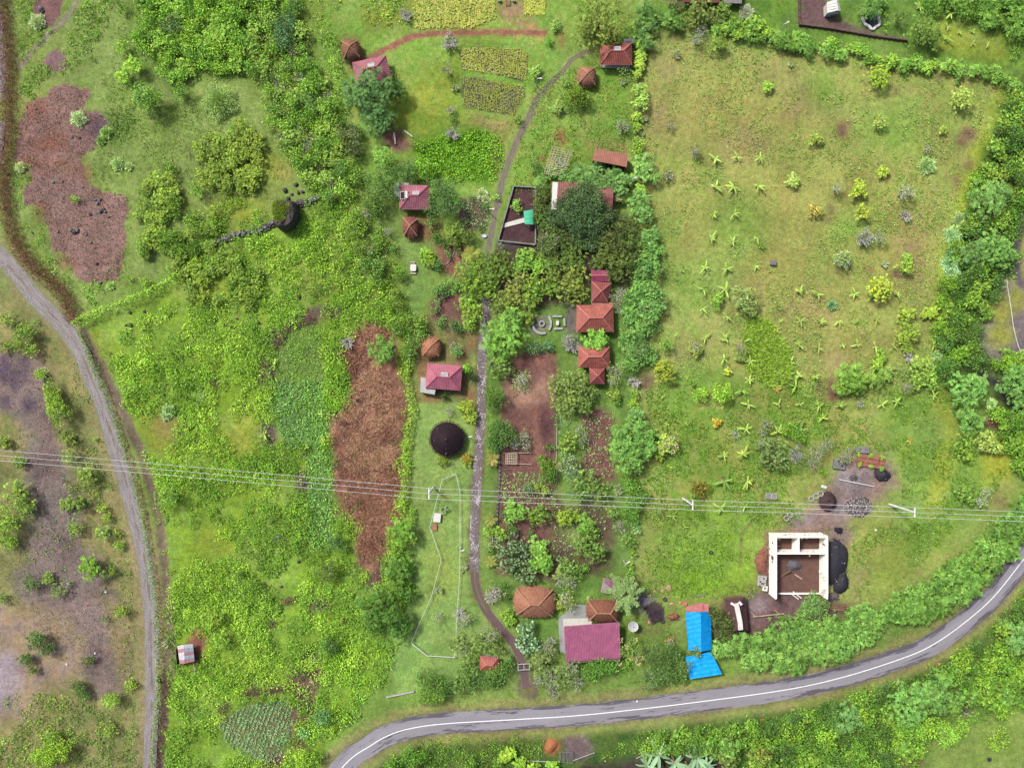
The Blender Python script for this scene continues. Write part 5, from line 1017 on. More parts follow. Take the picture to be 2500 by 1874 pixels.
for y, z, w_, hh in ((ym-1.4, 2.7, .9, 1.3), (ym-2.4, 2.6, .4, .5), (ym+2.2, 2.8, .35, .4)): MB().box((x0-.05, y, z), (T+.16, w_, hh)).make('window', stain("raw_brick", (140, 80, 66), (112, 62, 54)) if w_ > .8 else M_dark, o)
MB().box((x1-.06, ym+1.9, 3.0), (T+.16, .3, 1.3)).make('window', M_dark, o); MB().box(((x0+xm)/2-.3, y1-.05, 4.0), (1.0, T+.16, .7)).make('window', bpy.data.materials["raw_brick"], o)
fl_ = MB(); fl_.box(((x0+x1)/2, (y0+y1)/2, .05), (x1-x0, y1-y0, .1)); fl_.make('floor', M_floor, o)
r = random.Random(8)
for i in range(34):
    s = r.choice([0, 1, 2, 3]); L_ = r.uniform(.8, 1.8)
    if s == 0: p = (x0+r.uniform(-.2, .2), r.uniform(y0, y1)); d = (1, r.uniform(-.4, .4))
    elif s == 1: p = (x1, r.uniform(y0, y1)); d = (-1, r.uniform(-.5, .5))
    elif s == 2: p = (r.uniform(x0, x1), y1); d = (r.uniform(-.6, .6), 1)
    else: p = (r.uniform(x0, x1), ym); d = (r.uniform(-.8, .8), 1)
    z = r.uniform(2.4, 4.7); MB().beam((p[0]-d[0]*.2*L_, p[1]-d[1]*.5*L_, z), (p[0]+d[0]*.8*L_, p[1]+d[1]*.5*L_, z+r.uniform(-.2, .2)), .09).make('timber', M_woodl, o)
def plank(px1, px2, z1, z2, w, label, mat=None, name='plank', cat_='plank', h=.08, group=None):
    a, b = V3(*px1, z1), V3(*px2, z2); c = (a+b)/2; m = MB().beam(a-Vector((c.x, c.y, 0)), b-Vector((c.x, c.y, 0)), w, h); ob = m.make(name, mat or M_woodl); ob.location = (c.x, c.y, 0); return thing(ob, label, cat_, group)
plank((1930, 1392), (1906, 1407), 1.6, .3, .4, "brown plank leaning inside the unroofed house from its cement heap", M_wood)
plank((1940, 1401), (1958, 1413), .2, .3, .22, "pale plank lying inside the unroofed house"); plank((1936, 1443), (1957, 1460), .4, .5, .28, "two-board white plank on the lower threshold of the unroofed house", M_white); plank((1931, 1448), (1950, 1462), .3, .4, .25, "white plank beside the threshold of the unroofed house", M_white)
plank((1838, 1505), (1914, 1497), .6, .6, .22, "long pale rail lying over the dark yard by the thatched barn"); plank((1834, 1494), (1843, 1504), .5, .5, .16, "short pale post at the left end of the long rail"); plank((1891, 1488), (1903, 1498), .5, .5, .16, "short pale post at the right end of the long rail")
plank((2049, 1170), (2134, 1187), .5, .5, .20, "very long pale pole lying between the brick stack and the gravel heap", M_white, 'pole', 'pole'); plank((1866, 1332), (1884, 1342), .3, 1.2, .3, "brown board leaning on the left wall of the unroofed house", M_wood); plank((1868, 1340), (1880, 1356), .3, 1.0, .25, "second brown board leaning lower on the left wall of the unroofed house", M_wood)
plank((1696, 1457), (1723, 1449), .3, .3, .2, "grey pole lying in the grass above the pink sheet roof", M_steel, 'pole', 'pole'); plank((1884, 1456), (1897, 1449), .3, .3, .2, "pale board at the lower left corner of the unroofed house")
for i, (a, b) in enumerate([((2024, 1478), (2066, 1475)), ((2024, 1482), (2067, 1479)), ((2026, 1486), (2066, 1484)), ((2034, 1488), (2064, 1489))]): plank(a, b, .3+.05*i, .3, .3, "long brown log in the pile of four above the roadside trees", M_wood, 'log', 'log', .28, "logs piled above the roadside trees")
def heap(name, px, py, rx, ry, h, mat, label, cat_, seed=1, crater=0, n=26, lump=.15):
    x, y = P(px, py, h*.4); rn = np.random.default_rng(seed); V = [(0, 0, h*(1-crater))]; F = []; rings = 7; ph = rn.uniform(0, 6, 4)
    for j in range(1, rings+1):
        t = j/rings
        for i in range(n):
            a = 6.2832*i/n; k = 1+lump*(math.sin(2*a+ph[0])+.6*math.sin(3*a+ph[1])+.3*math.sin(7*a+ph[2]))*t; z = h*(1-t**1.5)*(1-crater*max(0, 1-t*2.6))+rn.normal(0, .05*h)
            if crater and t < .4: z = h*(1-crater*(1-t/.45))
            if j == rings: z = -.1
            V.append((rx*.1*t*k*math.cos(a), ry*.1*t*k*math.sin(a), z))
    m = MB(); m.v = V; m.f = [(0, 1+i, 1+(i+1) % n) for i in range(n)]+[(1+(j-1)*n+i, 1+j*n+i, 1+j*n+(i+1) % n, 1+(j-1)*n+(i+1) % n) for j in range(1, rings) for i in range(n)]
    ob = m.make(name, mat, None, True); ob.location = (x, y, 0); return thing(ob, label, cat_)
M_blacksand = stain("black_sand", (52, 50, 60), (38, 36, 44), scale=1.5, fine=7); M_ash = stain("cement_grey", (112, 108, 112), (84, 80, 86), scale=1.2); M_redsoil = stain("red_soil", (156, 98, 76), (134, 84, 66)); M_darksoil = stain("dark_brown_sand", (76, 50, 52), (58, 40, 44), scale=.8)
heap('cement_heap', 1940, 1380, 18, 16, 1.2, M_ash, "grey cement heap inside the unroofed house", 'heap', 2); heap('sand_heap', 2040, 1372, 30, 58, 1.4, M_blacksand, "long black sand heap against the right wall of the unroofed house", 'sand heap', 3, lump=.12); heap('sand_heap', 2056, 1424, 20, 26, 1.3, M_blacksand, "round black sand heap at the lower right of the unroofed house", 'sand heap', 4)
heap('soil_heap', 1861, 1370, 18, 26, .8, M_redsoil, "orange-red soil heap against the left wall of the unroofed house", 'soil heap', 5); heap('sand_heap', 2156, 1159, 20, 18, 1.3, M_blacksand, "black heap below the right end of the brick stack", 'sand heap', 6); heap('sand_heap', 2024, 1226, 23, 25, 1.9, M_darksoil, "dark brown cratered sand cone by the concrete rings", 'sand heap', 7, crater=.6, lump=.03)
heap('sand_heap', 2048, 1294, 9, 9, .4, M_blacksand, "small black patch heap right above the unroofed house", 'sand heap', 8); heap('soil_heap', 2035, 1458, 16, 10, .5, stain("grey_soil", (120, 104, 104), (96, 82, 86)), "low grey soil heap below the round black sand heap", 'soil heap', 9); heap('compost_heap', 1345, 1821, 18, 18, 1.0, stain("rusty_leaves", (190, 122, 78), (140, 84, 54), scale=2.5), "rusty orange heap of dry leaves below the asphalt road", 'compost heap', 10)
heap('soil_heap', 2084, 1196 - 30, 10, 8, .4, M_ash, "small grey cement patch heap left below the brick stack", 'heap', 11); heap('soil_heap', 1645, 1508 - 2, 14, 10, 1.0, stain("orange_soil", (160, 100, 76), (120, 76, 60)), "brown mound left of the blue tarpaulin roof", 'soil heap', 12)
for o_ in [x for x in bpy.data.objects if x.name.startswith(('sand_heap', 'cement_heap', 'soil_heap')) and x.parent is None]:
    dx_, dy_ = o_.dimensions.x/2, o_.dimensions.y/2
    if o_.dimensions.x == 0: vs_ = np.array([v.co[:] for v in o_.data.vertices]); dx_, dy_ = np.abs(vs_[:, 0]).max(), np.abs(vs_[:, 1]).max()
    drk = o_.name.startswith('sand'); specks(o_, dx_*.95, dy_*.95, .9, int(26*dx_*dy_)+30, [(60, 56, 66), (40, 38, 46), (92, 86, 94)] if drk else [(120, 110, 106), (96, 84, 80)], 5, .12, .4, 1.12, .10)
    specks(o_, dx_, dy_, 1.0, int(2.4*dx_*dy_)+4, [(214, 210, 208), (176, 168, 164)], 7, .10, .26, 1.1, .30)
# speckled stone heap
o = heap('gravel_heap', 2096, 1238, 38, 25, 1.0, stain("dark_gravel", (84, 70, 74), (60, 50, 54), scale=3), "dark heap speckled with white stones under the power lines", 'stone heap', 13, lump=.06); rn = np.random.default_rng(4); n = 1100; a = rn.uniform(0, 6.28, n); k = np.sqrt(rn.uniform(0, .95, n)); pt = np.stack([3.8*k*np.cos(a), 2.5*k*np.sin(a), 1.0*(1-k**1.5)+.05], 1)
q = randdir(rn, n, .2); sv_ = rn.uniform(.4, 1.0, (n, 1)); V, F, K = leaves(pt, unit(np.cross(q, randdir(rn, n))), q, rn.uniform(.14, .36, n), rn.uniform(.12, .24, n), np.array([C((232, 226, 220))])*sv_, .3); so = link(bpy.data.objects.new('stones', fastmesh('stones', V, F, M_straw, K)), o); so['kind'] = 'stuff'
# concrete rings, tyres
def ringobj(px, py, r_, w, h, mat, name, label, cat_, group=None): x, y = P(px, py, h); ob = MB().ring((0, 0, 0), r_-w/2, w, h, 22).make(name, mat, None); ob.location = (x, y, .0); return thing(ob, label, cat_, group)
for (a, b, l) in [(1981, 1218, "lowest concrete ring in the row of three left of the sand cone"), (1993, 1211, "middle concrete ring in the row of three left of the sand cone"), (2004, 1205, "upper concrete ring in the row of three, nearest the sand cone"), (1920, 1265, "left concrete ring of the pair above the unroofed house"), (1929, 1257, "right concrete ring of the pair above the unroofed house")]: ringobj(a, b, .68, .17, .5, M_conc, 'concrete_ring', l, 'concrete ring', "concrete well rings")
for (a, b, l) in [(1736, 1348, "dark tyre alone in the meadow above the blue tarpaulin"), (1624, 1463, "grey tyre at the upper left of the blue tarpaulin roof"), (1618, 1517, "black tyre beside the dark soil plot")]: ringobj(a, b, .5, .26, .25, M_tyre, 'tyre', l, 'tyre', "old tyres")
# block and brick stacks
def stack(label, px, py, nx_, ny_, nz, sx, sy, sz, rz, mat, name='block_stack', piece='block', drop=.1, seed=1, cat_='block stack'):
    x, y = P(px, py, nz*sz); o = empty(name, label, cat_, (x, y, 0), rz); r = random.Random(seed); me = MB().box((0, 0, 0), (sx*.93, sy*.9, sz*.95)).mesh(piece, mat)
    for k in range(nz):
        for i in range(nx_):
            for j in range(ny_):
                if k == nz-1 and r.random() < drop: continue
                if k < nz-1 and 0 < i < nx_-1 and 0 < j < ny_-1: continue
                b = link(bpy.data.objects.new(piece, me), o); b.location = ((i-(nx_-1)/2)*sx, (j-(ny_-1)/2)*sy, (k+.5)*sz); b.rotation_euler.z = r.gauss(0, .03)
    return o
stack("long stack of red-brown bricks between yellow-green seedlings", 2127, 1126, 22, 3, 2, .30, 1.0, .3, -.16, stain("red_brick", (170, 112, 92), (146, 92, 78)), 'brick_stack', 'brick', .05, 1, 'brick stack')
stack("grey block stack just above the brick stack", 2107, 1098, 7, 3, 2, .46, .5, .3, -.05, M_concd, seed=2); stack("grey block stack left of the brick stack under an olive bush", 2050, 1132, 6, 5, 3, .48, .5, .28, -.12, M_concd, seed=3, drop=.25); stack("grey block stack against the left wall of the unroofed house", 1861, 1418, 5, 6, 3, .42, .42, .28, -.1, M_conc, seed=4, drop=.3); stack("small white block stack below the grey blocks by the unroofed house", 1868, 1436, 3, 3, 2, .42, .42, .28, -.1, M_white, seed=5)
stack("two white concrete boxes right of the three concrete rings", 2012, 1188, 2, 1, 1, .7, .75, .4, -.3, M_white, seed=6)
for i, (a, b) in enumerate([(2097, 1109), (2126, 1114), (2153, 1118), (2100, 1133), (2128, 1139), (2153, 1144)]): _p = tree(a, b, 5.5, 'tuft', (128, 176, 44), 1, None, ["seedling clump at the top left corner of the brick stack", "seedling clump at the top middle of the brick stack", "seedling clump at the top right corner of the brick stack", "seedling clump at the bottom left corner of the brick stack", "seedling clump at the bottom middle of the brick stack", "seedling clump at the bottom right corner of the brick stack"][i], "seedlings round the brick stack")
# walled dark yard
o = empty('yard_wall', "low grey wall round the dark-soil yard with the green awning", 'wall', (*P(1262, 525), 0)); c0 = o.location
yp = [(1254, 454), (1308, 457), (1307, 597), (1216, 587)]
for i in range(4): a, b = RL(*yp[i], .8), RL(*yp[(i+1) % 4], .8); MB().beam(Vector((a.x, a.y, .38)), Vector((b.x, b.y, .38)), .28, .85).make('wall_run', M_concd, o)
slab([(1228, 556), (1231, 545), (1281, 531), (1281, 543)], -.1, .12, M_concl, 'path', "white paved path from the yard wall to the green awning", kind='structure')
for a, b, w_, h_ in [(1229, 554, 12, 8), (1240, 549, 8, 5), (1248, 547, 8, 5)]: pass
o = empty('awning', "small teal-green cloth awning in the dark walled yard", 'awning', (*P(1288, 530, 2.2), 0)); cloth([(1278, 515), (1302, 512), (1302, 548), (1281, 547)], lambda u, v: 2.3+.25*np.sin(np.pi*u), 12, 12, stain("teal_cloth", (84, 196, 152), (64, 172, 134), scale=.8), 'cloth', o, .05, 20)
for a, b in [(1279, 517), (1301, 515), (1301, 546), (1282, 545)]: v = V3(a, b, 2.1); MB().box((v.x-o.location.x, v.y-o.location.y, 1.0), (.1, .1, 2.1)).make('post', M_steel, o)
plank((1232, 592), (1303, 596), .15, .15, .25, "thin white kerb lying below the dark walled yard", M_white, 'kerb', 'kerb'); plank((1145, 560+80), (1112, 648), .3, .3, .12, "thin grey pipe across the red soil plot", M_steel, 'pipe', 'pipe')
# trellises
def lattice(label, px4, z, nu, nv, w, name='trellis', bar='bar', mat=None, legs=True, skip=0.0, seed=1):
    q = [V3(*p, z) for p in px4]; c = sum(q, Vector())/4; o = empty(name, label, 'trellis', (c.x, c.y, 0)); q = [p-Vector((c.x, c.y, 0)) for p in q]; r = random.Random(seed); mat = mat or M_woodl
    for i in range(nu+1):
        t = i/nu
        if r.random() < skip: continue
        a, b = q[0].lerp(q[1], t), q[3].lerp(q[2], t); j = Vector((r.uniform(-.06, .06), r.uniform(-.15, .15), .05)); MB().beam(a+j, b+j*.5, w).make(bar, mat, o)
    for i in range(nv+1):
        t = i/nv
        if r.random() < skip: continue
        a, b = q[0].lerp(q[3], t), q[1].lerp(q[2], t); j = Vector((r.uniform(-.15, .15), r.uniform(-.06, .06), 0)); MB().beam(a+j, b+j*.5, w).make(bar, mat, o)
    if legs:
        for p in q: MB().beam((p.x, p.y, -.1), p, .12).make('post', M_wood, o)
    return o
lattice("bamboo lattice pergola with a round wire dish on it", [(1349, 358), (1401, 370), (1377, 430), (1328, 424)], 2.2, 8, 12, .11, seed=1, skip=.05)
x, y = P(1368, 397, 2.4); ob = MB().ring((0, 0, 0), 1.15, .14, .1, 22); [ob.beam((0, 0, .02), (1.15*math.cos(a), 1.15*math.sin(a), .02), .08) for a in [i*6.283/7 for i in range(7)]]; ob = ob.make('wire_ring', M_conc); ob.location = (x, y, 2.36); thing(ob, "round grey spoked ring lying on the bamboo pergola", 'ring')
lattice("crossed bamboo rack on the bare soil beside the sparse grey shrub", [(1235, 1106), (1262, 1104), (1262, 1133), (1235, 1132)], .9, 6, 7, .11, 'bamboo_rack', seed=3); plank((1227, 1106), (1297, 1105), .5, .5, .12, "thin bamboo rail along the top of the bamboo rack", None, 'rail', 'rail'); plank((1233, 1131), (1298, 1133), .5, .5, .14, "thin bamboo rail along the bottom of the bamboo rack", None, 'rail', 'rail')
lattice("grey picket gate frame below the road entry", [(1366, 1834), (1398, 1836), (1398, 1862), (1364, 1858)], .8, 9, 1, .08, 'fence_panel', 'picket', M_concd, False)
# gate on the driveway
o = empty('gate', "pale timber gate frame across the end of the driveway", 'gate', (*P(1279, 1627, 1.5), 0), 0.06)
for y_ in (-.7, .7): MB().box((0, y_, 1.5), (2.9, .16, .16)).make('rail', M_conc, o)
for x_ in (-1.4, 0, 1.4): MB().box((x_, 0, 1.52), (.14, 1.5, .14)).make('rail', M_conc, o)
for x_ in (-1.4, 1.4):
    for y_ in (-.7, .7): MB().box((x_, y_, .65), (.2, .2, 1.7)).make('post', M_conc, o)
# satellite dish
o = empty('satellite_dish', "round white mesh satellite dish right of the purple metal roof", 'satellite dish', (*P(1546, 1529, 2.2), 0)); m_ = MB(); n = 22; m_.v = [(0, 0, 1.9)]+[(R_*math.cos(6.2832*i/n), R_*math.sin(6.2832*i/n), 1.9+R_*R_*.25) for R_ in (.4, .8, 1.2) for i in range(n)]; m_.f = [(0, 1+i, 1+(i+1) % n) for i in range(n)]+[(1+j*n+i, 1+(j+1)*n+i, 1+(j+1)*n+(i+1) % n, 1+j*n+(i+1) % n) for j in range(2) for i in range(n)]; m_.make('reflector', stain("dish_mesh", (196, 200, 200), (180, 184, 186)), o)
for i in range(8): a = 6.2832*i/8; MB().beam((0, 0, 1.95), (1.2*math.cos(a), 1.2*math.sin(a), 2.3), .07).make('rib', M_white, o)
MB().ring((0, 0, 2.24), 1.2, .08, .06, 22).make('rim', M_white, o); MB().tube([(0, 0, 0), (0, 0, 1.9)], .1).make('mast', M_steel, o); MB().tube([(0, 0, 1.95), (0, 0, 2.8)], .05).make('feed_horn', M_dark, o)
# white wire enclosure
FP = [(1080, 1170), (1113, 1156), (1123, 1200), (1123, 1331), (1122, 1406), (1115, 1512), (1110, 1604), (1043, 1600), (1004, 1569), (1021, 1528), (1054, 1453), (1077, 1366), (1049, 1286), (1066, 1222)]
o = empty('wire_fence', "thin white rope fence enclosing an irregular strip of the lawn", 'fence', (*P(1085, 1400), 0)); c0 = o.location
for i, p in enumerate(FP):
    a, b = RL(*p, 1.0), RL(*FP[(i+1) % len(FP)], 1.0); MB().tube([(a.x, a.y, -.1), (a.x, a.y, 1.1)], .07, None, 6).make('post', M_rope, o); w_ = .16 if i in (6, 7) else .085; MB().beam(a, b, w_, .06).make('rope', M_rope, o)
    if i in (7, 6):
        for k in range(1, 6): c = a.lerp(b, k/6); MB().box((c.x, c.y, .5), (.1, .1, 1.0)).make('picket', M_rope, o)
# tables, lamps, small items
def table(px, py, w, h, label, rz=0.0, mat=None, rnd=False):
    x, y = P(px, py, .8); o = empty('table', label, 'table', (x, y, 0), rz)
    if rnd:
        pts = [(w/2*math.copysign(abs(math.cos(a))**.5, math.cos(a)), h/2*math.copysign(abs(math.sin(a))**.5, math.sin(a))) for a in [6.2832*i/24 for i in range(24)]]; MB().prism(pts, .72, .8).make('table_top', mat or M_white, o)
    else: MB().box((0, 0, .78), (w, h, .08)).make('table_top', mat or M_white, o)
    for a in (-1, 1):
        for b in (-1, 1): MB().box((a*w*.36, b*h*.36, .37), (.09, .09, .74)).make('leg', M_white, o)
    return o
def bench(px, py, w, h, label, rz=0.0, mat=None):
    x, y = P(px, py, .45); o = empty('bench', label, 'bench', (x, y, 0), rz); MB().box((0, 0, .42), (w, h, .08)).make('seat', mat or M_woodl, o)
    for a in (-1, 1): MB().box((a*w*.4, 0, .19), (.1, h*.8, .38)).make('leg', mat or M_woodl, o)
table(1008.6, 653, 1.45, 1.75, "white square picnic table between two pale benches", 0, None, True); bench(1007, 640, 1.3, .32, "pale bench just above the white picnic table"); bench(1008.6, 667, 1.4, .34, "pale bench just below the white picnic table")
table(1067, 1263, 1.75, 2.2, "white table on the lawn inside the rope fence", -.1); bench(1061, 1286, 1.1, 1.7, "brown wooden bench below the white lawn table", .05, M_shed)
M_stoneb = stain("stone_bench", (178, 178, 180), (150, 150, 154))
def arcb(px, py, r_, a0, a1, w, h, label): x, y = P(px, py, h); ob = MB().ring((0, 0, 0), r_, w, h, 18, math.radians(a0), math.radians(a1)).make('curved_bench', M_stoneb); ob.location = (x, y, 0); thing(ob, label, 'bench')
arcb(1324, 790, 2.35, 170, 290, .55, .45, "curved stone bench round the lower left of the garden ring"); arcb(1318, 789, 2.7, -38, 40, .55, .45, "curved stone bench right of the garden ring"); arcb(1256, 772, 1.3, -60, 60, .25, .5, "small pale curved edging beside the big light-green tree"); arcb(1323, 790, .6, 0, 359, .3, .5, "small round stone fire ring in the garden circle")
for a, b, w_, h_, rz, l in [(1361, 772, 2.3, .5, -.03, "straight stone bench above the white oval table"), (1378, 786, .5, 1.9, 0.05, "straight stone bench right of the white oval table"), (1363, 802, 2.2, .5, .03, "straight stone bench below the white oval table")]: x, y = P(a, b, .45); ob = MB().box((0, 0, .22), (w_, h_, .45), rz).make('stone_bench', M_stoneb); ob.location = (x, y, 0); thing(ob, l, 'bench')
table(1361, 788, .75, 1.1, "white oval garden table among the straight stone benches", 0, None, True)
ob = MB().box((0, 0, .5), (1.2, 1.3, 1.0)).make('stone_pillar', M_stoneb); ob.location = (*P(1241, 734, 1), 0); thing(ob, "square pale stone pillar in the shade above the big light-green tree", 'pillar')
def lamp(px, py, label, rz=0.0, hgt=5.0, arm=.9):
    x, y = P(px, py, 0); o = empty('street_lamp', label, 'street lamp', (x, y, 0), rz); MB().tube([(0, 0, 0), (0, 0, hgt)], .10, .07, 8).make('pole', M_white, o); MB().beam((0, 0, hgt), (arm, 0, hgt+.1), .14).make('arm', M_white, o); MB().box((arm, 0, hgt+.08), (.6, .32, .14)).make('lamp_head', M_white, o)
lamp(1310, 211, "white street lamp right of the upper corn plot"); lamp(1196, 521, "white street lamp beside the lane left of the dark yard", 0.0); lamp(1125, 1337, "white street lamp on the lawn beside the rope fence", .2, 3.4, .8); lamp(1536, 449, "white street lamp at the right end of the tufted tree row", .3); lamp(1902, 77, "white street lamp in the hedge left below the walled yard", .5, 4.0); lamp(1522, 1367, "white lamp post near the right lawn above the feathery tree", .6, 4.0); lamp(1145, 1065, "small white lamp between the round black roof and the driveway", .2, 2.6, .5)
ob = MB().cyl((0, 0, 0), .55, .5, 12, .4).make('water_bag', stain("plastic_white", (214, 222, 236), (186, 200, 224), rough=.3)); ob.location = (*P(1183, 577), 0); ob.scale = (1.3, 1, 1); thing(ob, "bluish white plastic bag beside the lane corner", 'bag')
o = empty('crate', "small grey lidded crate alone in the long meadow", 'crate', (*P(1889, 641, .8), 0), -.08); MB().box((0, 0, .4), (1.4, 1.1, .8)).make('body', M_concd, o); MB().box((0, .05, .84), (1.3, .95, .08)).make('lid', M_stonel, o)
o = empty('cement_trough', "twin-chambered pale concrete trough left of the concrete rings", 'trough', (*P(1884, 1211, .6), 0), -.06)
for s in (-1, 1):
    m_ = MB(); [m_.box((s*.68+a*.6, 0, .3), (.12, 1.2, .6)) for a in (-1, 1)]; [m_.box((s*.68, b*.62, .3), (1.2, .12, .6)) for b in (-1, 1)]; m_.make('chamber', M_conc, o); MB().box((s*.68, 0, .42), (1.08, 1.1, .1)).make('lid', M_concd, o)
# stones and boulders
M_bould = stain('boulder_stone', (88, 76, 74), (56, 48, 50), scale=.8)
def rock(px, py, rx, ry, h, mat, label, group=None, seed=1, name='rock'):
    rn = np.random.default_rng(seed); V = []; n = 7; ph = rn.uniform(0, 6, 3)
    for j in range(5):
        f = [1.0, 1.03, .85, .5, 0][j]; z = [-.15, .3, .72, .95, 1.0][j]
        for i in range(n): a = 6.2832*i/n; k = f*(1+.15*math.sin(2*a+ph[0])+.1*math.sin(3*a+ph[1]))+rn.normal(0, .11)*f; V.append((rx*.1*k*math.cos(a), ry*.1*k*math.sin(a), h*z+rn.normal(0, .09)*h))
    m = MB(); m.v = V; m.f = [(j*n+i, j*n+(i+1) % n, (j+1)*n+(i+1) % n, (j+1)*n+i) for j in range(4) for i in range(n)]; ob = m.make(name, mat); x, y = P(px, py, h*.5); ob.location = (x, y, 0); ob.rotation_euler.z = rn.uniform(0, 1) if name == 'rock' and rx < 15 else 0
    return thing(ob, label, 'rock', group)
bo = empty('boulder', "huge dark boulder with grass growing over its left top", 'boulder', (*P(698, 525, 2.0), 0)); rn = np.random.default_rng(12); V = []; n = 22; prof = [(1.0, -.2), (1.04, 1.2), (1.03, 2.8), (.97, 4.2), (.86, 4.9), (.6, 5.25), (.3, 5.35)]
for f_, z_ in prof:
    for i in range(n): aa = 6.2832*i/n; kk = 1/((abs(math.cos(aa))**3.2+abs(math.sin(aa))**3.2)**(1/3.2))*f_*(1+.05*math.sin(3*aa+1)); V.append((2.75*kk*math.cos(aa)+.03*z_, 3.45*kk*math.sin(aa), z_+rn.normal(0, .12)))
m_ = MB(); m_.v = [tuple(np.array(v)+rn.normal(0, .09, 3)) for v in V]; m_.f = [(q_*n+i, q_*n+(i+1) % n, (q_+1)*n+(i+1) % n, (q_+1)*n+i) for q_ in range(len(prof)-1) for i in range(n)]+[tuple(range((len(prof)-1)*n, len(prof)*n))]; m_.make('rock_mass', M_bould, bo)
a = rn.uniform(0, 6.28, 5200); n = 5200; k = np.sqrt(rn.random(n)); gx_ = -.55+2.0*k*np.cos(a)*(1+.15*np.sin(3*a)); gy_ = .55+2.6*k*np.sin(a); q = unit(randdir(rn, n, .2)); zt = 5.35-.10*((gx_/2.4)**4+(gy_/3.1)**4)*9
V, F, K = leaves(np.stack([gx_, gy_, zt-.05], 1), q, unit(np.cross(q, randdir(rn, n))), rn.uniform(.3, .6, n), rn.uniform(.10, .18, n), np.where(rn.random((n, 1)) < .3, np.array([CF((168, 160, 76), 1.5)]), np.array([CF((140, 176, 66), 1.5)]))*rn.uniform(.6, 1.2, (n, 1))); go = link(bpy.data.objects.new('grass_cap', fastmesh('grass_cap', V, F, M_leaf, K)), bo); go['kind'] = 'stuff'
RB = [(317, 763, 6), (352, 760, 5), (318, 793, 8), (307, 794, 4), (506, 754, 5), (512, 750, 4), (519, 756, 5), (523, 781, 8), (514, 776, 5), (553, 791, 5), (574, 802, 5), (567, 797, 4), (631, 789, 6), (654, 760, 5), (684, 682, 4), (715, 727, 5), (729, 724, 7), (801, 861, 7), (612, 775, 4), (578, 778, 4), (521, 905, 5), (545, 866, 4), (568, 990, 4), (595, 987, 4), (695, 464, 8), (702, 486, 8), (728, 470, 6), (738, 468, 6), (712, 474, 5), (722, 450, 7), (777, 420, 5), (460, 850, 4), (468, 870, 4), (400, 875, 4), (395, 938, 4), (455, 1015, 6), (463, 1045, 9), (495, 1045, 6), (480, 1078, 6), (592, 1415, 8), (648, 1428, 5), (686, 1432, 5), (728, 1370, 6), (680, 1310, 10), (671, 1322, 6), (662, 1345, 4), (520, 1625, 5), (615, 1113, 4)]
_k = 0
for i, (a, b, c) in enumerate(RB):
    m_ = M_stonel if i in (4, 43, 44, 21) else M_stone; ob = rock(a, b, c*.8, c*.62, c*.07, m_, None, "dark stones in the left scrub", 40+i); pend.append((ob, "large dark volcanic rock" if c > 6 else "small dark volcanic rock", a, b))
for i, (a, b, c) in enumerate([(181, 566, 9), (172, 562, 7), (188, 563, 7), (250, 512, 8), (243, 516, 7), (256, 516, 6), (219, 523, 6), (238, 496, 6), (232, 488, 5), (245, 488, 5), (210, 573, 5), (221, 592, 4), (265, 530, 4), (141, 566, 4), (201, 457, 5), (153, 444, 4), (130, 445, 5), (175, 335, 4), (193, 337, 5), (86, 265, 5), (94, 275, 4), (235, 643, 5), (245, 690, 5), (98, 20, 9), (104, 28, 6)]):
    ob = rock(a, b, c*.78, c*.58, c*.07, M_stonel if i % 3 else M_stone, None, "grey stones in the rocky patch", 140+i); pend.append((ob, "large grey-black rock" if c > 6 else "small grey-black rock", a, b))
for i, (a, b, l) in enumerate([(232, 1594, "white stone on the lower-left waste ground"), (258, 1445, "pale grey round stone left of the lower track"), (163, 1621, "tiny white stone low on the waste ground"), (2139, 1294, "small white stone right of the gravel heap")]): rock(a, b, 3, 3, .3, M_white, l, None, 300+i)
for i, (a, b, w_, l) in enumerate([(1633, 1434, 10, "largest pale pink flat stone above the blue tarpaulin roof"), (1617, 1442, 6, "small pink flat stone left of the largest pink stone"), (1598, 1443, 5, "pale flat stone at the left of the pink stones"), (1585, 1453, 6, "pale pink slab beside the dark soil plot top"), (1639, 1474, 6, "pink flat stone right of the grey tyre"), (1585, 1519, 5, "pale slab beside the dark soil plot bottom"), (1661, 1471, 4, "tiny white stone left of the orange stump")]): rock(a, b, w_*.8, w_*.7, .25, M_brick, l, None, 320+i, 'flat_stone')
ob = MB().cyl((0, 0, 0), .62, .5, 14).make('stump', stain("cut_wood", (198, 134, 104), (170, 108, 84))); ob.location = (*P(1671, 1472), 0); thing(ob, "round orange cut stump at the top left corner of the blue tarpaulin roof", 'stump')
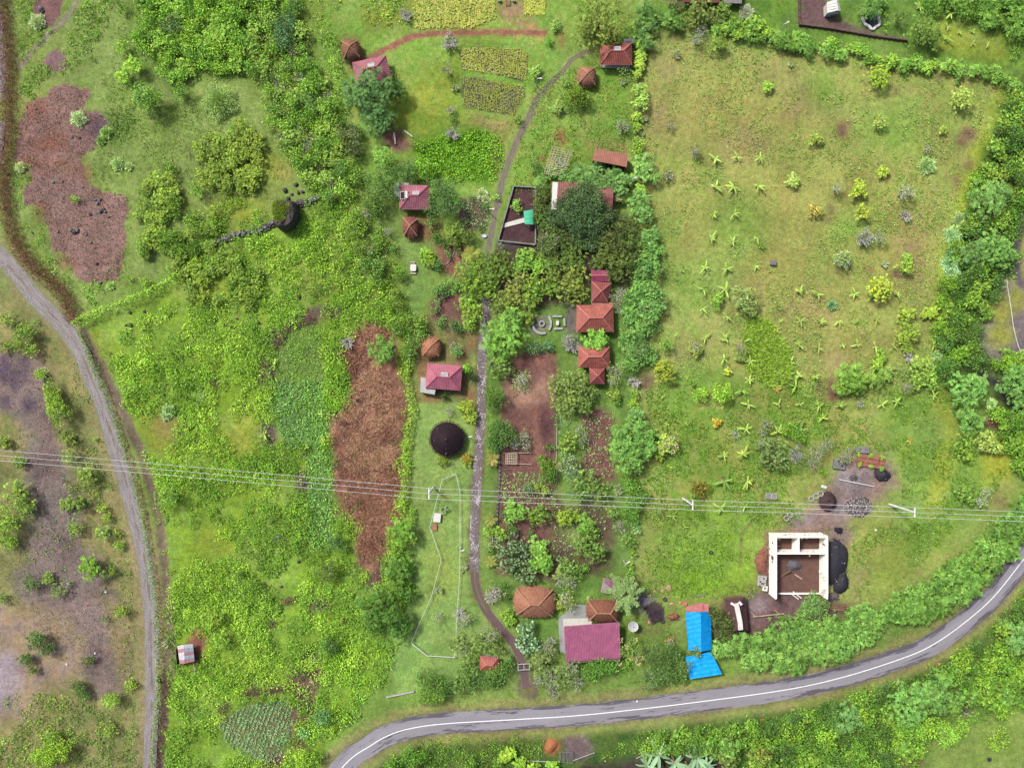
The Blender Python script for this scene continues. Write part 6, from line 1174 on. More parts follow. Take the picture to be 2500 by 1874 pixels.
# dry stone walls as separate stones
_sm = [MB() for _ in range(4)]; _ms = []
for i in range(4):
    rn = np.random.default_rng(i); m_ = MB(); b = [(x*rn.uniform(.35, .5), y*rn.uniform(.3, .45), z*rn.uniform(.25, .4)) for z in (-1, 1) for x, y in ((-1, -1), (1, -1), (1, 1), (-1, 1))]; m_.add(b, [(3, 2, 1, 0), (4, 5, 6, 7), (0, 1, 5, 4), (1, 2, 6, 5), (2, 3, 7, 6), (3, 0, 4, 7)]); _ms.append(m_.mesh('stone', M_stone if i % 2 else M_stonel))
def drywall(pts, label, w=1.0, seed=1, step=.62):
    pl = spline(pts, 5); X = (pl[:, 0]-1250)*.1; Y = (937-pl[:, 1])*.1; S = np.concatenate([[0], np.cumsum(np.hypot(np.diff(X), np.diff(Y)))]); r = random.Random(seed); o = empty('stone_wall', label, 'stone wall', (X[len(X)//2], Y[len(Y)//2], 0)); s = 0; n = 0
    while s < S[-1] and n < 280:
        for k in (-1, 0, 1):
            x = np.interp(s, S, X)+r.uniform(-.2, .2); y = np.interp(s, S, Y)+k*w*.38+r.uniform(-.2, .2); b = link(bpy.data.objects.new('stone', r.choice(_ms)), o); b.location = (x-o.location.x, y-o.location.y, .25 if k else .6); b.rotation_euler = (r.uniform(-.3, .3), r.uniform(-.3, .3), r.uniform(0, 3.1)); b.scale = (r.uniform(.55, 1.05),)*3; n += 1
        s += step
drywall([(520, 594), (555, 582), (590, 570), (630, 566), (668, 545)], "dark drystone wall running left from the mossy boulder", 1.1, 1); drywall([(722, 498), (750, 494), (775, 484), (810, 476)], "dark drystone wall running right from the mossy boulder", 1.3, 2)
# utility poles and cables
def upole(px, py, tx, ty, label, hgt=11.8, arm=2.7, seed=0):
    x, y = P(px, py, 0); hx, hy = P(tx, ty, hgt); o = empty('utility_pole', label, 'utility pole', (x, y, 0)); MB().tube([(0, 0, -.2), (0, 0, hgt)], .27, .19, 10).make('pole', M_pole, o); MB().box((0, 0, hgt), (.26, arm, .26)).make('crossarm', M_pole, o)
    MB().beam((0, 0, hgt-1.2), (0, arm*.36, hgt), .09).make('brace', M_steel, o); MB().beam((0, 0, hgt-1.2), (0, -arm*.36, hgt), .09).make('brace', M_steel, o)
    for s in (-1, 0, 1): MB().cyl((.0, s*arm*.46, hgt+.11), .11, .28, 8, .07).make('insulator', M_white, o)
    return Vector((x, y, hgt+.4)), arm*.46
PL = [upole(1058.5, 1189, 1047, 1205, "left concrete power pole on the lawn beside the rope fence", 11.0), upole(1667, 1216, 1692, 1231, "middle concrete power pole in the meadow left of the concrete trough", 10.6, 2.4), upole(2173, 1231, 2233, 1249, "right concrete power pole at the right of the speckled gravel heap", 11.9, 2.4)]
pts = []; hz = 11.3
for k, s in enumerate((1, 0, -1)):
    L0 = V3(-260, 1075+12.5*(k)+2, hz); L1 = V3(2900, 1266+12*k, hz); ch = [L0]+[p+Vector((0, s*d, 0)) for p, d in PL]+[L1]; m_ = MB(); Q = []
    for a, b in zip(ch[:-1], ch[1:]):
        for i in range(10): t = i/10; v = a.lerp(b, t); v.z -= 4*t*(1-t)*.5*((b-a).length/60); Q.append(v)
    Q.append(ch[-1]); m_.tube(Q, .046, None, 5); ob = m_.make('power_cable', M_wire); thing(ob, ["upper power cable crossing the whole picture", "middle power cable crossing the whole picture", "lower power cable crossing the whole picture"][k], 'power cable')
o = empty('utility_pole', "fallen grey pole among pale bushes east of the meadow", 'pole', (*P(2410, 1100, 1.2), 0)); MB().tube([(-2.6, .1, 1.6), (2.6, -.3, 1.4)], .13, .09, 8).make('pole', M_conc, o)
# white box hut, pond, walled yard at the top
o = empty('white_hut', "white box hut with a pitched roof in the brown walled yard", 'hut', (*P(2036, 20, 2.5), 0)); c0 = o.location; q = [RL(2019, 6, 2.4), RL(2046, 0, 2.4), RL(2052, 28, 2.4), RL(2020, 32, 2.4)]; w = MB(); w.prism([(p.x*.95, p.y*.95) for p in (q[3], q[2], q[1], q[0])], -.1, 2.4, False); w.make('wall', M_white, o); ra = (q[0]+q[3])/2; rb = (q[1]+q[2])/2; ra = ra.lerp(rb, .72)*1.0; rt, rbm = q[0].lerp(q[1], .74), q[3].lerp(q[2], .74); rt.z = rbm.z = 3.1
plane_roof(q[0], q[3], rbm, rt, M_white, o, ribs=.6); plane_roof(q[2], q[1], rt, rbm, M_white, o, ribs=.6); MB().beam(RL(2027, 33, .8), RL(2044, 33, .8), 1.2, .1).make('step', M_stonel, o)
o = empty('pond', "small garden pond with a thick scalloped white rim", 'pond', (*P(2128, 48), 0)); c0 = o.location; rim = [(2107, 42), (2108, 52), (2113, 60), (2121, 64), (2127, 71), (2133, 72), (2138, 66), (2146, 62), (2148, 54), (2145, 46), (2146, 38), (2138, 33), (2126, 30), (2114, 33)]; rs = spline(rim+[rim[0]], 2); MB().tube([RL(a, b, .3) for a, b in rs[::2]], .36, None, 7).make('rim', M_white, o)
wt = MB(); wt.prism([tuple(RL(a, b, .1)[:2]) for a, b in reversed(rs[:-1:2])], .0, .12); m, t, b = newmat("pond_water"); b.inputs['Base Color'].default_value = (.02, .035, .03, 1); b.inputs['Roughness'].default_value = .05; wt.make('water', m, o)
o = empty('yard_wall', "brown wall with posts along the yard of the white box hut", 'wall', (*P(2000, 60), 0)); c0 = o.location; yw = [(1951, -30), (1954, 58), (2030, 68), (2098, 80), (2160, 90), (2216, 97)]
for a, b in zip(yw[:-1], yw[1:]): va, vb = RL(*a, .8), RL(*b, .8); va.z = vb.z = .35; MB().beam(va, vb, .3, .8).make('wall_run', stain("brown_block", (118, 88, 86), (92, 70, 72)) if a == yw[0] else bpy.data.materials["brown_block"], o)
for k in range(26): t = k/25; i = min(4, int(t*5)); v = RL(*yw[i], .9).lerp(RL(*yw[i+1], .9), t*5-i); MB().box((v.x, v.y, .45), (.24, .5, .95)).make('pillar', bpy.data.materials["brown_block"], o)
w = MB()
o = empty('thatched_roof', "edge of a brown thatched roof cut by the top of the picture", 'hut', (*P(1690, -20, 2.5), 0)); c0 = o.location; plane_roof(RL(1655, 5, 2.2), RL(1758, 7, 2.2), RL(1750, -40, 4.0), RL(1665, -40, 4.0), M_brown, o, ribs=.25); w = MB().prism([tuple(RL(a, b, 0)[:2]) for a, b in [(1662, 0), (1752, 2), (1748, -60), (1666, -60)]], -.1, 2.1, False); w.make('wall', M_wood, o)
o = empty('shed', "grey sheet roof edge at the top between olive trees and the walled yard", 'shed', (*P(1790, -10, 2.5), 0)); c0 = o.location; plane_roof(RL(1768, 8, 2.2), RL(1811, 9, 2.2), RL(1811, -40, 2.8), RL(1768, -40, 2.8), M_concd, o); MB().prism([tuple(RL(a, b, 0)[:2]) for a, b in [(1770, 4), (1808, 5), (1808, -40), (1770, -40)]], -.1, 2.1, False).make('wall', M_wood, o)
o = empty('ladder', "short brown ladder step at the top edge above the red path", 'ladder', (*P(1238, 4, .6), 0), .05)
for s in (-.55, .55): MB().box((s, 0, .55), (.12, 1.5, .12)).make('rail', M_shed, o)
for s in range(-2, 3): MB().box((0, s*.32, .6), (1.1, .12, .08)).make('rung', M_shed, o)
for s, l in ((1219, "left white post stub beside the brown ladder"), (1254, "right white post stub beside the brown ladder")): ob = MB().box((0, 0, .5), (.6, .5, 1.0)).make('post', M_white); ob.location = (*P(s, -1, 1), 0); thing(ob, l, 'post')
# tin farm hut lower left
o = empty('farm_hut', "small hut roofed with white, pink and grey tin sheets", 'hut', (*P(455, 1594, 2.2), 0)); c0 = o.location; MS = [stain("tin_white", (214, 212, 216), (186, 180, 186)), stain("tin_pink", (186, 142, 148), (156, 112, 118)), stain("tin_teal", (168, 186, 196), (140, 160, 172))]
w = MB(); w.prism([tuple(RL(a, b, 0)[:2]) for a, b in [(440, 1615), (472, 1610), (468, 1574), (437, 1577)]], -.1, 1.9, False); w.make('wall', M_wood, o)
for i in range(5):
    t0, t1 = i/5, (i+1)/5; f = lambda a, b, t: (a[0]+(b[0]-a[0])*t, a[1]+(b[1]-a[1])*t); A, B, Cc, D = f((449, 1573), (451, 1619), t0), f((471, 1571), (475, 1613), t0), f((471, 1571), (475, 1613), t1), f((449, 1573), (451, 1619), t1)
    plane_roof(RL(*Cc, 1.9), RL(*B, 1.9), RL(*A, 2.6+.05*(i % 2)), RL(*D, 2.6+.05*(i % 2)), MS[(1, 2, 1, 2, 1)[i]] if i else MS[0], o, 'tin_sheet', .8, .2, .02, .03)
    A, B, Cc, D = f((433, 1576), (439, 1619), t0), f((449, 1573), (451, 1619), t0), f((449, 1573), (451, 1619), t1), f((433, 1576), (439, 1619), t1); plane_roof(RL(*A, 1.9), RL(*D, 1.9), RL(*Cc, 2.65), RL(*B, 2.65), MS[(0, 1, 0, 0, 1)[i]], o, 'tin_sheet', .8, .2, .02, .03)
plank((471, 1612), (476, 1645), 1.0, .2, .18, "grey pole leaning below the tin farm hut", M_conc, 'pole', 'pole')
for i, (a, b) in enumerate([((396, 1570), (407, 1561)), ((398, 1574), (410, 1565)), ((396, 1578), (405, 1572)), ((404, 1582), (410, 1574))]): plank(a, b, .6, .6, .1, "pale stick bridging the brown ditch near the tin hut", M_white, 'stick', 'stick', .08, "sticks over the brown ditch")
# motorbike with rider-less seat, by the track
o = empty('motorbike', "small black and white motorbike parked beside the gravel track", 'motorbike', (*P(389, 1657), 0), 1.9)
for s in (-.62, .62): MB().tube([(s-.01, -.05, .3), (s+.01, .05, .3)], .3, None, 14).make('wheel', M_tyre, o) if False else MB().beam((s, -.06, .3), (s, .06, .3), .58, .58).make('wheel', M_tyre, o)
MB().box((0, 0, .5), (.9, .26, .35)).make('body', M_dark, o); MB().box((-.25, 0, .76), (.75, .28, .12)).make('seat', M_dark, o); MB().box((.42, 0, .74), (.3, .3, .36)).make('front_fairing', M_white, o); MB().beam((.45, -.36, .98), (.45, .36, .98), .06).make('handlebar', M_steel, o)
# fallen pale logs, pipes, litter
plank((943, 1701), (1011, 1687), .4, .4, .35, "long whitish log lying above the left road bend", M_conc, 'log', 'log', .3); plank((857, 314), (873, 346), .6, .6, .3, "white board crossing the bare soil below the tall tree", M_white)
plank((861, 326), (878, 355), .8, .8, .35, "wider white board on the bare soil below the tall tree", M_white); plank((986, 318), (1007, 334), .6, .6, .2, "thin white pole right of the bare soil below the tall tree", M_white, 'pole', 'pole'); plank((931, 325), (938, 312), .6, .6, .15, "short white stick left of the bare soil below the tall tree", M_white, 'stick', 'stick'); plank((962, 324), (965, 352), .9, .4, .35, "upright pale board on the bare soil below the tall tree", M_white)
for nm, pts_, c_, l in [('hose', [(1370, 1010), (1369, 1030), (1378, 1042), (1392, 1032), (1394, 1024)], (140, 190, 150), "pale green garden hose curling right of the bare soil garden"), ('rope', [(2457, 660), (2460, 700), (2468, 750), (2475, 800), (2485, 840), (2493, 862)], (226, 228, 220), "white rope lying over the grey ground at the right edge"), ('pipe', [(1360, 1030), (1359, 1100), (1359, 1180)], (190, 190, 184), "grey pipe along the right edge of the bare soil garden"), ('pipe', [(1113, 594), (1107, 620), (1095, 640), (1086, 647)], (176, 178, 182), "bent grey pipe across the red soil among the dark shrubs")]:
    thing(MB().tube([V3(a, b, .15) for a, b in spline(pts_, 4)], .09, None, 5).make(nm, stain(nm+"_plastic", c_, tuple(int(x*.85) for x in c_))), l, nm)
o = empty('stone_edging', "line of pale stones edging the bare soil garden on the left", 'edging', (*P(1220, 1180), 0)); c0 = o.location; r = random.Random(4)
for i in range(40): t = i/39; v = RL(1217+8*math.sin(t*5)*.4, 1090+190*t, .1); b = link(bpy.data.objects.new('stone', _ms[i % 4]), o); b.location = (v.x, v.y, .1); b.scale = (.5,)*3; b.rotation_euler.z = r.uniform(0, 3)
thing(MB().ring((0, 0, 0), 1.1, .1, .06, 20).make('hose', bpy.data.materials["hose_plastic"]), "coiled pale hose by the dense green tree near the lane", 'hose').location = (*P(1384, 266), .2)
_h = [x for x in bpy.data.objects if x.name.startswith('plane')]
# bottom edge fences and pale sticks
for a, b, l in [((1286, 1856), (1361, 1859), "grey rail fence at the bottom edge left of the picket frame"), ((1398, 1856), (1452, 1836), "pale crooked pole fence rising right of the picket frame"), ((1553, 1850), (1582, 1838), "pale stick beside the big banana clump"), ((2352, 1738), (2374, 1748), "pale dead branch in the dark gap of the lower right belt")]: plank(a, b, .6, .7, .16, l, M_conc, 'rail', 'rail')
for i, (a, b) in enumerate([(2295, 1621), (1866, 1758)]): thing(heap('litter', a, b, 4 if i == 0 else 9, 4 if i == 0 else 5, .3, stain("orange_litter" if i == 0 else "red_leaves", (222, 120, 60) if i == 0 else (186, 84, 48), (196, 150, 120) if i == 0 else (150, 70, 44)), None, 'litter', 60+i), ["orange litter on the verge below the right road bend", "patch heap of bright red dead leaves below the road"][i], 'litter')
ob = MB().cyl((0, 0, .02), .55, .12, 14).make('well_cover', M_tyre); ob.location = (*P(2415, 1853), 0); thing(ob, "dark round well cover in the lower right grass", 'well cover')
for i, (a, b) in enumerate([(1556, 1711)]): rock(a, b, 3, 3, .3, M_white, "white stone on the upper edge of the asphalt road", None, 400)
# ------------------------------------------------------------------ vegetation
G1, G2, G3, G4, G5, G6, G7, G8, G9 = (100, 162, 55), (78, 138, 52), (146, 182, 52), (58, 100, 42), (120, 134, 54), (76, 134, 82), (158, 172, 126), (140, 192, 50), (152, 152, 62)
TG = (96, 158, 62)
# wisps, round trees and named trees, left
trees([(84, 48, 22, 'spiky', G7), (185, 286, 23, 'spiky', G7), (283, 398, 17, 'spiky', (178, 184, 130)), (313, 405, 10, 'spiky', (178, 184, 130)), (45, 407, 14, 'spiky', G7), (255, 322, 17, 'spiky', (140, 160, 96)), (243, 342, 13, 'spiky', (140, 160, 96)),
       (526, 238, 50, 'spiky', (150, 164, 98)), (357, 240, 41, 'dense', G1), (338, 228, 19, 'spiky', (134, 166, 118)), (297, 113, 20, 'dense', (150, 185, 60)), (326, 160, 24, 'tuft', G8), (301, 187, 19, 'tuft', G8), (440, 223, 22, 'dense', G1),
       (419, 62, 26, 'fine', (124, 150, 92)), (300, 20, 14, 'dense', G1), (225, 143, 6, 'dense', G2), (573, 632, 16, 'yellow', G3), (182, 485, 12, 'dense', G8), (317, 680, 8, 'dense', G8), (355, 690, 15, 'dense', G3), (268, 698, 10, 'spiky', (150, 180, 110)),
       (100, 913, 16, 'fine', (150, 190, 40)), (136, 995, 36, 'fine', (148, 180, 52), 0.72, 0.25), (128, 960, 26, 'fine', (142, 176, 52)), (163, 1070, 23, 'mango', G5), (169, 1112, 20, 'mango', (124, 150, 56)), (48, 1127, 15, 'mango', (124, 150, 56)), (9, 1079, 18, 'mango', (124, 150, 56)),
       (39, 1205, 36, 'mango', (122, 158, 54)), (62, 1240, 26, 'mango', (122, 158, 54)), (12, 1275, 36, 'dense', (140, 182, 56)), (20, 1320, 24, 'dense', (140, 182, 56)), (181, 1287, 20, 'dense', (130, 170, 60)), (211, 1163, 26, 'mango', (124, 160, 58)), (187, 1227, 26, 'mango', (118, 150, 60)), (160, 1232, 16, 'mango', (118, 150, 60)),
       (250, 1240, 14, 'dense', (170, 196, 60)), (262, 1263, 13, 'fine', G8), (250, 1300, 22, 'mango', (128, 158, 70)), (286, 1302, 10, 'fine', (170, 190, 60)), (290, 1330, 13, 'fine', G8), (221, 1386, 33, 'tuft', (112, 158, 46), 0.92, 0.2), (117, 1413, 16, 'mango', (122, 146, 60)), (139, 1445, 20, 'mango', (112, 142, 62)), (161, 1423, 16, 'sparse', (126, 146, 66)),
       (73, 1426, 20, 'fine', (92, 136, 62)), (88, 1560, 26, 'fine', (76, 124, 56)), (110, 1585, 22, 'fine', (84, 130, 58)), (63, 1608, 18, 'fine', (84, 130, 58)), (79, 1634, 14, 'fine', (84, 130, 58)), (215, 1612, 16, 'dense', (104, 128, 66)), (319, 1672, 15, 'fine', (150, 190, 44)), (272, 1707, 22, 'fine', (152, 180, 60)), (190, 1675, 20, 'fine', (96, 136, 64)), (205, 1695, 18, 'fine', (96, 136, 64)),
       (105, 1846, 32, 'dense', (148, 190, 50)), (145, 1832, 32, 'dense', (148, 190, 50)), (125, 1800, 24, 'dense', (140, 178, 56)), (269, 1783, 18, 'fine', (160, 182, 72)), (294, 1492, 20, 'dense', (142, 168, 56)), (8, 1460, 14, 'dense', G2), (270, 1395, 16, 'dense', (130, 160, 60)), (12, 780, 20, 'mango', (118, 150, 50)), (60, 812, 27, 'dense', (128, 160, 58)), (42, 840, 20, 'dense', (128, 160, 58)), (75, 855, 20, 'dense', (140, 168, 60)), (12, 845, 16, 'dense', (140, 168, 60)), (88, 786, 8, 'dense', G1),
       (255, 1510, 8, 'dense', G2), (258, 860, 7, 'dense', G1), (232, 1072, 6, 'dense', G8), (408, 1002, 18, 'spiky', (168, 182, 134)), (488, 968, 12, 'spiky', (176, 186, 128)), (402, 1015, 14, 'spiky', (140, 160, 110)), (415, 1215, 26, 'fine', (132, 176, 66)),
       (933, 856, 38, 'tuft', (88, 150, 58)), (981, 1299, 38, 'tuft', G1), (969, 1392, 36, 'tuft', (82, 142, 54)), (932, 1483, 62, 'tuft', (70, 130, 48)), (977, 1532, 34, 'tuft', (78, 138, 52)), (912, 1520, 34, 'dense', (70, 128, 50)), (516, 1510, 28, 'mango', (130, 172, 50)), (537, 1562, 25, 'mango', (120, 166, 48)), (785, 1750, 25, 'fine', (96, 150, 88)), (740, 1792, 14, 'spiky', (130, 174, 124)),
       (797, 1398, 28, 'fine', (108, 134, 62)), (819, 1325, 20, 'fine', (72, 124, 70)), (807, 1577, 22, 'fine', (72, 120, 56)), (840, 1340, 14, 'fine', (80, 134, 62)), (655, 915, 12, 'bare', G7), (850, 835, 18, 'bare', G7), (740, 1850, 24, 'dense', G8), (770, 1850, 20, 'dense', (110, 170, 50)), (590, 1400, 12, 'fine', G2)])
trees([(1325, 478, 20, 'mango', (92, 108, 48)), (1318, 505, 20, 'mango', (84, 104, 44)), (1328, 540, 22, 'mango', (78, 108, 42)), (1345, 560, 24, 'mango', (84, 108, 46)), (1390, 600, 26, 'mango', (86, 112, 46)), (1360, 640, 24, 'mango', (92, 120, 48)), (1460, 640, 24, 'mango', (84, 108, 44)), (1300, 720, 26, 'mango', (104, 138, 46))])
trees([(1398, 478, 26, 'fine', (86, 116, 76), 1, None, None, None, 2.6), (1425, 470, 30, 'fine', (84, 112, 74), 1, None, None, None, 2.6), (1452, 482, 26, 'fine', (88, 118, 78), 1, None, None, None, 2.6), (1378, 498, 22, 'fine', (86, 118, 78), 1, None, None, None, 2.6), (1410, 500, 30, 'fine', (84, 114, 74), 1, None, None, None, 2.6), (1440, 505, 28, 'fine', (84, 114, 74), 1, None, None, None, 2.6), (1392, 450, 18, 'tuft', (94, 152, 76), 1, None, None, None, 2.2), (1430, 446, 20, 'tuft', (94, 152, 76), 1, None, None, None, 2.2), (1465, 455, 20, 'tuft', (90, 148, 76), 1, None, None, None, 2.2)])
trees([(1196, 640, 28, 'mango', (98, 130, 44)), (1188, 712, 24, 'mango', (108, 144, 44)), (1212, 742, 22, 'mango', (120, 134, 56)), (1230, 735, 26, 'mango', (132, 138, 60)), (1170, 640, 22, 'mango', (110, 144, 46)), (1480, 470, 18, 'tuft', (90, 146, 76), 1, None, None, None, 2.4), (1400, 520, 30, 'fine', (84, 116, 74), 1, None, None, None, 2.0), (1370, 470, 14, 'fine', (86, 118, 76), 1, None, None, None, 4)])
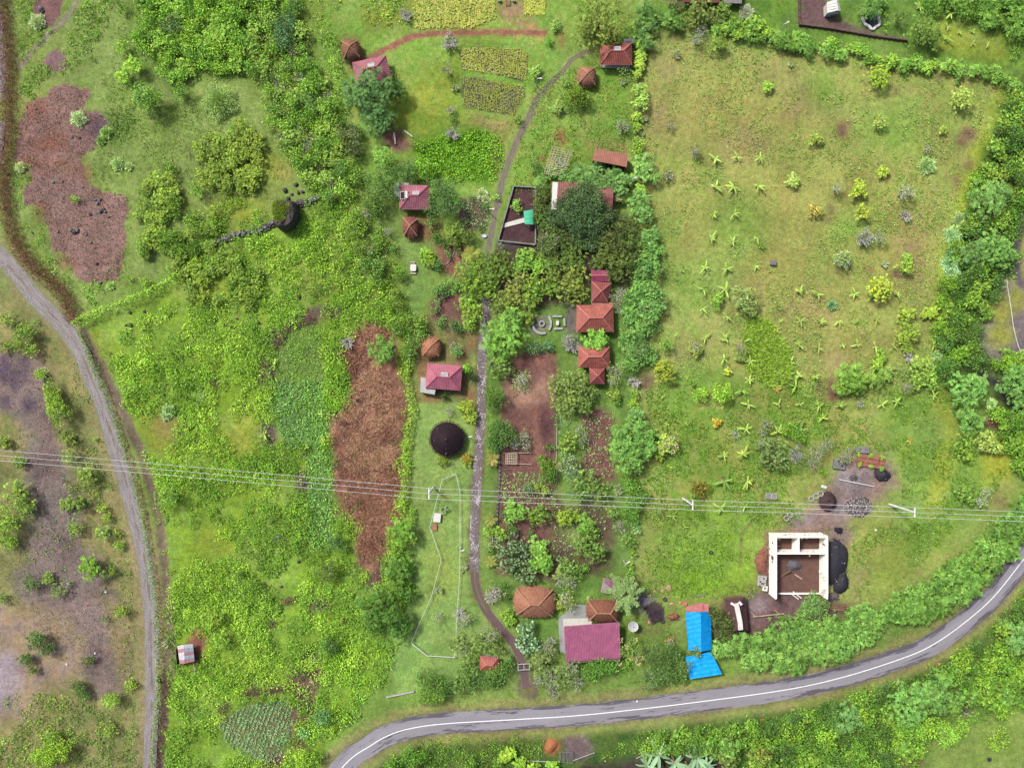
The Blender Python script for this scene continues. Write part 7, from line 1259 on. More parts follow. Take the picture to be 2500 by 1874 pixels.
# village trees
trees([(905, 225, 64, 'tuft', (72, 132, 72)), (868, 232, 36, 'tuft', (78, 140, 74)), (922, 290, 42, 'tuft', (78, 142, 70)), (962, 215, 34, 'fine', (74, 128, 56)), (935, 180, 22, 'tuft', (84, 140, 78)), (850, 330, 32, 'fine', (124, 136, 78)), (862, 365, 26, 'fine', (116, 128, 70)), (875, 320, 14, 'dense', G2), (838, 300, 16, 'dense', (70, 120, 44)),
       (935, 385, 30, 'tuft', (104, 166, 60)), (700, 58, 28, 'fine', (92, 134, 92)), (690, 95, 26, 'fine', (92, 134, 92)), (992, 35, 19, 'bare', G7), (1097, 103, 22, 'bare', G7), (1095, 85, 16, 'sparse', (168, 160, 140)), (1100, 268, 15, 'sparse', (122, 140, 96)), (1106, 325, 20, 'bare', G7), (1109, 214, 11, 'bare', G7), (1092, 168, 22, 'sparse', (130, 142, 66)), (1104, 290, 12, 'dense', (84, 128, 56)),
       (1340, 102, 12, 'dense', G1), (1265, 293, 11, 'dense', (56, 120, 30)), (1306, 175, 16, 'yellow', (132, 178, 76)), (1355, 62, 14, 'yellow', (132, 178, 76)), (1402, 232, 30, 'dense', (108, 142, 36)), (1425, 240, 22, 'dense', (96, 136, 34)), (1360, 262, 16, 'yellow', (128, 164, 80)), (1380, 200, 12, 'yellow', (128, 164, 80)),
       (1525, 180, 20, 'sparse', (134, 158, 88)), (1522, 200, 10, 'bare', G7), (1520, 305, 24, 'sparse', (140, 156, 92)), (1518, 308, 12, 'bare', G7), (1462, 51, 70, 'mango', (134, 142, 56)), (1490, 90, 34, 'mango', (122, 132, 52)), (1435, 70, 30, 'mango', (142, 150, 58)),
       (992, 419, 30, 'fine', (86, 134, 66)), (1022, 438, 14, 'dense', G2), (1040, 415, 26, 'dense', (104, 172, 46)), (1083, 487, 46, 'fine', (88, 138, 72)), (1078, 455, 24, 'fine', (98, 150, 74)), (936, 448, 44, 'dense', (84, 138, 66)), (915, 500, 32, 'dense', (74, 122, 48)), (1054, 542, 16, 'dense', (88, 148, 68)), (1066, 578, 18, 'dense', (62, 126, 48)), (1103, 565, 25, 'mango', (116, 142, 44)), (1112, 590, 18, 'mango', (98, 112, 40)),
       (1141, 577, 22, 'dense', (88, 108, 44)), (1040, 622, 18, 'yellow', (132, 176, 46)), (1048, 638, 15, 'yellow', (118, 166, 46)), (1069, 648, 16, 'dense', (64, 126, 62)), (1095, 620, 11, 'dense', (74, 136, 64)), (1088, 598, 13, 'dense', (56, 108, 48)), (1120, 618, 8, 'dense', (74, 126, 54)), (1262, 495, 10, 'tuft', (124, 170, 70)), (1258, 507, 9, 'tuft', (124, 170, 70)), (1268, 512, 8, 'tuft', (124, 170, 70)), (1210, 481, 9, 'dense', (104, 186, 46)), (1177, 472, 15, 'spiky', (152, 170, 122)), (1186, 486, 10, 'spiky', (152, 170, 122)), (1150, 480, 8, 'dense', (96, 138, 82)),
       (1184, 505, 12, 'dense', (82, 132, 62)), (1132, 545, 10, 'dense', (82, 132, 72)), (1172, 555, 9, 'dense', G2),
       (1141, 677, 44, 'mango', (112, 148, 44)), (1170, 700, 30, 'mango', (104, 140, 44)), (1213, 662, 36, 'mango', (98, 128, 44)), (1153, 762, 30, 'mango', (120, 158, 48)), (1140, 738, 26, 'mango', (112, 148, 44)), (1222, 626, 28, 'mango', (104, 112, 46)), (1245, 648, 22, 'mango', (112, 118, 54)), (1285, 626, 24, 'yellow', (116, 176, 58)), (1270, 650, 22, 'yellow', (108, 160, 52)), (1314, 657, 20, 'yellow', (112, 168, 52)), (1300, 640, 18, 'yellow', (112, 168, 52)), (1320, 630, 14, 'yellow', (112, 168, 52)),
       (1190, 690, 30, 'mango', (112, 140, 46)), (1270, 690, 32, 'mango', (148, 150, 68)), (1252, 720, 30, 'mango', (140, 142, 66)), (1300, 700, 30, 'mango', (112, 160, 46)), (1290, 740, 24, 'mango', (124, 142, 56)), (1345, 672, 28, 'mango', (118, 136, 52)), (1403, 676, 36, 'mango', (128, 140, 56)), (1380, 705, 30, 'mango', (122, 132, 60)), (1412, 715, 28, 'mango', (128, 146, 58)), (1375, 725, 20, 'sparse', (140, 138, 90)), (1290, 775, 18, 'mango', (126, 148, 50)), (1340, 700, 26, 'mango', (98, 150, 42)), (1340, 640, 24, 'mango', (102, 134, 50)),
       (1406, 638, 30, 'mango', (90, 120, 48)), (1382, 630, 22, 'mango', (96, 126, 50)), (1338, 590, 38, 'sparse', (120, 138, 76)), (1340, 600, 32, 'dense', (104, 126, 66)), (1365, 580, 26, 'dense', (92, 120, 60)), (1427, 517, 56, 'fine', (86, 116, 76)), (1445, 540, 44, 'fine', (88, 118, 78)), (1410, 555, 36, 'fine', (80, 112, 72)), (1367, 525, 34, 'fine', (84, 118, 78)), (1480, 520, 30, 'fine', (90, 120, 82)), (1435, 470, 30, 'fine', (86, 116, 76)), (1450, 590, 26, 'fine', (86, 118, 70)), (1420, 590, 24, 'fine', (86, 118, 70)), (1345, 520, 20, 'fine', (84, 118, 78)),
       (1324, 470, 20, 'mango', (92, 108, 48)), (1318, 492, 16, 'mango', (84, 104, 44)), (1316, 525, 20, 'mango', (78, 108, 42)), (1512, 585, 46, 'mango', (90, 98, 44)), (1490, 615, 34, 'mango', (104, 118, 48)), (1536, 553, 30, 'mango', (84, 96, 42)), (1512, 640, 36, 'mango', (98, 112, 46)), (1542, 615, 30, 'mango', (86, 98, 44)), (1500, 670, 26, 'mango', (92, 100, 46)), (1476, 590, 24, 'mango', (102, 122, 48)), (1510, 545, 22, 'mango', (84, 96, 44)),
       (1319, 445, 17, 'tuft', (98, 158, 78)), (1350, 421, 17, 'tuft', (98, 158, 78)), (1382, 427, 20, 'tuft', (98, 158, 78)), (1415, 416, 21, 'tuft', (100, 162, 84)), (1400, 440, 20, 'tuft', (92, 150, 74)), (1459, 408, 17, 'tuft', (98, 158, 84)), (1440, 425, 22, 'tuft', (94, 150, 80)), (1464, 445, 28, 'tuft', (86, 142, 78)), (1500, 423, 22, 'tuft', (96, 154, 80)), (1512, 452, 32, 'tuft', (90, 146, 78)), (1490, 455, 22, 'tuft', (82, 138, 74)), (1535, 440, 16, 'tuft', (90, 148, 80)), (1325, 425, 15, 'tuft', (98, 158, 78)), (1305, 405, 20, 'fine', (104, 140, 68)),
       (1229, 827, 54, 'tuft', (108, 176, 70)), (1245, 775, 32, 'tuft', (112, 180, 72)), (1205, 850, 28, 'tuft', (112, 180, 72)), (1145, 790, 20, 'mango', (120, 160, 50)), (1305, 848, 18, 'fine', (92, 142, 96)), (1338, 845, 14, 'tuft', (84, 138, 96)), (1283, 848, 12, 'dense', (84, 142, 82)), (1454, 830, 34, 'tuft', (112, 182, 66)), (1388, 828, 22, 'sparse', (160, 152, 150)), (1406, 848, 16, 'bare', G7), (1385, 845, 14, 'bare', G7),
       (1217, 893, 32, 'mango', (112, 140, 66)), (1235, 905, 22, 'sparse', (116, 136, 70)), (1200, 880, 22, 'sparse', (110, 138, 64)), (1271, 926, 24, 'sparse', (164, 178, 124)), (1205, 971, 32, 'dense', (74, 132, 52)), (1215, 1045, 28, 'dense', (72, 126, 58)), (1236, 1062, 32, 'dense', (68, 118, 56)), (1208, 1080, 24, 'dense', (78, 130, 58)), (1277, 1068, 22, 'sparse', (144, 154, 104)), (1285, 1090, 16, 'sparse', (144, 154, 104)), (1258, 1082, 16, 'bare', G7),
       (1395, 955, 48, 'mango', (122, 140, 68)), (1370, 935, 30, 'mango', (128, 146, 70)), (1420, 980, 32, 'mango', (122, 144, 66)), (1378, 990, 30, 'mango', (112, 142, 62)), (1410, 925, 24, 'mango', (132, 146, 72)), (1440, 960, 20, 'mango', (124, 146, 68)), (1503, 905, 27, 'sparse', (168, 172, 92)), (1497, 930, 20, 'sparse', (160, 170, 96)), (1506, 728, 24, 'sparse', (152, 150, 110)), (1512, 755, 18, 'sparse', (138, 146, 90)), (1518, 712, 16, 'sparse', (168, 160, 130)),
       (1552, 784, 18, 'tuft', G1), (1558, 855, 28, 'fine', (112, 150, 92)), (1500, 965, 16, 'mango', (126, 148, 50)), (1505, 978, 12, 'dense', (92, 138, 46)), (1392, 1074, 28, 'mango', (126, 148, 58)), (1412, 1058, 24, 'sparse', (132, 164, 92)), (1425, 1075, 18, 'sparse', (132, 164, 92)), (1383, 1092, 18, 'mango', (122, 142, 54)), (1389, 1128, 26, 'fine', (140, 166, 112)), (1394, 1152, 22, 'fine', (148, 168, 122)), (1380, 1110, 18, 'dense', (122, 170, 80)),
       (1335, 1138, 24, 'dense', (88, 138, 40)), (1340, 1160, 22, 'dense', (72, 128, 40)), (1322, 1120, 14, 'dense', (92, 140, 40)), (1434, 1178, 36, 'mango', (108, 140, 66)), (1415, 1200, 26, 'mango', (108, 140, 66)), (1465, 1200, 26, 'mango', (112, 148, 66)), (1420, 1165, 20, 'mango', (116, 142, 62)), (1509, 1195, 14, 'bare', G7), (1289, 1193, 16, 'fine', (128, 150, 96)), (1312, 1190, 12, 'mango', (128, 152, 58)), (1332, 1198, 12, 'mango', (128, 152, 58)), (1337, 1092, 9, 'dense', (76, 142, 62)), (1352, 1091, 7, 'dense', (76, 142, 62)), (1357, 1020, 8, 'dense', (96, 146, 76)), (1358, 1040, 6, 'dense', (96, 146, 76)),
       (1139, 992, 20, 'yellow', (162, 170, 40)), (1150, 1018, 17, 'yellow', (148, 160, 44)), (1130, 1000, 12, 'dense', (128, 150, 40)), (1096, 1004, 15, 'sparse', (132, 158, 84)), (1080, 1122, 15, 'mango', (132, 144, 42)), (1139, 1118, 12, 'mango', (160, 140, 44)), (1140, 1130, 10, 'mango', (122, 140, 44)), (1152, 919, 15, 'dense', (52, 86, 42)), (1137, 900, 12, 'tuft', (90, 176, 30)), (1086, 965, 13, 'dense', (50, 88, 42)), (1117, 858, 16, 'fine', (100, 150, 90)), (1110, 846, 14, 'bare', G7), (1063, 755, 12, 'dense', (88, 142, 78)), (1076, 790, 14, 'dense', (84, 140, 72)), (1070, 740, 10, 'dense', (92, 146, 82)), (1115, 800, 16, 'dense', (74, 122, 72)), (1080, 778, 9, 'dense', (96, 158, 86)), (1105, 790, 10, 'dense', (74, 120, 66)), (1085, 722, 10, 'dense', (84, 134, 74)),
       (1065, 710, 16, 'dense', (88, 150, 76)), (1085, 702, 18, 'dense', (84, 144, 74)), (1112, 698, 14, 'fine', (92, 150, 84)), (1540, 1125, 30, 'tuft', (104, 168, 76)),
       (1545, 1070, 50, 'tuft', (106, 172, 80)), (1535, 1120, 40, 'tuft', (100, 166, 76)), (1575, 1090, 34, 'tuft', (104, 168, 74)), (1550, 1020, 26, 'tuft', (96, 152, 76)), (1505, 1090, 20, 'tuft', (108, 172, 78)), (1590, 1060, 20, 'tuft', (106, 170, 76)), (1547, 898, 13, 'fine', (128, 188, 54)), (1548, 933, 18, 'bare', G7), (1550, 962, 14, 'dense', (128, 176, 64)), (1547, 985, 15, 'dense', (150, 190, 60)), (1553, 1065, 12, 'bare', G7)])
trees([(1260, 1250, 28, 'tuft', (104, 170, 66)), (1248, 1232, 14, 'tuft', (104, 170, 66)), (1235, 1255, 12, 'dense', (80, 142, 66)), (1242, 1272, 13, 'dense', (90, 156, 76)), (1250, 1296, 17, 'dense', (72, 132, 54)), (1294, 1301, 10, 'dense', (72, 134, 62)), (1300, 1282, 10, 'dense', (64, 112, 48)), (1321, 1252, 26, 'mango', (112, 146, 54)), (1300, 1262, 16, 'mango', (122, 150, 58)), (1384, 1259, 22, 'yellow', (136, 170, 48)), (1372, 1268, 14, 'yellow', (128, 164, 52)), (1404, 1262, 14, 'yellow', (130, 166, 50)),
       (1435, 1282, 22, 'tuft', (92, 162, 60)), (1422, 1292, 14, 'tuft', (92, 162, 60)), (1448, 1300, 16, 'dense', (96, 150, 56)), (1441, 1337, 36, 'mango', (104, 138, 58)), (1462, 1350, 22, 'mango', (104, 134, 56)), (1418, 1330, 22, 'mango', (112, 144, 58)), (1200, 1322, 24, 'sparse', (148, 172, 82)), (1192, 1300, 16, 'mango', (134, 168, 62)), (1220, 1302, 18, 'mango', (124, 166, 54)), (1200, 1340, 14, 'dense', (84, 142, 52)), (1248, 1355, 44, 'varieg', (72, 104, 64)), (1262, 1335, 28, 'varieg', (64, 92, 60)), (1285, 1400, 30, 'varieg', (76, 110, 66)), (1255, 1385, 24, 'varieg', (76, 108, 66)),
       (1307, 1338, 22, 'tuft', (112, 184, 72)), (1322, 1352, 22, 'tuft', (108, 180, 70)), (1305, 1378, 20, 'tuft', (104, 176, 66)), (1330, 1375, 20, 'tuft', (106, 178, 68)), (1328, 1328, 12, 'tuft', (116, 186, 76)), (1335, 1392, 12, 'tuft', (108, 180, 70)), (1384, 1385, 28, 'mango', (116, 148, 70)), (1372, 1415, 24, 'sparse', (142, 160, 94)), (1392, 1420, 22, 'sparse', (138, 160, 98)), (1410, 1395, 18, 'dense', (88, 148, 56)), (1368, 1400, 18, 'mango', (140, 162, 72)), (1428, 1385, 12, 'dense', (88, 168, 52)),
       (1381, 1460, 26, 'sparse', (160, 164, 78)), (1392, 1482, 20, 'sparse', (156, 162, 80)), (1370, 1475, 14, 'mango', (142, 156, 62)), (1206, 1448, 27, 'sparse', (156, 158, 124)), (1200, 1455, 18, 'bare', G7), (1239, 1500, 19, 'yellow', (120, 170, 52)), (1245, 1515, 14, 'yellow', (120, 170, 52)), (1230, 1430, 14, 'dense', (76, 130, 50)), (1238, 1455, 14, 'dense', (72, 126, 48)), (1070, 1441, 12, 'bare', G7), (1068, 1506, 19, 'sparse', (156, 166, 96)), (1122, 1500, 20, 'bare', G7), (1140, 1510, 20, 'sparse', (150, 166, 96)), (1128, 1522, 12, 'sparse', (150, 166, 96)), (1083, 1243, 13, 'bare', G7), (1080, 1240, 11, 'sparse', (130, 160, 90)), (1132, 1360, 9, 'sparse', (140, 120, 70)), (1136, 1382, 9, 'bare', G7), (1128, 1392, 7, 'bare', G7),
       (1285, 1535, 24, 'varieg', (80, 122, 82)), (1275, 1562, 24, 'varieg', (80, 122, 82)), (1300, 1572, 24, 'varieg', (88, 128, 86)), (1285, 1585, 18, 'varieg', (88, 128, 86)), (1195, 1550, 32, 'sparse', (138, 146, 92)), (1175, 1565, 28, 'mango', (118, 140, 66)), (1205, 1575, 26, 'mango', (122, 138, 70)), (1119, 1570, 24, 'mango', (128, 150, 76)), (1130, 1590, 22, 'sparse', (136, 154, 88)), (1150, 1600, 22, 'mango', (112, 146, 60)), (1339, 1585, 28, 'sparse', (142, 144, 100)), (1330, 1600, 26, 'mango', (124, 138, 78)), (1320, 1625, 26, 'mango', (124, 138, 76)), (1345, 1565, 18, 'sparse', (138, 138, 104)), (1390, 1630, 32, 'sparse', (138, 144, 98)), (1375, 1650, 32, 'mango', (126, 142, 80)), (1405, 1665, 28, 'sparse', (138, 146, 100)),
       (1345, 1660, 30, 'sparse', (142, 148, 104)), (1350, 1690, 26, 'sparse', (142, 152, 104)), (1315, 1660, 18, 'sparse', (144, 146, 104)), (1330, 1640, 24, 'mango', (120, 136, 76)), (1462, 1628, 30, 'dense', (80, 152, 56)), (1440, 1640, 24, 'dense', (78, 148, 56)), (1490, 1622, 22, 'dense', (88, 160, 54)), (1530, 1622, 14, 'dense', (104, 172, 62)), (1143, 1635, 30, 'mango', (98, 134, 58)), (1206, 1644, 24, 'dense', (84, 132, 56)), (1232, 1632, 22, 'dense', (66, 134, 58)), (1245, 1615, 14, 'dense', (72, 142, 58)), (1045, 1660, 30, 'fine', (88, 138, 56)), (1060, 1690, 32, 'fine', (104, 156, 58)), (1038, 1700, 22, 'fine', (112, 164, 62)), (1085, 1675, 26, 'fine', (92, 142, 58)), (1118, 1672, 26, 'mango', (98, 132, 62)), (1150, 1665, 24, 'dense', (84, 130, 62)), (1185, 1662, 22, 'dense', (80, 130, 60)), (1215, 1665, 18, 'dense', (76, 134, 62)), (1022, 1655, 14, 'dense', (92, 138, 72)),
       (1527, 1448, 50, 'pine', (150, 168, 106)), (1443, 1468, 15, 'mango', (132, 148, 78)), (1545, 1585, 30, 'dense', (112, 150, 66)), (1560, 1595, 20, 'sparse', (120, 152, 76)), (1575, 1600, 18, 'sparse', (130, 156, 80)), (1607, 1601, 42, 'fine', (92, 132, 66)), (1640, 1605, 32, 'fine', (92, 136, 60)), (1620, 1640, 34, 'fine', (98, 132, 76)), (1590, 1655, 28, 'fine', (112, 138, 88)), (1650, 1645, 24, 'fine', (96, 140, 64)), (1668, 1660, 12, 'dense', (112, 164, 62)), (1636, 1565, 15, 'sparse', (196, 156, 86)), (1700, 1590, 15, 'dense', (112, 152, 72), 1, None, "low green branch tip lapping over the left of the two blue tarpaulins", None, 7.0), (1668, 1628, 20, 'fine', (98, 140, 70), 1, None, "feathery green crown lapping over the lower blue tarpaulin's left edge", None, 4.0), (1632, 1545, 14, 'sparse', (140, 142, 88)),
       (1763, 1518, 33, 'mango', (86, 96, 44)), (1770, 1545, 26, 'mango', (84, 98, 44)), (1750, 1500, 20, 'mango', (84, 92, 42)), (1989, 1478, 34, 'fine', (106, 152, 80)), (1970, 1490, 22, 'fine', (104, 148, 78)), (1535, 1250, 28, 'dense', (100, 160, 60)), (1551, 1280, 12, 'dense', (128, 180, 96)), (1556, 1295, 12, 'dense', (150, 190, 120)), (1545, 1235, 22, 'dense', (92, 152, 58)), (1497, 1250, 20, 'mango', (116, 146, 70)), (1512, 1285, 22, 'sparse', (124, 150, 84)), (1530, 1320, 20, 'mango', (112, 148, 62)), (1545, 1350, 11, 'dense', (120, 176, 58)), (1540, 1380, 10, 'dense', (120, 176, 58)), (1545, 1325, 13, 'dense', (112, 170, 66)), (1537, 1405, 12, 'dense', (112, 170, 66))])
palm(1151, 620, 1.3, (156, 166, 72), 10, "yellowing palm between the pink-roofed plots and the lane")
palm(1202, 1122, 1.0, (168, 160, 82), 9, "young yellowish palm left of the bamboo rack")
palm(1356, 1131, 1.0, (150, 158, 84), 9, "young palm at the right edge of the bare soil garden")
palm(1197, 1268, 1.0, (160, 168, 84), 9, "young palm beside the driveway under the power lines")
palm(1197, 1370, .9, (168, 176, 84), 8, "young palm beside the driveway left of the pale-flecked tree")
# meadow trees
YB = (176, 188, 60)
trees([(2147, 185, 30, 'yellow', (160, 186, 50)), (2349, 240, 31, 'yellow', (176, 188, 84)), (2149, 297, 20, 'yellow', (170, 180, 84)), (1992, 338, 19, 'yellow', (168, 170, 70)), (2304, 318, 10, 'yellow', (152, 180, 62)), (2271, 401, 24, 'spiky', (152, 172, 118)), (2265, 362, 16, 'sparse', (150, 176, 90)), (2156, 419, 15, 'yellow', (172, 186, 62)), (2150, 395, 14, 'sparse', (140, 160, 100)), (2045, 458, 22, 'sparse', (156, 170, 88)), (2097, 463, 23, 'yellow', (182, 188, 50)), (2210, 469, 31, 'sparse', (182, 184, 108)), (2212, 472, 18, 'bare', G7),
       (1936, 440, 18, 'yellow', (190, 196, 98)), (1930, 160, 14, 'sparse', (156, 170, 90)), (1931, 158, 7, 'bare', G7), (2106, 518, 22, 'yellow', (186, 190, 66)), (1990, 513, 19, 'yellow', (190, 180, 88)), (2111, 578, 27, 'bare', G7), (2108, 580, 24, 'sparse', (160, 156, 110)), (2153, 581, 22, 'sparse', (130, 162, 78)), (2054, 635, 27, 'sparse', (164, 172, 108)), (2060, 632, 22, 'yellow', (160, 174, 108)), (2150, 704, 34, 'yellow', (186, 194, 56)), (2212, 650, 21, 'yellow', (140, 178, 62)), (2216, 630, 14, 'yellow', (140, 178, 62)), (2213, 768, 25, 'yellow', (158, 178, 54)), (2220, 812, 30, 'yellow', (156, 174, 58)), (2205, 825, 20, 'yellow', (150, 172, 58)), (2215, 850, 14, 'yellow', (162, 178, 60)),
       (2277, 760, 17, 'yellow', (162, 184, 54)), (2258, 768, 12, 'yellow', (158, 180, 56)), (2213, 527, 16, 'bare', G7), (2159, 644, 11, 'bare', G7), (2108, 810, 14, 'sparse', (182, 168, 110)), (2220, 872, 16, 'bare', G7), (1651, 133, 13, 'bare', G7), (1653, 130, 9, 'sparse', (180, 184, 140)), (1874, 212, 14, 'yellow', (142, 182, 60)), (1636, 307, 15, 'sparse', (156, 166, 56)), (1697, 366, 20, 'sparse', (120, 126, 44)), (1700, 380, 12, 'sparse', (110, 130, 50)), (1632, 428, 18, 'sparse', (128, 122, 52)), (1620, 435, 10, 'dense', (88, 146, 62)), (1755, 105, 22, 'tuft', (128, 158, 56)),
       (1820, 730, 35, 'yellow', (150, 162, 92)), (1828, 750, 24, 'yellow', (148, 160, 90)), (1750, 735, 19, 'yellow', (128, 172, 58)), (1757, 720, 10, 'yellow', (128, 172, 58)), (1696, 843, 22, 'sparse', (156, 158, 78)), (1700, 855, 16, 'yellow', (164, 164, 72)), (1809, 850, 22, 'sparse', (152, 160, 82)), (1808, 868, 16, 'yellow', (156, 162, 78)), (1895, 745, 20, 'sparse', (120, 158, 80)), (2035, 745, 14, 'spiky', (106, 144, 106)), (1626, 842, 20, 'dense', (96, 150, 58)), (1600, 800, 14, 'dense', (80, 140, 76)), (1624, 908, 30, 'yellow', (158, 156, 44)), (1616, 895, 18, 'yellow', (150, 150, 46)),
       (1708, 965, 19, 'fine', (148, 196, 60)), (1718, 955, 12, 'fine', (148, 196, 60)), (1764, 959, 26, 'fine', (132, 194, 50)), (1777, 907, 9, 'yellow', (184, 200, 50)), (1750, 1032, 11, 'yellow', (200, 176, 66)), (1627, 1085, 26, 'yellow', (168, 186, 74)), (1640, 1072, 20, 'sparse', (162, 182, 80)), (1610, 1110, 14, 'yellow', (158, 172, 62)), (1795, 1060, 17, 'sparse', (142, 176, 84)), (1871, 1037, 22, 'sparse', (122, 150, 62)), (1862, 1055, 16, 'sparse', (126, 150, 70)), (1886, 1100, 38, 'mango', (128, 142, 80)), (1860, 1085, 24, 'sparse', (132, 152, 84)), (1905, 1125, 26, 'mango', (122, 140, 78)), (1870, 1122, 22, 'mango', (124, 140, 80)), (1946, 1106, 30, 'sparse', (118, 132, 92)), (1940, 1112, 18, 'bare', G7), (1960, 1130, 20, 'sparse', (112, 138, 74)),
       (1997, 1105, 28, 'sparse', (134, 138, 92)), (1985, 1130, 22, 'sparse', (124, 140, 84)), (2020, 1085, 22, 'sparse', (124, 146, 80)), (1922, 1050, 20, 'dense', (96, 158, 40)), (1950, 1065, 20, 'dense', (92, 152, 42)), (1938, 1040, 15, 'dense', (100, 160, 44)), (2008, 1150, 12, 'dense', (98, 158, 44)), (2064, 1115, 22, 'sparse', (138, 164, 72)), (2075, 1098, 14, 'sparse', (138, 164, 72)), (1711, 1190, 24, 'mango', (128, 122, 40)), (1698, 1205, 14, 'mango', (112, 134, 46)), (1611, 1240, 20, 'sparse', (124, 162, 78)), (1608, 1275, 20, 'sparse', (152, 174, 70)), (1598, 1255, 14, 'sparse', (132, 156, 80)), (1692, 935, 10, 'dense', (96, 150, 50)),
       (2078, 920, 40, 'tuft', (118, 176, 66)), (2060, 945, 22, 'tuft', (118, 176, 66)), (2098, 945, 20, 'tuft', (120, 178, 68)), (2138, 925, 26, 'tuft', (128, 178, 72)), (2165, 915, 17, 'yellow', (124, 170, 74)), (2253, 900, 36, 'yellow', (140, 184, 74)), (2270, 925, 24, 'yellow', (138, 186, 72)), (2240, 930, 20, 'yellow', (144, 186, 74)), (2207, 905, 20, 'sparse', (150, 164, 104)), (2215, 945, 22, 'sparse', (124, 146, 60)), (2150, 870, 16, 'yellow', (128, 172, 54)), (2140, 890, 16, 'yellow', (124, 168, 54)), (2100, 985, 15, 'sparse', (120, 156, 62)),
       (1900, 915, 14, 'sparse', (150, 180, 90)), (1985, 930, 13, 'sparse', (150, 168, 76)), (1860, 600, 0.0 or 8, 'dense', (96, 156, 50))])
# right side, east of the meadow
trees([(2415, 485, 50, 'tuft', (104, 166, 84)), (2440, 470, 30, 'tuft', (104, 166, 84)), (2425, 605, 46, 'tuft', (102, 164, 78)), (2450, 620, 34, 'tuft', (102, 164, 78)), (2375, 620, 36, 'tuft', (88, 146, 76)), (2375, 560, 26, 'dense', (84, 142, 64)), (2335, 572, 26, 'spiky', (150, 176, 124)), (2352, 535, 22, 'spiky', (140, 164, 112)), (2328, 640, 26, 'spiky', (144, 172, 128)), (2332, 665, 20, 'spiky', (150, 176, 130)), (2318, 615, 15, 'dense', (84, 148, 84)), (2290, 868, 14, 'spiky', (150, 178, 120)), (2305, 835, 26, 'dense', (92, 142, 66)),
       (2362, 952, 48, 'tuft', (112, 174, 84)), (2385, 935, 28, 'tuft', (112, 172, 82)), (2370, 1028, 34, 'tuft', (106, 172, 82)), (2360, 1015, 22, 'tuft', (106, 172, 82)), (2482, 935, 44, 'tuft', (94, 160, 80)), (2495, 985, 30, 'tuft', (92, 158, 78)), (2352, 1076, 24, 'mango', (110, 156, 54)), (2364, 1109, 22, 'mango', (124, 176, 56)), (2340, 1095, 14, 'mango', (112, 156, 54)), (2405, 1075, 28, 'yellow', (164, 182, 86)), (2430, 1090, 20, 'yellow', (164, 182, 86)), (2364, 1208, 24, 'mango', (124, 160, 64)), (2350, 1200, 16, 'mango', (124, 170, 60)), (2397, 1221, 24, 'sparse', (152, 176, 92)), (2410, 1200, 18, 'sparse', (152, 176, 92)), (2300, 895, 28, 'dense', (76, 140, 58)), (2320, 900, 26, 'dense', (80, 144, 60)), (2325, 930, 22, 'dense', (76, 140, 58)), (2425, 985, 14, 'spiky', (140, 170, 110))])
# top right
trees([(1575, 24, 26, 'tuft', (94, 150, 72)), (1602, 38, 20, 'tuft', (94, 152, 70)), (1560, 60, 22, 'tuft', (92, 148, 72)), (1585, 60, 22, 'tuft', (96, 152, 76)), (1565, 85, 20, 'tuft', (92, 150, 64)), (1580, 105, 22, 'tuft', (90, 150, 60)), (1640, 48, 26, 'tuft', (104, 160, 70)), (1655, 58, 18, 'tuft', (110, 166, 72)), (1568, 110, 17, 'yellow', (150, 190, 66)), (1565, 135, 16, 'yellow', (158, 192, 66)), (1562, 158, 16, 'yellow', (158, 192, 66)), (1557, 180, 13, 'yellow', (154, 186, 64)), (1563, 222, 20, 'yellow', (158, 192, 84)), (1566, 248, 22, 'yellow', (152, 190, 84)), (1556, 285, 14, 'yellow', (140, 184, 60)), (1556, 310, 12, 'yellow', (134, 184, 56)), (1574, 288, 9, 'bare', G7), (1568, 325, 7, 'bare', G7),
       (1557, 350, 17, 'dense', (148, 202, 62)), (1556, 368, 14, 'dense', (146, 198, 62)), (1575, 395, 26, 'tuft', (122, 176, 88)), (1580, 425, 26, 'tuft', (120, 174, 88)), (1562, 410, 24, 'tuft', (122, 176, 86)), (1563, 462, 15, 'yellow', (140, 196, 62)), (1562, 495, 32, 'tuft', (110, 172, 88)), (1568, 520, 28, 'tuft', (106, 168, 86)), (1590, 640, 20, 'tuft', (96, 158, 76)),
       (1711, 24, 34, 'mango', (124, 132, 62)), (1690, 50, 24, 'mango', (118, 130, 60)), (1735, 40, 22, 'mango', (126, 134, 64)), (1650, 14, 22, 'mango', (98, 106, 56)), (1765, 22, 20, 'mango', (112, 140, 58)), (1765, 42, 15, 'mango', (112, 142, 58)), (1700, 95, 22, 'sparse', (146, 160, 104)), (1712, 75, 18, 'sparse', (142, 154, 96)), (1826, 25, 20, 'spiky', (150, 158, 132)), (1815, 40, 12, 'sparse', (138, 142, 108)), (1786, 52, 12, 'dense', (136, 178, 62)), (1786, 66, 12, 'dense', (136, 178, 62)), (1845, 60, 24, 'yellow', (142, 180, 64)), (1835, 75, 16, 'yellow', (138, 178, 62)), (1830, 92, 14, 'sparse', (150, 158, 90)), (1695, 22, 14, 'mango', (150, 146, 70)),
       (2259, 72, 42, 'mango', (112, 144, 58)), (2275, 95, 26, 'mango', (110, 140, 58)), (2195, 45, 20, 'mango', (96, 120, 50)), (2164, 35, 6, 'dense', G8), (2165, 60, 6, 'dense', G8), (2163, 78, 5, 'dense', G8), (2130, 14, 28, 'tuft', (84, 152, 68)), (2118, 30, 20, 'tuft', (84, 152, 68)), (2152, 4, 18, 'tuft', (76, 142, 62)), (1905, 0, 12, 'sparse', (138, 104, 60))])
TFAR = [('tuft', (104, 164, 66)), ('dense', (100, 168, 52)), ('yellow', (132, 182, 56)), ('tuft', (96, 156, 60))]
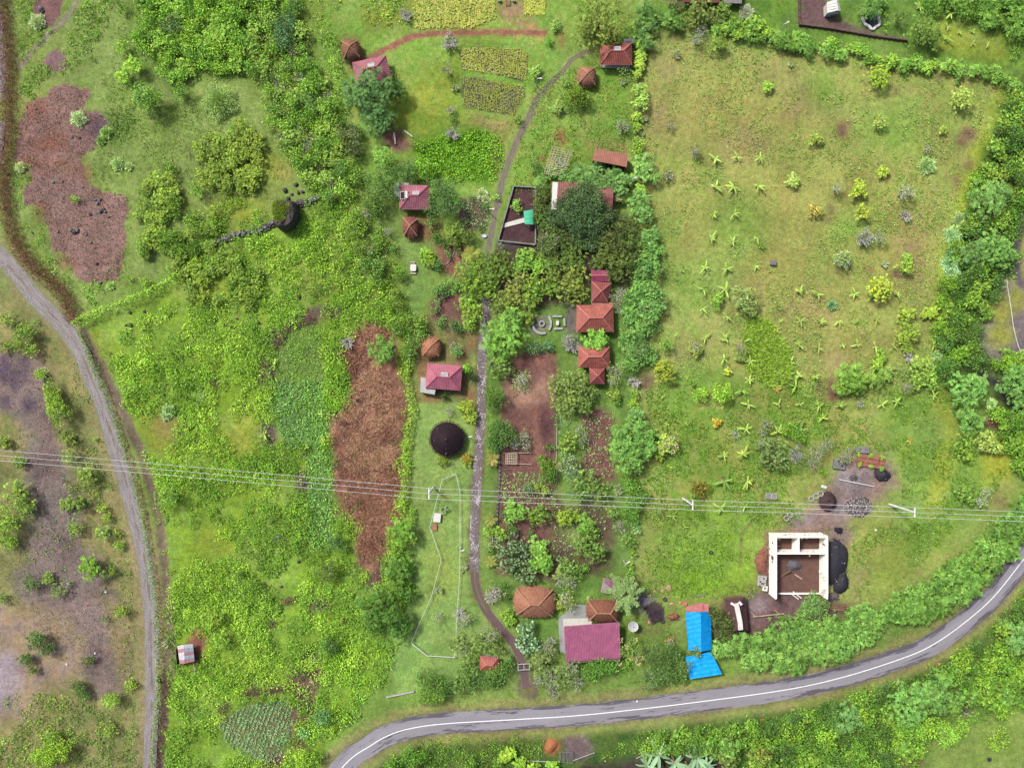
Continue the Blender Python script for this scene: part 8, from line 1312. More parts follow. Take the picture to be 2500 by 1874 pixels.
fill([(1740, 50), (1830, 62), (1900, 74), (2000, 100), (2100, 120), (2200, 140), (2300, 150), (2400, 165), (2480, 190), (2492, 220), (2440, 200), (2350, 182), (2250, 166), (2150, 152), (2000, 132), (1900, 104), (1820, 90), (1740, 75)], 21, 14, 20, TFAR, "bright green shrub in the live hedge along the top of the long meadow", "shrubs of the hedge above the meadow", 3)
fill([(2200, -20), (2560, -20), (2560, 90), (2440, 75), (2360, 50), (2260, 22)], 30, 19, 26, [('tuft', (100, 160, 62)), ('dense', (92, 152, 56))], "tufted green tree in the thick belt at the top right corner", "trees of the top right belt", 4)
fill([(2460, 240), (2560, 200), (2560, 560), (2500, 500), (2480, 560), (2478, 660), (2440, 740), (2400, 800), (2420, 870), (2560, 860), (2560, 900), (2400, 890), (2300, 880), (2285, 820), (2300, 700), (2340, 560), (2370, 470), (2400, 390), (2440, 300)], 27, 16, 25,
     [('dense', (112, 168, 44)), ('dense', (88, 142, 50)), ('fine', (82, 134, 56)), ('mango', (128, 166, 54)), ('dense', (68, 120, 48))], "leafy green shrub in the thicket between meadow and stream", "shrubs between the meadow and the stream", 5, 0.85, [(2415, 485, 40), (2430, 610, 45), (2330, 650, 20), (2335, 570, 20), (2440, 810, 48), (2460, 740, 30)])
fill([(2440, 870), (2560, 850), (2560, 1200), (2500, 1160), (2460, 1090), (2430, 1010), (2420, 965), (2480, 1020), (2510, 980)], 26, 16, 24, [('dense', (112, 170, 46)), ('dense', (84, 148, 48)), ('mango', (104, 158, 48))], "green shrub on the far bank of the dark stream", "shrubs on the far stream bank", 6)
fill([(1520, 570), (1600, 570), (1612, 700), (1600, 800), (1590, 880), (1530, 885), (1522, 780), (1530, 700), (1540, 640)], 27, 18, 26, [('tuft', (94, 160, 74)), ('tuft', (88, 150, 76)), ('dense', (96, 158, 80))], "blue-green tufted tree in the tall hedge right of the red tiled roofs", "trees of the hedge beside the red roofs", 7)
fill([(1525, 1170), (1580, 1170), (1572, 1240), (1530, 1240)], 22, 14, 20, [('dense', (88, 148, 56)), ('dense', (104, 164, 62))], "green hedge shrub just below the big tufted hedge tree", "shrubs below the big hedge tree", 8)
fill([(1745, 1585), (1790, 1565), (1850, 1548), (1900, 1520), (1955, 1500), (2010, 1510), (2060, 1495), (2110, 1478), (2150, 1490), (2160, 1535), (2120, 1570), (2060, 1600), (2000, 1625), (1930, 1625), (1870, 1635), (1800, 1610), (1750, 1600)], 25, 18, 27, [('tuft', (104, 164, 74)), ('tuft', (94, 152, 66)), ('tuft', (112, 172, 78))],
     "tufted green roadside tree below the unroofed white house", "roadside trees below the unroofed house", 9)
fill([(2150, 1500), (2190, 1450), (2240, 1430), (2290, 1395), (2350, 1360), (2420, 1300), (2520, 1200), (2540, 1220), (2500, 1320), (2440, 1385), (2385, 1440), (2330, 1480), (2270, 1515), (2200, 1530)], 27, 19, 27, [('tuft', (98, 158, 66)), ('tuft', (88, 146, 60)), ('tuft', (108, 168, 74))], "tufted green roadside tree on the inner side of the right road bend", "roadside trees inside the right bend", 10)
fill([(1560, 1800), (1700, 1790), (1850, 1765), (2000, 1730), (2150, 1690), (2270, 1650), (2400, 1560), (2540, 1440), (2540, 1700), (2430, 1740), (2330, 1745), (2260, 1800), (2230, 1930), (1900, 1930), (1800, 1860), (1700, 1835), (1560, 1840)], 31, 17, 28,
     [('dense', (98, 160, 50)), ('dense', (80, 140, 44)), ('mango', (112, 158, 48)), ('tuft', (98, 156, 66)), ('fine', (72, 122, 50)), ('dense', (124, 176, 50))], "leafy green shrub in the dense belt below the asphalt road", "shrubs of the belt below the road", 11, 0.78, [(2224, 1715, 50), (2297, 1700, 34), (2488, 1555, 40), (2073, 1754, 34), (2356, 1730, 22)])
trees([(2224, 1718, 56, 'tuft', (104, 166, 80)), (2290, 1700, 44, 'tuft', (106, 170, 78)), (2255, 1690, 34, 'tuft', (104, 168, 76)), (2488, 1555, 40, 'tuft', (112, 172, 92)), (2073, 1754, 36, 'tuft', (92, 152, 84)), (2040, 1745, 22, 'tuft', (92, 152, 84)), (2315, 1794, 32, 'fine', (136, 184, 62)), (2350, 1775, 20, 'fine', (132, 182, 60)), (2441, 1801, 26, 'fine', (140, 180, 60)), (2430, 1820, 14, 'fine', (138, 178, 60)), (1855, 1848, 32, 'mango', (140, 148, 62)), (1780, 1855, 26, 'mango', (122, 138, 64)), (1935, 1815, 20, 'mango', (98, 148, 50)), (1245, 1838, 18, 'yellow', (150, 190, 50)), (1228, 1850, 14, 'yellow', (140, 186, 54)), (1270, 1862, 16, 'yellow', (138, 186, 52)), (1350, 1872, 18, 'yellow', (120, 184, 52)), (1215, 1862, 14, 'dense', (96, 154, 56)), (1300, 1872, 16, 'yellow', (140, 186, 52)), (1005, 1850, 30, 'dense', (84, 156, 48)), (1035, 1845, 16, 'dense', (98, 168, 50)), (1150, 1870, 18, 'dense', (92, 156, 50)), (960, 1868, 22, 'dense', (80, 150, 46))])
# left thickets
THK = [('dense', (120, 182, 58)), ('dense', (102, 166, 54)), ('mango', (128, 182, 58)), ('dense', (144, 194, 62))]
fill([(335, -30), (600, -30), (600, 130), (590, 175), (500, 170), (460, 195), (400, 185), (380, 150), (335, 130), (320, 95), (350, 60)], 23, 14, 21, THK, "bright green shrub in the dense thicket near the top left corner", "shrubs of the top left thicket", 12, 0.93)
fill([(600, -30), (730, -30), (740, 130), (800, 200), (830, 330), (870, 430), (860, 500), (800, 490), (740, 450), (700, 370), (660, 300), (650, 230), (610, 180), (600, 60)], 25, 15, 23,
     [('dense', (124, 176, 60)), ('mango', (142, 178, 70)), ('dense', (104, 164, 54)), ('sparse', (160, 174, 92)), ('fine', (112, 156, 74)), ('dense', (146, 190, 66))], "mixed green shrub in the long strip left of the top huts", "shrubs of the strip beside the top huts", 13, 0.95)
fill([(470, 330), (530, 330), (575, 300), (620, 305), (642, 350), (640, 430), (605, 475), (545, 478), (500, 440), (470, 400)], 23, 14, 21, [('mango', (138, 160, 48)), ('mango', (122, 148, 46)), ('mango', (148, 166, 54))], "olive-yellow round shrub in the clump above the mossy boulder", "olive shrubs above the boulder", 14, 0.85)
fill([(345, 440), (410, 400), (440, 440), (490, 465), (450, 500), (525, 510), (545, 560), (520, 590), (470, 590), (420, 640), (355, 635), (330, 600), (345, 560), (315, 535), (340, 500)], 23, 14, 22, [('mango', (142, 170, 54)), ('dense', (112, 160, 50)), ('mango', (124, 152, 50))], "yellow-green round shrub in the clump right of the rocky red-brown patch", "yellow-green shrubs beside the rocky patch", 15, 0.64)
fill([(405, 650), (470, 600), (560, 600), (600, 640), (645, 670), (640, 730), (600, 755), (540, 750), (480, 730), (430, 700)], 24, 14, 20, [('mango', (118, 148, 50)), ('dense', (92, 140, 44)), ('mango', (138, 162, 52))], "olive-green shrub in the clump left below the mossy boulder", "olive-green shrubs below the boulder", 16, 0.66)
fill([(850, 470), (900, 520), (950, 560), (975, 640), (985, 720), (1045, 760), (1040, 830), (995, 870), (960, 800), (930, 740), (880, 640), (850, 560)], 26, 15, 24, [('fine', (118, 146, 62)), ('dense', (98, 148, 66)), ('dense', (112, 158, 56)), ('sparse', (128, 150, 72))], "mixed green shrub in the strip left of the white picnic table", "shrubs left of the picnic table", 17, 0.85)
fill([(960, 1330), (1010, 1330), (1010, 1460), (985, 1470), (960, 1420)], 22, 14, 19, [('dense', (84, 146, 50)), ('dense', (98, 160, 52))], "leafy shrub along the left edge of the lawn below the power lines", "shrubs on the left lawn edge", 18)
# hedges
hedge([(187, 792), (241, 766), (301, 744), (362, 717), (416, 692), (443, 668)], 1.8, 2.6, [(124, 190, 50), (150, 200, 60)], "clipped green hedge running diagonally from the track to the olive thicket", seed=2)
hedge([(200, 812), (222, 870), (248, 930), (275, 1000), (300, 1070), (325, 1150), (345, 1230), (360, 1310), (375, 1400), (386, 1500), (390, 1600), (389, 1700), (380, 1800), (374, 1890)], 1.15, 1.5, [(112, 158, 62), (92, 146, 48), (128, 170, 66)], "low green verge hedge between the gravel track and the brown ditch", seed=3, den=26)
hedge([(1000, 960), (1010, 1000), (1000, 1050), (992, 1120), (990, 1180), (986, 1240), (1006, 1240), (1004, 1280)], 1.8, 1.6, [(128, 178, 54), (150, 192, 58), (118, 172, 56)], "yellow-green hedge between the dry-grass field and the lawn", seed=4)
hedge([(997, 880), (994, 920), (1000, 960)], 1.6, 1.4, [(128, 166, 54), (150, 180, 62)], "short yellow-green hedge left of the lower-left pink roof", seed=5)
hedge([(845, 150), (830, 130), (810, 100), (800, 85)], 2.2, 1.6, [(118, 176, 66), (110, 168, 60)], "bright green hedge left of the top-left thatched hut", seed=6)
hedge([(812, 150), (830, 180), (828, 215), (835, 250), (845, 280)], 2.4, 1.8, [(118, 176, 56), (138, 186, 62)], "bright green hedge left of the tall tree by the top-left pink roof", seed=7)
hedge([(2470, 150), (2482, 110), (2500, 70)], 1.4, 1.2, [(112, 172, 62)], "clipped hedge at the right edge above the meadow corner", seed=8)
hedge([(1920, 92), (1980, 108), (2040, 118)], 1.0, 1.0, [(112, 168, 60)], "thin clipped hedge below the brown walled yard", seed=9)
# brown brush fence
def brush(name, pts, w, h, pal, label, seed=1, den=26, ln=0.9, kind=None, cat_='fence'):
    r = np.random.default_rng(seed); pl = spline(pts, 6); X = (pl[:, 0]-1250)*.1; Y = (937-pl[:, 1])*.1; S = np.concatenate([[0], np.cumsum(np.hypot(np.diff(X), np.diff(Y)))]); m = int(S[-1]*w*den); s = r.uniform(0, S[-1], m)
    dx = np.interp(s, S, np.gradient(X)); dy = np.interp(s, S, np.gradient(Y)); n = np.hypot(dx, dy)+1e-9; off = np.clip(r.normal(0, .30, m), -.62, .62)*w
    pt = np.stack([np.interp(s, S, X)-dy/n*off, np.interp(s, S, Y)+dx/n*off, r.uniform(0, 1, m)*h*(1-(off/w)**2*2)], 1); D = unit(randdir(r, m, -.2)*np.array([1, 1, .6])); pal = np.array([C(c, 1.1) for c in pal]); c = pal[r.integers(0, len(pal), m)]*r.uniform(.6, 1.35, (m, 1))
    V, F, K = leaves(pt, D, unit(randdir(r, m)+np.array([0, 0, 1])), r.uniform(.5, 1.2, m)*ln, r.uniform(.05, .10, m), c, .05); STOT[0] += 2*m
    return tag(link(bpy.data.objects.new(name, fastmesh(name, V, F, M_straw, K))), label, cat_ if kind is None else None, kind=kind)
brush('brush_fence', [(3, -40), (14, 60), (24, 150), (25, 230), (24, 320), (14, 400), (12, 450), (20, 520), (40, 585), (75, 641), (110, 671), (148, 703), (172, 747), (188, 785)], 3.9, 1.5, [(112, 72, 62), (140, 92, 76), (158, 112, 94), (88, 56, 50)], "dark red-brown fence of piled dead brush along the gravel track", 1, 42)
brush('brush_heap', [(404, 1640), (408, 1700), (400, 1770), (393, 1830), (390, 1890)], 1.3, .6, [(104, 66, 60), (86, 56, 54), (128, 92, 80)], "line of dark dead brush right of the lower gravel track", 2, 26, cat_='brush heap')
for i, (pts, w, lb) in enumerate([([(700, 800), (735, 785), (768, 775)], 2.6, "rounded heap of dead brush above the green vegetable plot"), ([(672, 850), (690, 820), (702, 800)], 1.8, "small heap of dead brush at the upper left of the vegetable plot"),
        ([(655, 880), (648, 905), (640, 930)], 2.6, "tall heap of dead brush left of the vegetable plot"), ([(520, 925), (532, 945)], 1.6, "small brush heap among the left scrub"), ([(592, 1690), (650, 1682), (705, 1677)], 1.5, "long thin heap of dead brush above the bottom vegetable patch"),
        ([(535, 1735), (560, 1718)], 1.8, "grey brush heap at the left of the bottom vegetable patch"), ([(690, 1470), (725, 1460)], 2.0, "brush heap left of the large dark green tree"), ([(660, 1525), (672, 1515)], 2.0, "small round brush heap in the lower scrub"), ([(835, 1505), (838, 1520)], 1.6, "small brush heap left below the dark green tree"), ([(1030, 1400 - 1100), (1040, 300)], 0.01, None)]):
    if lb: brush('brush_heap', pts, w, .9, [(122, 92, 86), (142, 112, 104), (104, 78, 74)], lb, 20+i, 40, cat_='brush heap')
# uncountable cover
ALL = [(-60, -60), (2560, -60), (2560, 1930), (-60, 1930)]
SC = [(92, 146, 48), (118, 172, 48), (104, 162, 48), (140, 184, 52), (156, 190, 60)]
HG = [(180, 770), (300, 720), (420, 660), (455, 690), (440, 730), (330, 790), (240, 850), (215, 830)]
CLR = [ell(340, 1180, 40, 50), ell(700, 1420, 50, 30), ell(450, 1330, 40, 60), ell(560, 1230, 40, 30), ell(385, 1065, 48, 60), ell(245, 850, 34, 46), ell(600, 1062, 40, 48), ell(470, 720, 50, 16)]
S2 = [(540, 500), (830, 480), (960, 700), (1000, 850), (998, 1000), (985, 1500), (955, 1650), (850, 1745), (780, 1820), (740, 1930), (395, 1930), (415, 1700), (420, 1500), (395, 1300), (375, 1180), (345, 1100), (300, 960), (265, 870), (290, 790), (420, 720), (440, 650)]
scrub('scrub', S2, 16, (0.6, 1.6), SC, .38, 15, 101, 1.0, [DRY, VEG1, VEG2, VEG3, VEG4, ell(470, 1588, 38, 44), LAWN, HG]+CLR, 0.27, .85, "low yellow-green scrub covering the ground left of the village")
scrub('scrub', S2, 30, (1.5, 2.5), [(92, 148, 46), (118, 172, 50), (146, 184, 54)], .42, 11, 103, .5, [DRY, VEG1, VEG2, VEG3, VEG4, ell(470, 1588, 42, 48), LAWN, HG]+CLR, .4, .8, "taller bushes scattered in the scrub left of the village")
scrub('creeper', VEG1, 7, (.3, .5), [(112, 168, 60), (100, 154, 58), (128, 178, 68)], .34, 16, 104, .9, (), 0, .6, "pale green creeping crop in the upper vegetable plot")
scrub('creeper', VEG2, 8, (.4, .65), [(104, 158, 92), (116, 170, 98), (104, 168, 72)], .42, 16, 105, .95, (), 0, .6, "blue-green crop in the middle vegetable plot")
scrub('creeper', VEG3, 8, (.4, .65), [(104, 164, 84), (118, 176, 88), (108, 168, 66)], .42, 16, 106, .95, (), 0, .6, "blue-green crop in the narrow vegetable plot under the power lines")
scrub('creeper', VEG4, 12, (.25, .45), [(112, 158, 80)], .34, 12, 107, .6, (), 0, .6, "green weeds between the cabbage rows")
scrub('creeper', [(800, 870), (850, 875), (855, 975), (845, 1000), (810, 1010), (790, 980), (800, 930)], 12, (.7, 1.2), [(100, 172, 42), (128, 182, 46)], .42, 16, 108, 1, (), 0, .9, "bright green vines between the vegetable plot and the dry field")
scrub('scrub', [(50, -20), (110, 0), (75, 25), (110, 70), (150, 60), (60, 140), (45, 100), (40, 0)], 13, (.5, .9), [(100, 156, 50), (118, 168, 54)], .38, 14, 109, .9, (ell(113, 30, 36, 36),), 0, .7, "green ground creeper round the small soil patch at the top left")
scrub('scrub', [(195, 5), (320, -20), (250, 50), (235, 90), (190, 160), (150, 185), (160, 140), (165, 110)], 12, (.5, .95), [(96, 152, 54), (108, 164, 56)], .38, 15, 110, .95, (), 0, .7, "green creeper strip beside the small footpath")
scrub('scrub', [(100, 130), (128, 172), (75, 240), (42, 235), (50, 190)], 12, (.5, .9), [(92, 152, 50)], .38, 15, 111, .95, (), 0, .7, "green creeper patch left of the round soil patch")
scrub('scrub', [(20, 400), (70, 400), (75, 440), (60, 460), (60, 500), (100, 510), (110, 560), (125, 610), (165, 640), (175, 690), (150, 700), (90, 640), (40, 560), (25, 480)], 13, (.45, .85), [(104, 172, 48), (92, 156, 50)], .38, 14, 112, .8, (), .2, .7, "bright green creeper along the brush fence")
scrub('scrub', [(190, 700), (230, 690), (250, 720), (240, 745), (215, 735)], 12, (.5, .9), [(108, 178, 50)], .38, 15, 113, .95, (), 0, .7, "bright green creeper above the diagonal hedge")
scrub('scrub', [(255, 265), (330, 250), (330, 310), (300, 350), (250, 350), (265, 300)], 13, (.5, 1.0), [(96, 138, 56), (84, 128, 48)], .36, 14, 114, .9, (), .1, .7, "dark green creeper right of the rocky red-brown patch")
scrub('scrub', [(340, 280), (480, 250), (520, 290), (440, 330), (350, 330)], 15, (.4, .8), [(108, 146, 62), (96, 136, 54)], .34, 9, 115, .7, (), .4, .6, "low scrub below the round bright tree")
scrub('scrub', [(180, 870), (210, 930), (250, 1080), (290, 1200), (315, 1330), (330, 1500), (338, 1930), (300, 1930), (300, 1600), (300, 1480), (270, 1300), (220, 1140), (190, 1060), (160, 960)], 15, (.4, .85), [(104, 146, 62), (118, 156, 66), (92, 134, 52)], .34, 11, 116, .75, (), .3, .6, "low scrub on the left verge of the gravel track")
scrub('scrub', [(-60, 1700), (60, 1690), (150, 1700), (230, 1720), (300, 1750), (340, 1800), (338, 1930), (-60, 1930)], 15, (.6, 1.15), [(96, 132, 60), (112, 152, 58), (136, 166, 60)], .38, 12, 117, .9, (), .15, .7, "green scrub in the bottom left corner")
scrub('scrub', [(60, 1280), (190, 1250), (260, 1330), (300, 1480), (270, 1460), (190, 1440), (130, 1460), (60, 1440), (40, 1360)], 16, (.4, .9), [(112, 138, 68), (98, 128, 60)], .36, 9, 118, .55, (), .4, .6, "thin scrub over the lower-left waste ground")
scrub('scrub', [(130, 1020), (230, 1100), (280, 1300), (220, 1280), (150, 1180)], 15, (.5, 1.0), [(124, 154, 62), (108, 140, 56)], .38, 10, 119, .7, (), .2, .7, "green scrub beside the upper waste ground")
BEAN = [(1010, 352), (1060, 332), (1150, 320), (1212, 332), (1235, 400), (1205, 448), (1100, 440), (1020, 420)]
scrub('bean_crop', BEAN, 8, (.45, .7), [(104, 170, 36), (92, 158, 34), (122, 184, 42)], .42, 17, 120, .97, (), 0, .7, "dense bright green bean crop right of the lane")
scrub('scrub', [(1130, 280), (1260, 285), (1250, 330), (1225, 370), (1200, 320), (1120, 300)], 12, (.3, .6), [(150, 156, 74), (112, 156, 60)], .34, 9, 121, .6, (), .3, .6, "thin weeds between the corn plot and the bean crop")
scrub('scrub', [(800, -30), (1010, -30), (1008, 60), (900, 70), (830, 30)], 14, (.6, 1.1), [(112, 162, 48), (146, 176, 62)], .4, 13, 122, .9, (ell(860, 40, 30, 30), ell(1000, 20, 18, 26)), .15, .8, "yellow-green scrub along the top edge left of the yellow corn")
scrub('scrub', [(560, 660), (640, 700), (620, 740), (560, 745)], 14, (.6, 1.1), [(98, 140, 46)], .4, 12, 123, .9, (), 0, .8, "scrub below the stone wall")
scrub('scrub', [(905, 1910), (965, 1835), (1080, 1805), (1240, 1796), (1330, 1800), (1330, 1850), (1300, 1874), (1300, 1930), (905, 1930)], 12, (.45, .95), [(92, 142, 42), (78, 122, 40), (118, 148, 60)], .36, 15, 124, .95, (), .1, .75, "green scrub below the left half of the asphalt road")
scrub('scrub', [(1470, 1835), (1560, 1795), (1700, 1775), (1900, 1745), (2060, 1700), (2250, 1640), (2400, 1545), (2560, 1370), (2560, 1700), (2420, 1760), (2260, 1820), (2230, 1930), (1800, 1930), (1780, 1850), (1560, 1830), (1480, 1850)], 13, (.5, 1.0), [(84, 148, 40), (100, 160, 46), (72, 124, 40)], .4, 13, 125, .93, (ell(2356, 1730, 14, 22), ell(2225, 1855, 22, 14)), .1, .75, "green undergrowth below the right half of the asphalt road")
scrub('scrub', [(2340, 560), (2400, 380), (2480, 230), (2560, 200), (2560, 520), (2480, 560), (2478, 660), (2400, 800), (2420, 880), (2300, 880), (2290, 800)], 14, (.5, 1.0), [(84, 142, 44), (104, 162, 46), (66, 112, 42)], .4, 12, 126, .85, (), .1, .75, "undergrowth of the thicket beside the stream")
scrub('scrub', [(2455, 1050), (2560, 1000), (2560, 1200), (2480, 1160)], 13, (.5, 1.0), [(92, 156, 46)], .4, 12, 127, .9, (), 0, .75, "undergrowth on the far stream bank")
scrub('scrub', [(1740, 1600), (2160, 1560), (2330, 1500), (2520, 1250), (2520, 1180), (2300, 1380), (2150, 1480), (1950, 1510), (1760, 1570)], 14, (.5, .9), [(72, 122, 46), (88, 144, 50)], .4, 11, 128, .85, (), .1, .7, "dark undergrowth beneath the roadside trees")
scrub('scrub', [(700, -30), (790, 20), (810, 100), (840, 300), (900, 420), (880, 500), (740, 460), (650, 280), (600, 180), (600, -30)], 15, (.5, 1.0), [(104, 160, 50), (132, 172, 58), (158, 172, 82)], .38, 12, 129, .9, (), .05, .7, "undergrowth of the strip left of the top huts")
scrub('scrub', [(330, -30), (600, -30), (610, 190), (460, 200), (330, 150)], 16, (.5, 1.0), [(96, 152, 48), (112, 166, 52)], .4, 11, 130, .9, (), 0, .7, "undergrowth of the top left thicket")
scrub('scrub', [(690, 1500), (930, 1600), (950, 1700), (850, 1760), (780, 1830), (720, 1800), (700, 1700)], 20, (.8, 1.5), [(92, 158, 44), (112, 174, 48)], .44, 11, 131, .7, (VEG4,), .25, .8, "tall scrub between the large dark green tree and the left road bend")
tufts('tall_grass', [(1828, 775), (1880, 785), (1925, 850), (1935, 910), (1890, 950), (1830, 905), (1815, 830)], 5600, [(158, 190, 62), (172, 196, 70), (130, 176, 54), (186, 194, 92)], .6, 140, label="tall arching yellow-green grass clump in the meadow", up=.35, per=5, w=.12)
tufts('weeds', [(1570, 100), (1760, 100), (2040, 140), (2470, 210), (2360, 520), (2300, 700), (2280, 880), (2300, 960), (2160, 1000), (1600, 960)], 20000, [(128, 176, 88), (142, 184, 84), (164, 188, 98)], .17, 141, thr=.52, label="broad-leaved weeds sprinkled over the long meadow", up=.5, per=4, clus=60, w=.7)
tufts('weeds', [(1580, 940), (2280, 900), (2440, 1080), (2460, 1160), (2200, 1420), (2080, 1470), (1900, 1300), (1840, 1460), (1560, 1450)], 22000, [(96, 156, 44), (118, 168, 52), (84, 138, 52)], .22, 142, thr=.48, label="taller weeds over the lower end of the meadow", up=.5, per=4, clus=50, w=.5, avoid=[[(1860, 1290), (2080, 1290), (2080, 1480), (1860, 1480)], [(1960, 1100), (2200, 1100), (2200, 1280), (1960, 1290)]])
tufts('grass', [(220, 40), (340, 60), (300, 260), (480, 250), (640, 330), (700, 420), (560, 520), (500, 470), (330, 420), (300, 700), (200, 760), (320, 560), (300, 480), (220, 420), (260, 300)], 12000, [(118, 156, 70), (128, 160, 66), (104, 146, 58)], .17, 143, thr=.42, label="short pasture grass between the thickets on the left", up=.4, per=3, clus=40, w=.5)
tufts('grass', [(1300, 200), (1550, 120), (1560, 480), (1240, 480)], 7000, [(96, 158, 62), (112, 168, 62)], .16, 144, thr=.45, label="rough grass round the top huts", up=.4, per=3, clus=30, w=.5)
tufts('dry_stubble', DRY, 12000, [(200, 154, 126), (178, 130, 104), (140, 98, 82), (218, 178, 148)], .5, 145, thr=.47, label="tangled dry red-brown stalks lying over the field left of the lawn", up=.15, per=4, clus=22, w=.02)
scrub('scrub', [(850, 1060), (980, 1090), (985, 1180), (900, 1190), (830, 1150)], 13, (.3, .7), [(124, 150, 60), (112, 120, 62)], .36, 11, 151, .8, (), .3, .7, "green regrowth over the middle of the dry field")
scrub('scrub', [(900, 880), (990, 900), (990, 1000), (930, 1010)], 14, (.25, .6), [(132, 160, 66)], .36, 10, 152, .4, (), .5, .7, "green regrowth at the right edge of the dry field")
scrub('scrub', [(830, 1180), (900, 1230), (880, 1340), (820, 1300)], 13, (.4, .9), [(118, 168, 52)], .38, 12, 153, .85, (), .3, .7, "green vines creeping in from the lower left of the dry field")
tufts('dry_straw', ell(905, 1040, 72, 135), 9000, [(230, 188, 156), (214, 168, 134), (238, 204, 172)], .5, 155, thr=.50, label="pale straw over the middle of the dry field", up=.12, per=4, clus=24, w=.0)
tufts('dry_straw', ell(915, 1270, 50, 90), 3500, [(220, 172, 144), (200, 150, 124)], .5, 156, thr=.42, label="pale straw over the lower end of the dry field", up=.12, per=4, clus=24, w=.0)
scrub('scrub', [(900, 1220), (985, 1200), (975, 1330), (920, 1430), (860, 1350)], 14, (.3, .7), [(128, 158, 60), (140, 150, 74)], .36, 10, 157, .5, (), .5, .7, "green regrowth over the lower end of the dry field")
tufts('dry_twigs', DRY, 1600, [(92, 66, 58), (70, 50, 46), (150, 120, 104)], .9, 154, thr=.5, label="dark dead twigs tangled over the dry field", up=.1, per=5, clus=40, w=.0)
ROCKY = [(160, 205), (226, 225), (200, 272), (245, 272), (258, 290), (240, 355), (195, 388), (205, 425), (218, 452), (312, 477), (312, 520), (308, 600), (292, 678), (215, 690), (170, 640), (130, 612), (115, 560), (100, 505), (60, 500), (60, 455), (75, 400), (30, 380), (45, 300), (65, 255), (125, 220)]
tufts('rock_weeds', ROCKY, 5000, [(154, 124, 110), (130, 146, 96), (112, 82, 74), (188, 176, 170), (96, 72, 68)], .12, 147, thr=.25, label="sparse weeds and small stones over the rocky red-brown patch", up=.3, per=3, w=.7, clus=25)
tufts('rock_weeds', [(-20, 860), (60, 850), (140, 1050), (200, 1250), (270, 1440), (320, 1560), (310, 1690), (180, 1640), (60, 1480), (-20, 1500), (60, 1180), (30, 1010)], 5200, [(150, 136, 132), (124, 136, 92), (98, 84, 86), (186, 178, 176)], .12, 148, thr=.35, label="sparse weeds and small stones over the lower-left waste ground", up=.3, per=3, w=.7, clus=30)
tufts('grass', [(1560, 1650), (1740, 1650), (2100, 1560), (2320, 1500), (2420, 1400), (2440, 1420), (2300, 1580), (2000, 1670), (1700, 1712), (1400, 1745), (1080, 1765), (960, 1780), (1000, 1700), (1300, 1700)], 5000, [(112, 150, 60), (98, 138, 54)], .16, 150, thr=.4, label="rough roadside grass above the asphalt road", per=3, w=.5)
for i_, (pg, n_, lb) in enumerate([([(1225, 1150), (1360, 1150), (1360, 1230), (1215, 1230)], 700, "young vegetable seedlings on the bare soil garden"), ([(1420, 1020), (1505, 1000), (1500, 1160), (1450, 1165), (1415, 1120)], 420, "seedlings on the soil plot beside the big hedge tree"), ([(1120, 490), (1195, 490), (1190, 560), (1120, 560)], 380, "small white-flowered plants on the dark soil plot left of the lane"), ([(1345, 1230), (1480, 1230), (1480, 1380), (1350, 1380)], 500, "weeds among the shaded garden trees"), ([(1240, 900), (1290, 900), (1300, 960), (1250, 970)], 200, "fallen pale leaves and seedlings under the pale tree")]):
    tufts('seedlings', pg, n_, [(124, 168, 84), (168, 190, 120), (196, 200, 160)], .17, 170+i_, thr=.3, label=lb, up=.5, per=4, w=.8)
# corn in rows
def rows(name, poly, ang, gap, step, pal, seed, label, size=.32, keep=.93):
    r = np.random.default_rng(seed); cx = sum(p[0] for p in poly)/len(poly); cy = sum(p[1] for p in poly)/len(poly); B = []; ca, sa = math.cos(ang), math.sin(ang)
    for i in range(-60, 61):
        for j in range(-90, 91): B.append((cx+ca*i*gap-sa*j*step, cy+sa*i*gap+ca*j*step))
    B = np.array(B)+r.normal(0, .5, (len(B), 2)); ok = inpoly(poly, B[:, 0], B[:, 1]) & (r.random(len(B)) < keep); B = B[ok]; n = len(B); per = 5; id_ = np.repeat(np.arange(n), per); m = len(id_)
    pal = np.array([C(c, 1.2) for c in pal]); c = pal[r.integers(0, len(pal), n)]*(.7+.6*fbm(B[:, 0], B[:, 1], 30, seed))[:, None]; sz = (.75+.5*fbm(B[:, 0], B[:, 1], 40, seed+3))[id_]
    a = np.tile(np.arange(per)*6.283/per, n)+r.uniform(0, 6, m); q = unit(np.stack([np.cos(a), np.sin(a), r.uniform(.5, 1.0, m)], 1)); pt = np.stack([(B[id_, 0]-1250)*.1, (937-B[id_, 1])*.1, np.full(m, .05)], 1)
    LL = size*sz*r.uniform(.8, 1.3, m); V, F, K = leaves(pt, q, unit(np.cross(q, np.stack([-np.sin(a), np.cos(a), a*0], 1))), LL, LL*.4, c[id_]*r.uniform(.85, 1.15, (m, 1)), .1, .4); STOT[0] += 2*m
    return tag(link(bpy.data.objects.new(name, fastmesh(name, V, F, M_leaf, K))), label, None, kind='stuff')
rows('corn', CORN1, .03, 4.6, 3.0, [(172, 184, 72), (156, 170, 62), (184, 190, 92)], 160, "yellow-green corn in rows, upper plot", .36)
rows('corn', CORN2, .06, 4.6, 3.2, [(150, 168, 62), (164, 176, 70)], 161, "yellow-green corn in rows, lower plot", .32, .85)
rows('corn', CORN3, .02, 4.6, 3.0, [(206, 208, 104), (188, 194, 88), (150, 178, 70)], 162, "bright yellow corn at the top edge", .40, .85)
rows('corn', [(1280, -30), (1332, -30), (1330, 36), (1280, 36)], .02, 4.6, 3.0, [(206, 210, 96), (170, 188, 70)], 163, "small yellow corn patch at the top edge", .5)
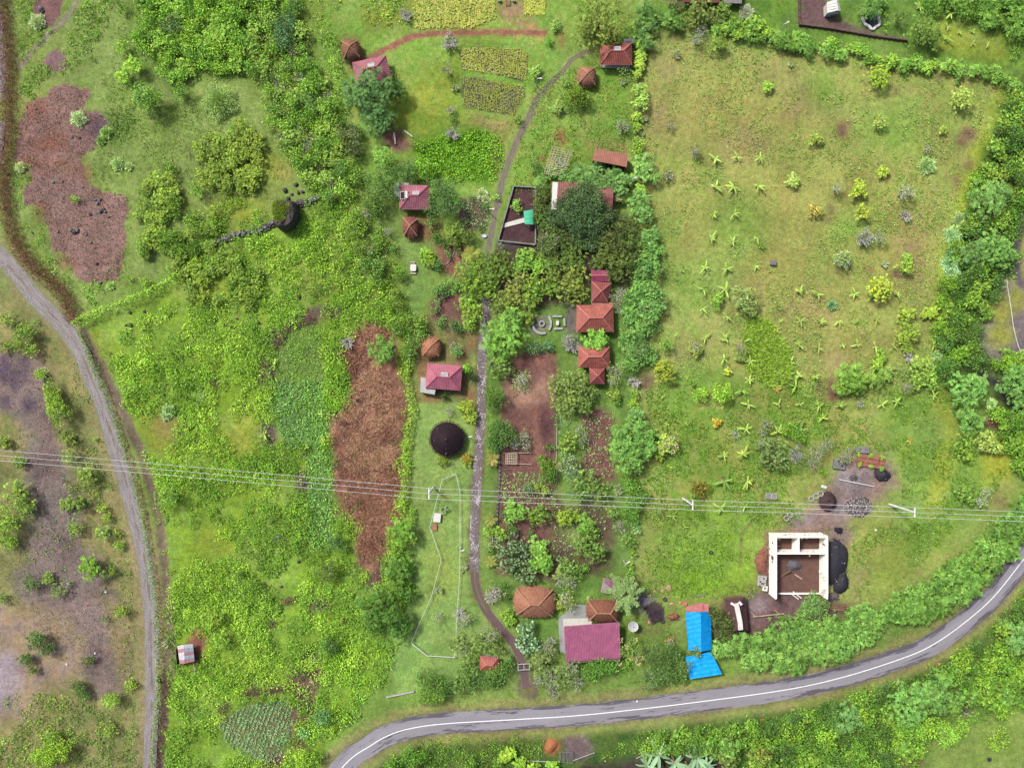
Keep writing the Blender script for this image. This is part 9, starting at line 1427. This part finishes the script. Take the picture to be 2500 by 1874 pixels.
rows('cabbages', VEG4, .35, 9.5, 6.5, [(142, 184, 128), (124, 172, 108), (156, 192, 140)], 164, "pale blue-green cabbages in slanting rows in the bottom vegetable patch", .5, .88)
# bananas
for a in [(1747, 456, 1), (1791, 456, 1.1), (1851, 454, 1), (1743, 522, .9), (1792, 522, 1), (1737, 581, 1.15), (1789, 590, .95), (1848, 581, .8), (1722, 653, 1), (1666, 662, .6), (1775, 656, 1.05), (1845, 649, .7), (1609, 658, .6), (1608, 709, .6), (1718, 707, 1), (1771, 707, 1.2), (1715, 753, .9), (1773, 771, 1), (1654, 815, .65), (1722, 824, .8), (1773, 826, .9), (1832, 827, .8), (1768, 876, 1),
          (1833, 879, 1), (1952, 712, 1), (1996, 717, .95), (2088, 717, .9), (1955, 783, 1), (2003, 785, 1), (2049, 782, .9), (1907, 784, .7), (1952, 843, .9), (1999, 849, 1), (2056, 842, .7), (1907, 841, .6), (1931, 885, .9), (1747, 387, 1.15), (1800, 383, 1), (1856, 384, 1), (2140, 780, 1), (2091, 786, .7), (2132, 722, .9), (2191, 720, .8), (2280, 840, 1), (2138, 845, 1), (2093, 842, .85), (2182, 846, .9), (2189, 784, .7), (1830, 927, 1),
          (1951, 918, 1), (1827, 987, 1), (1901, 986, .85), (1952, 987, .8), (1999, 990, 1), (2050, 990, 1), (1899, 1053, 1), (1821, 1047, 1.1), (1767, 1112, .9), (1818, 1237, .7), (1901, 913, .8), (1991, 918, .8), (2153, 987, .9), (2188, 981, .9), (2174, 898, .8), (2280, 965, .8), (2313, 65, .7), (2247, 15, .9), (2322, 33, 1.1), (2375, 78, .5), (2375, 105, .5), (2410, 107, .55), (2343, 80, .5), (670, 890, .7), (1865, 855, .6), (1674, 922, .5), (645, 1060, .9), (655, 975, .7), (785, 1010, .7), (785, 1070, .7), (750, 1090, .5),
          (1500, 1250 + 35, .5), (1630, 1034, .5), (1675, 1034, .5), (1672, 1285, .5)]: banana(*a)
for a in [(1812, 954, 1.05, (112, 182, 66)), (1943, 943, 1.2, (146, 206, 66)), (2008, 1020, .95, (176, 200, 60)), (1952, 1050, 1.35, (104, 160, 78)), (1815, 1109, 1.3, (184, 204, 84)), (1770, 1174, 1.45, (112, 166, 72)), (1824, 1174, 1.3, (186, 206, 84)), (1759, 1240, 1.2, (182, 206, 70)), (1642, 1260, .9, (140, 190, 76)), (2314, 93, .9, (150, 196, 84)), (1634, 1140, .6, (170, 200, 50)), (1620, 966, .5, (170, 204, 60)), (2223, 1075, .6, (204, 190, 76)), (1899, 952, .6, (214, 170, 84)), (1897, 810, .6, (206, 196, 92))]: banana(*a)
for i, (a, b, s) in enumerate([(1608, 1842, 2.5), (1648, 1862, 2.2), (1700, 1848, 2.5), (1680, 1872, 2.0), (1580, 1868, 2.1), (1722, 1868, 2.0)]): banana(a, b, s, (142, 178, 134), 9, None)
# cream blossoms
def blossoms(pts, c, label, z=1.9):
    for (px, py) in pts:
        r = np.random.default_rng(int(px*7+py)); n = 26; q = randdir(r, n, 0.0); x, y = P(px, py, z); V, F, K = leaves(q*.34, unit(q+randdir(r, n)*.6), unit(q+.01), r.uniform(.3, .5, n), r.uniform(.2, .32, n), np.array([C(c, 1.1)])*r.uniform(.85, 1.1, (n, 1)))
        o = tag(link(bpy.data.objects.new('flower_head', fastmesh('flower_head', V, F, M_leaf, K))), label[0], 'flower', label[1]); o.location = (x, y, z)
blossoms([(1553, 1562), (1562, 1581), (1530, 1577), (1540, 1605), (1551, 1608), (1565, 1605), (1574, 1605), (1557, 1617), (1583, 1606), (1515, 1561), (1512, 1617), (1557, 1594)], (232, 214, 160), ("cream blossom head on the shrub right of the purple metal roof", "cream blossoms beside the purple roof"), 3.2)
blossoms([(1636, 1072), (1622, 1080), (1651, 1088), (1642, 1102), (1615, 1091), (1630, 1088), (1641, 1070), (1649, 1083)], (234, 220, 176), ("cream blossom head on the yellow-green shrub beside the big hedge tree", "cream blossoms beside the big hedge tree"), 3.2)
grow()
settle()
print('stuff triangles', STOT[0], 'objects', len(bpy.data.objects))
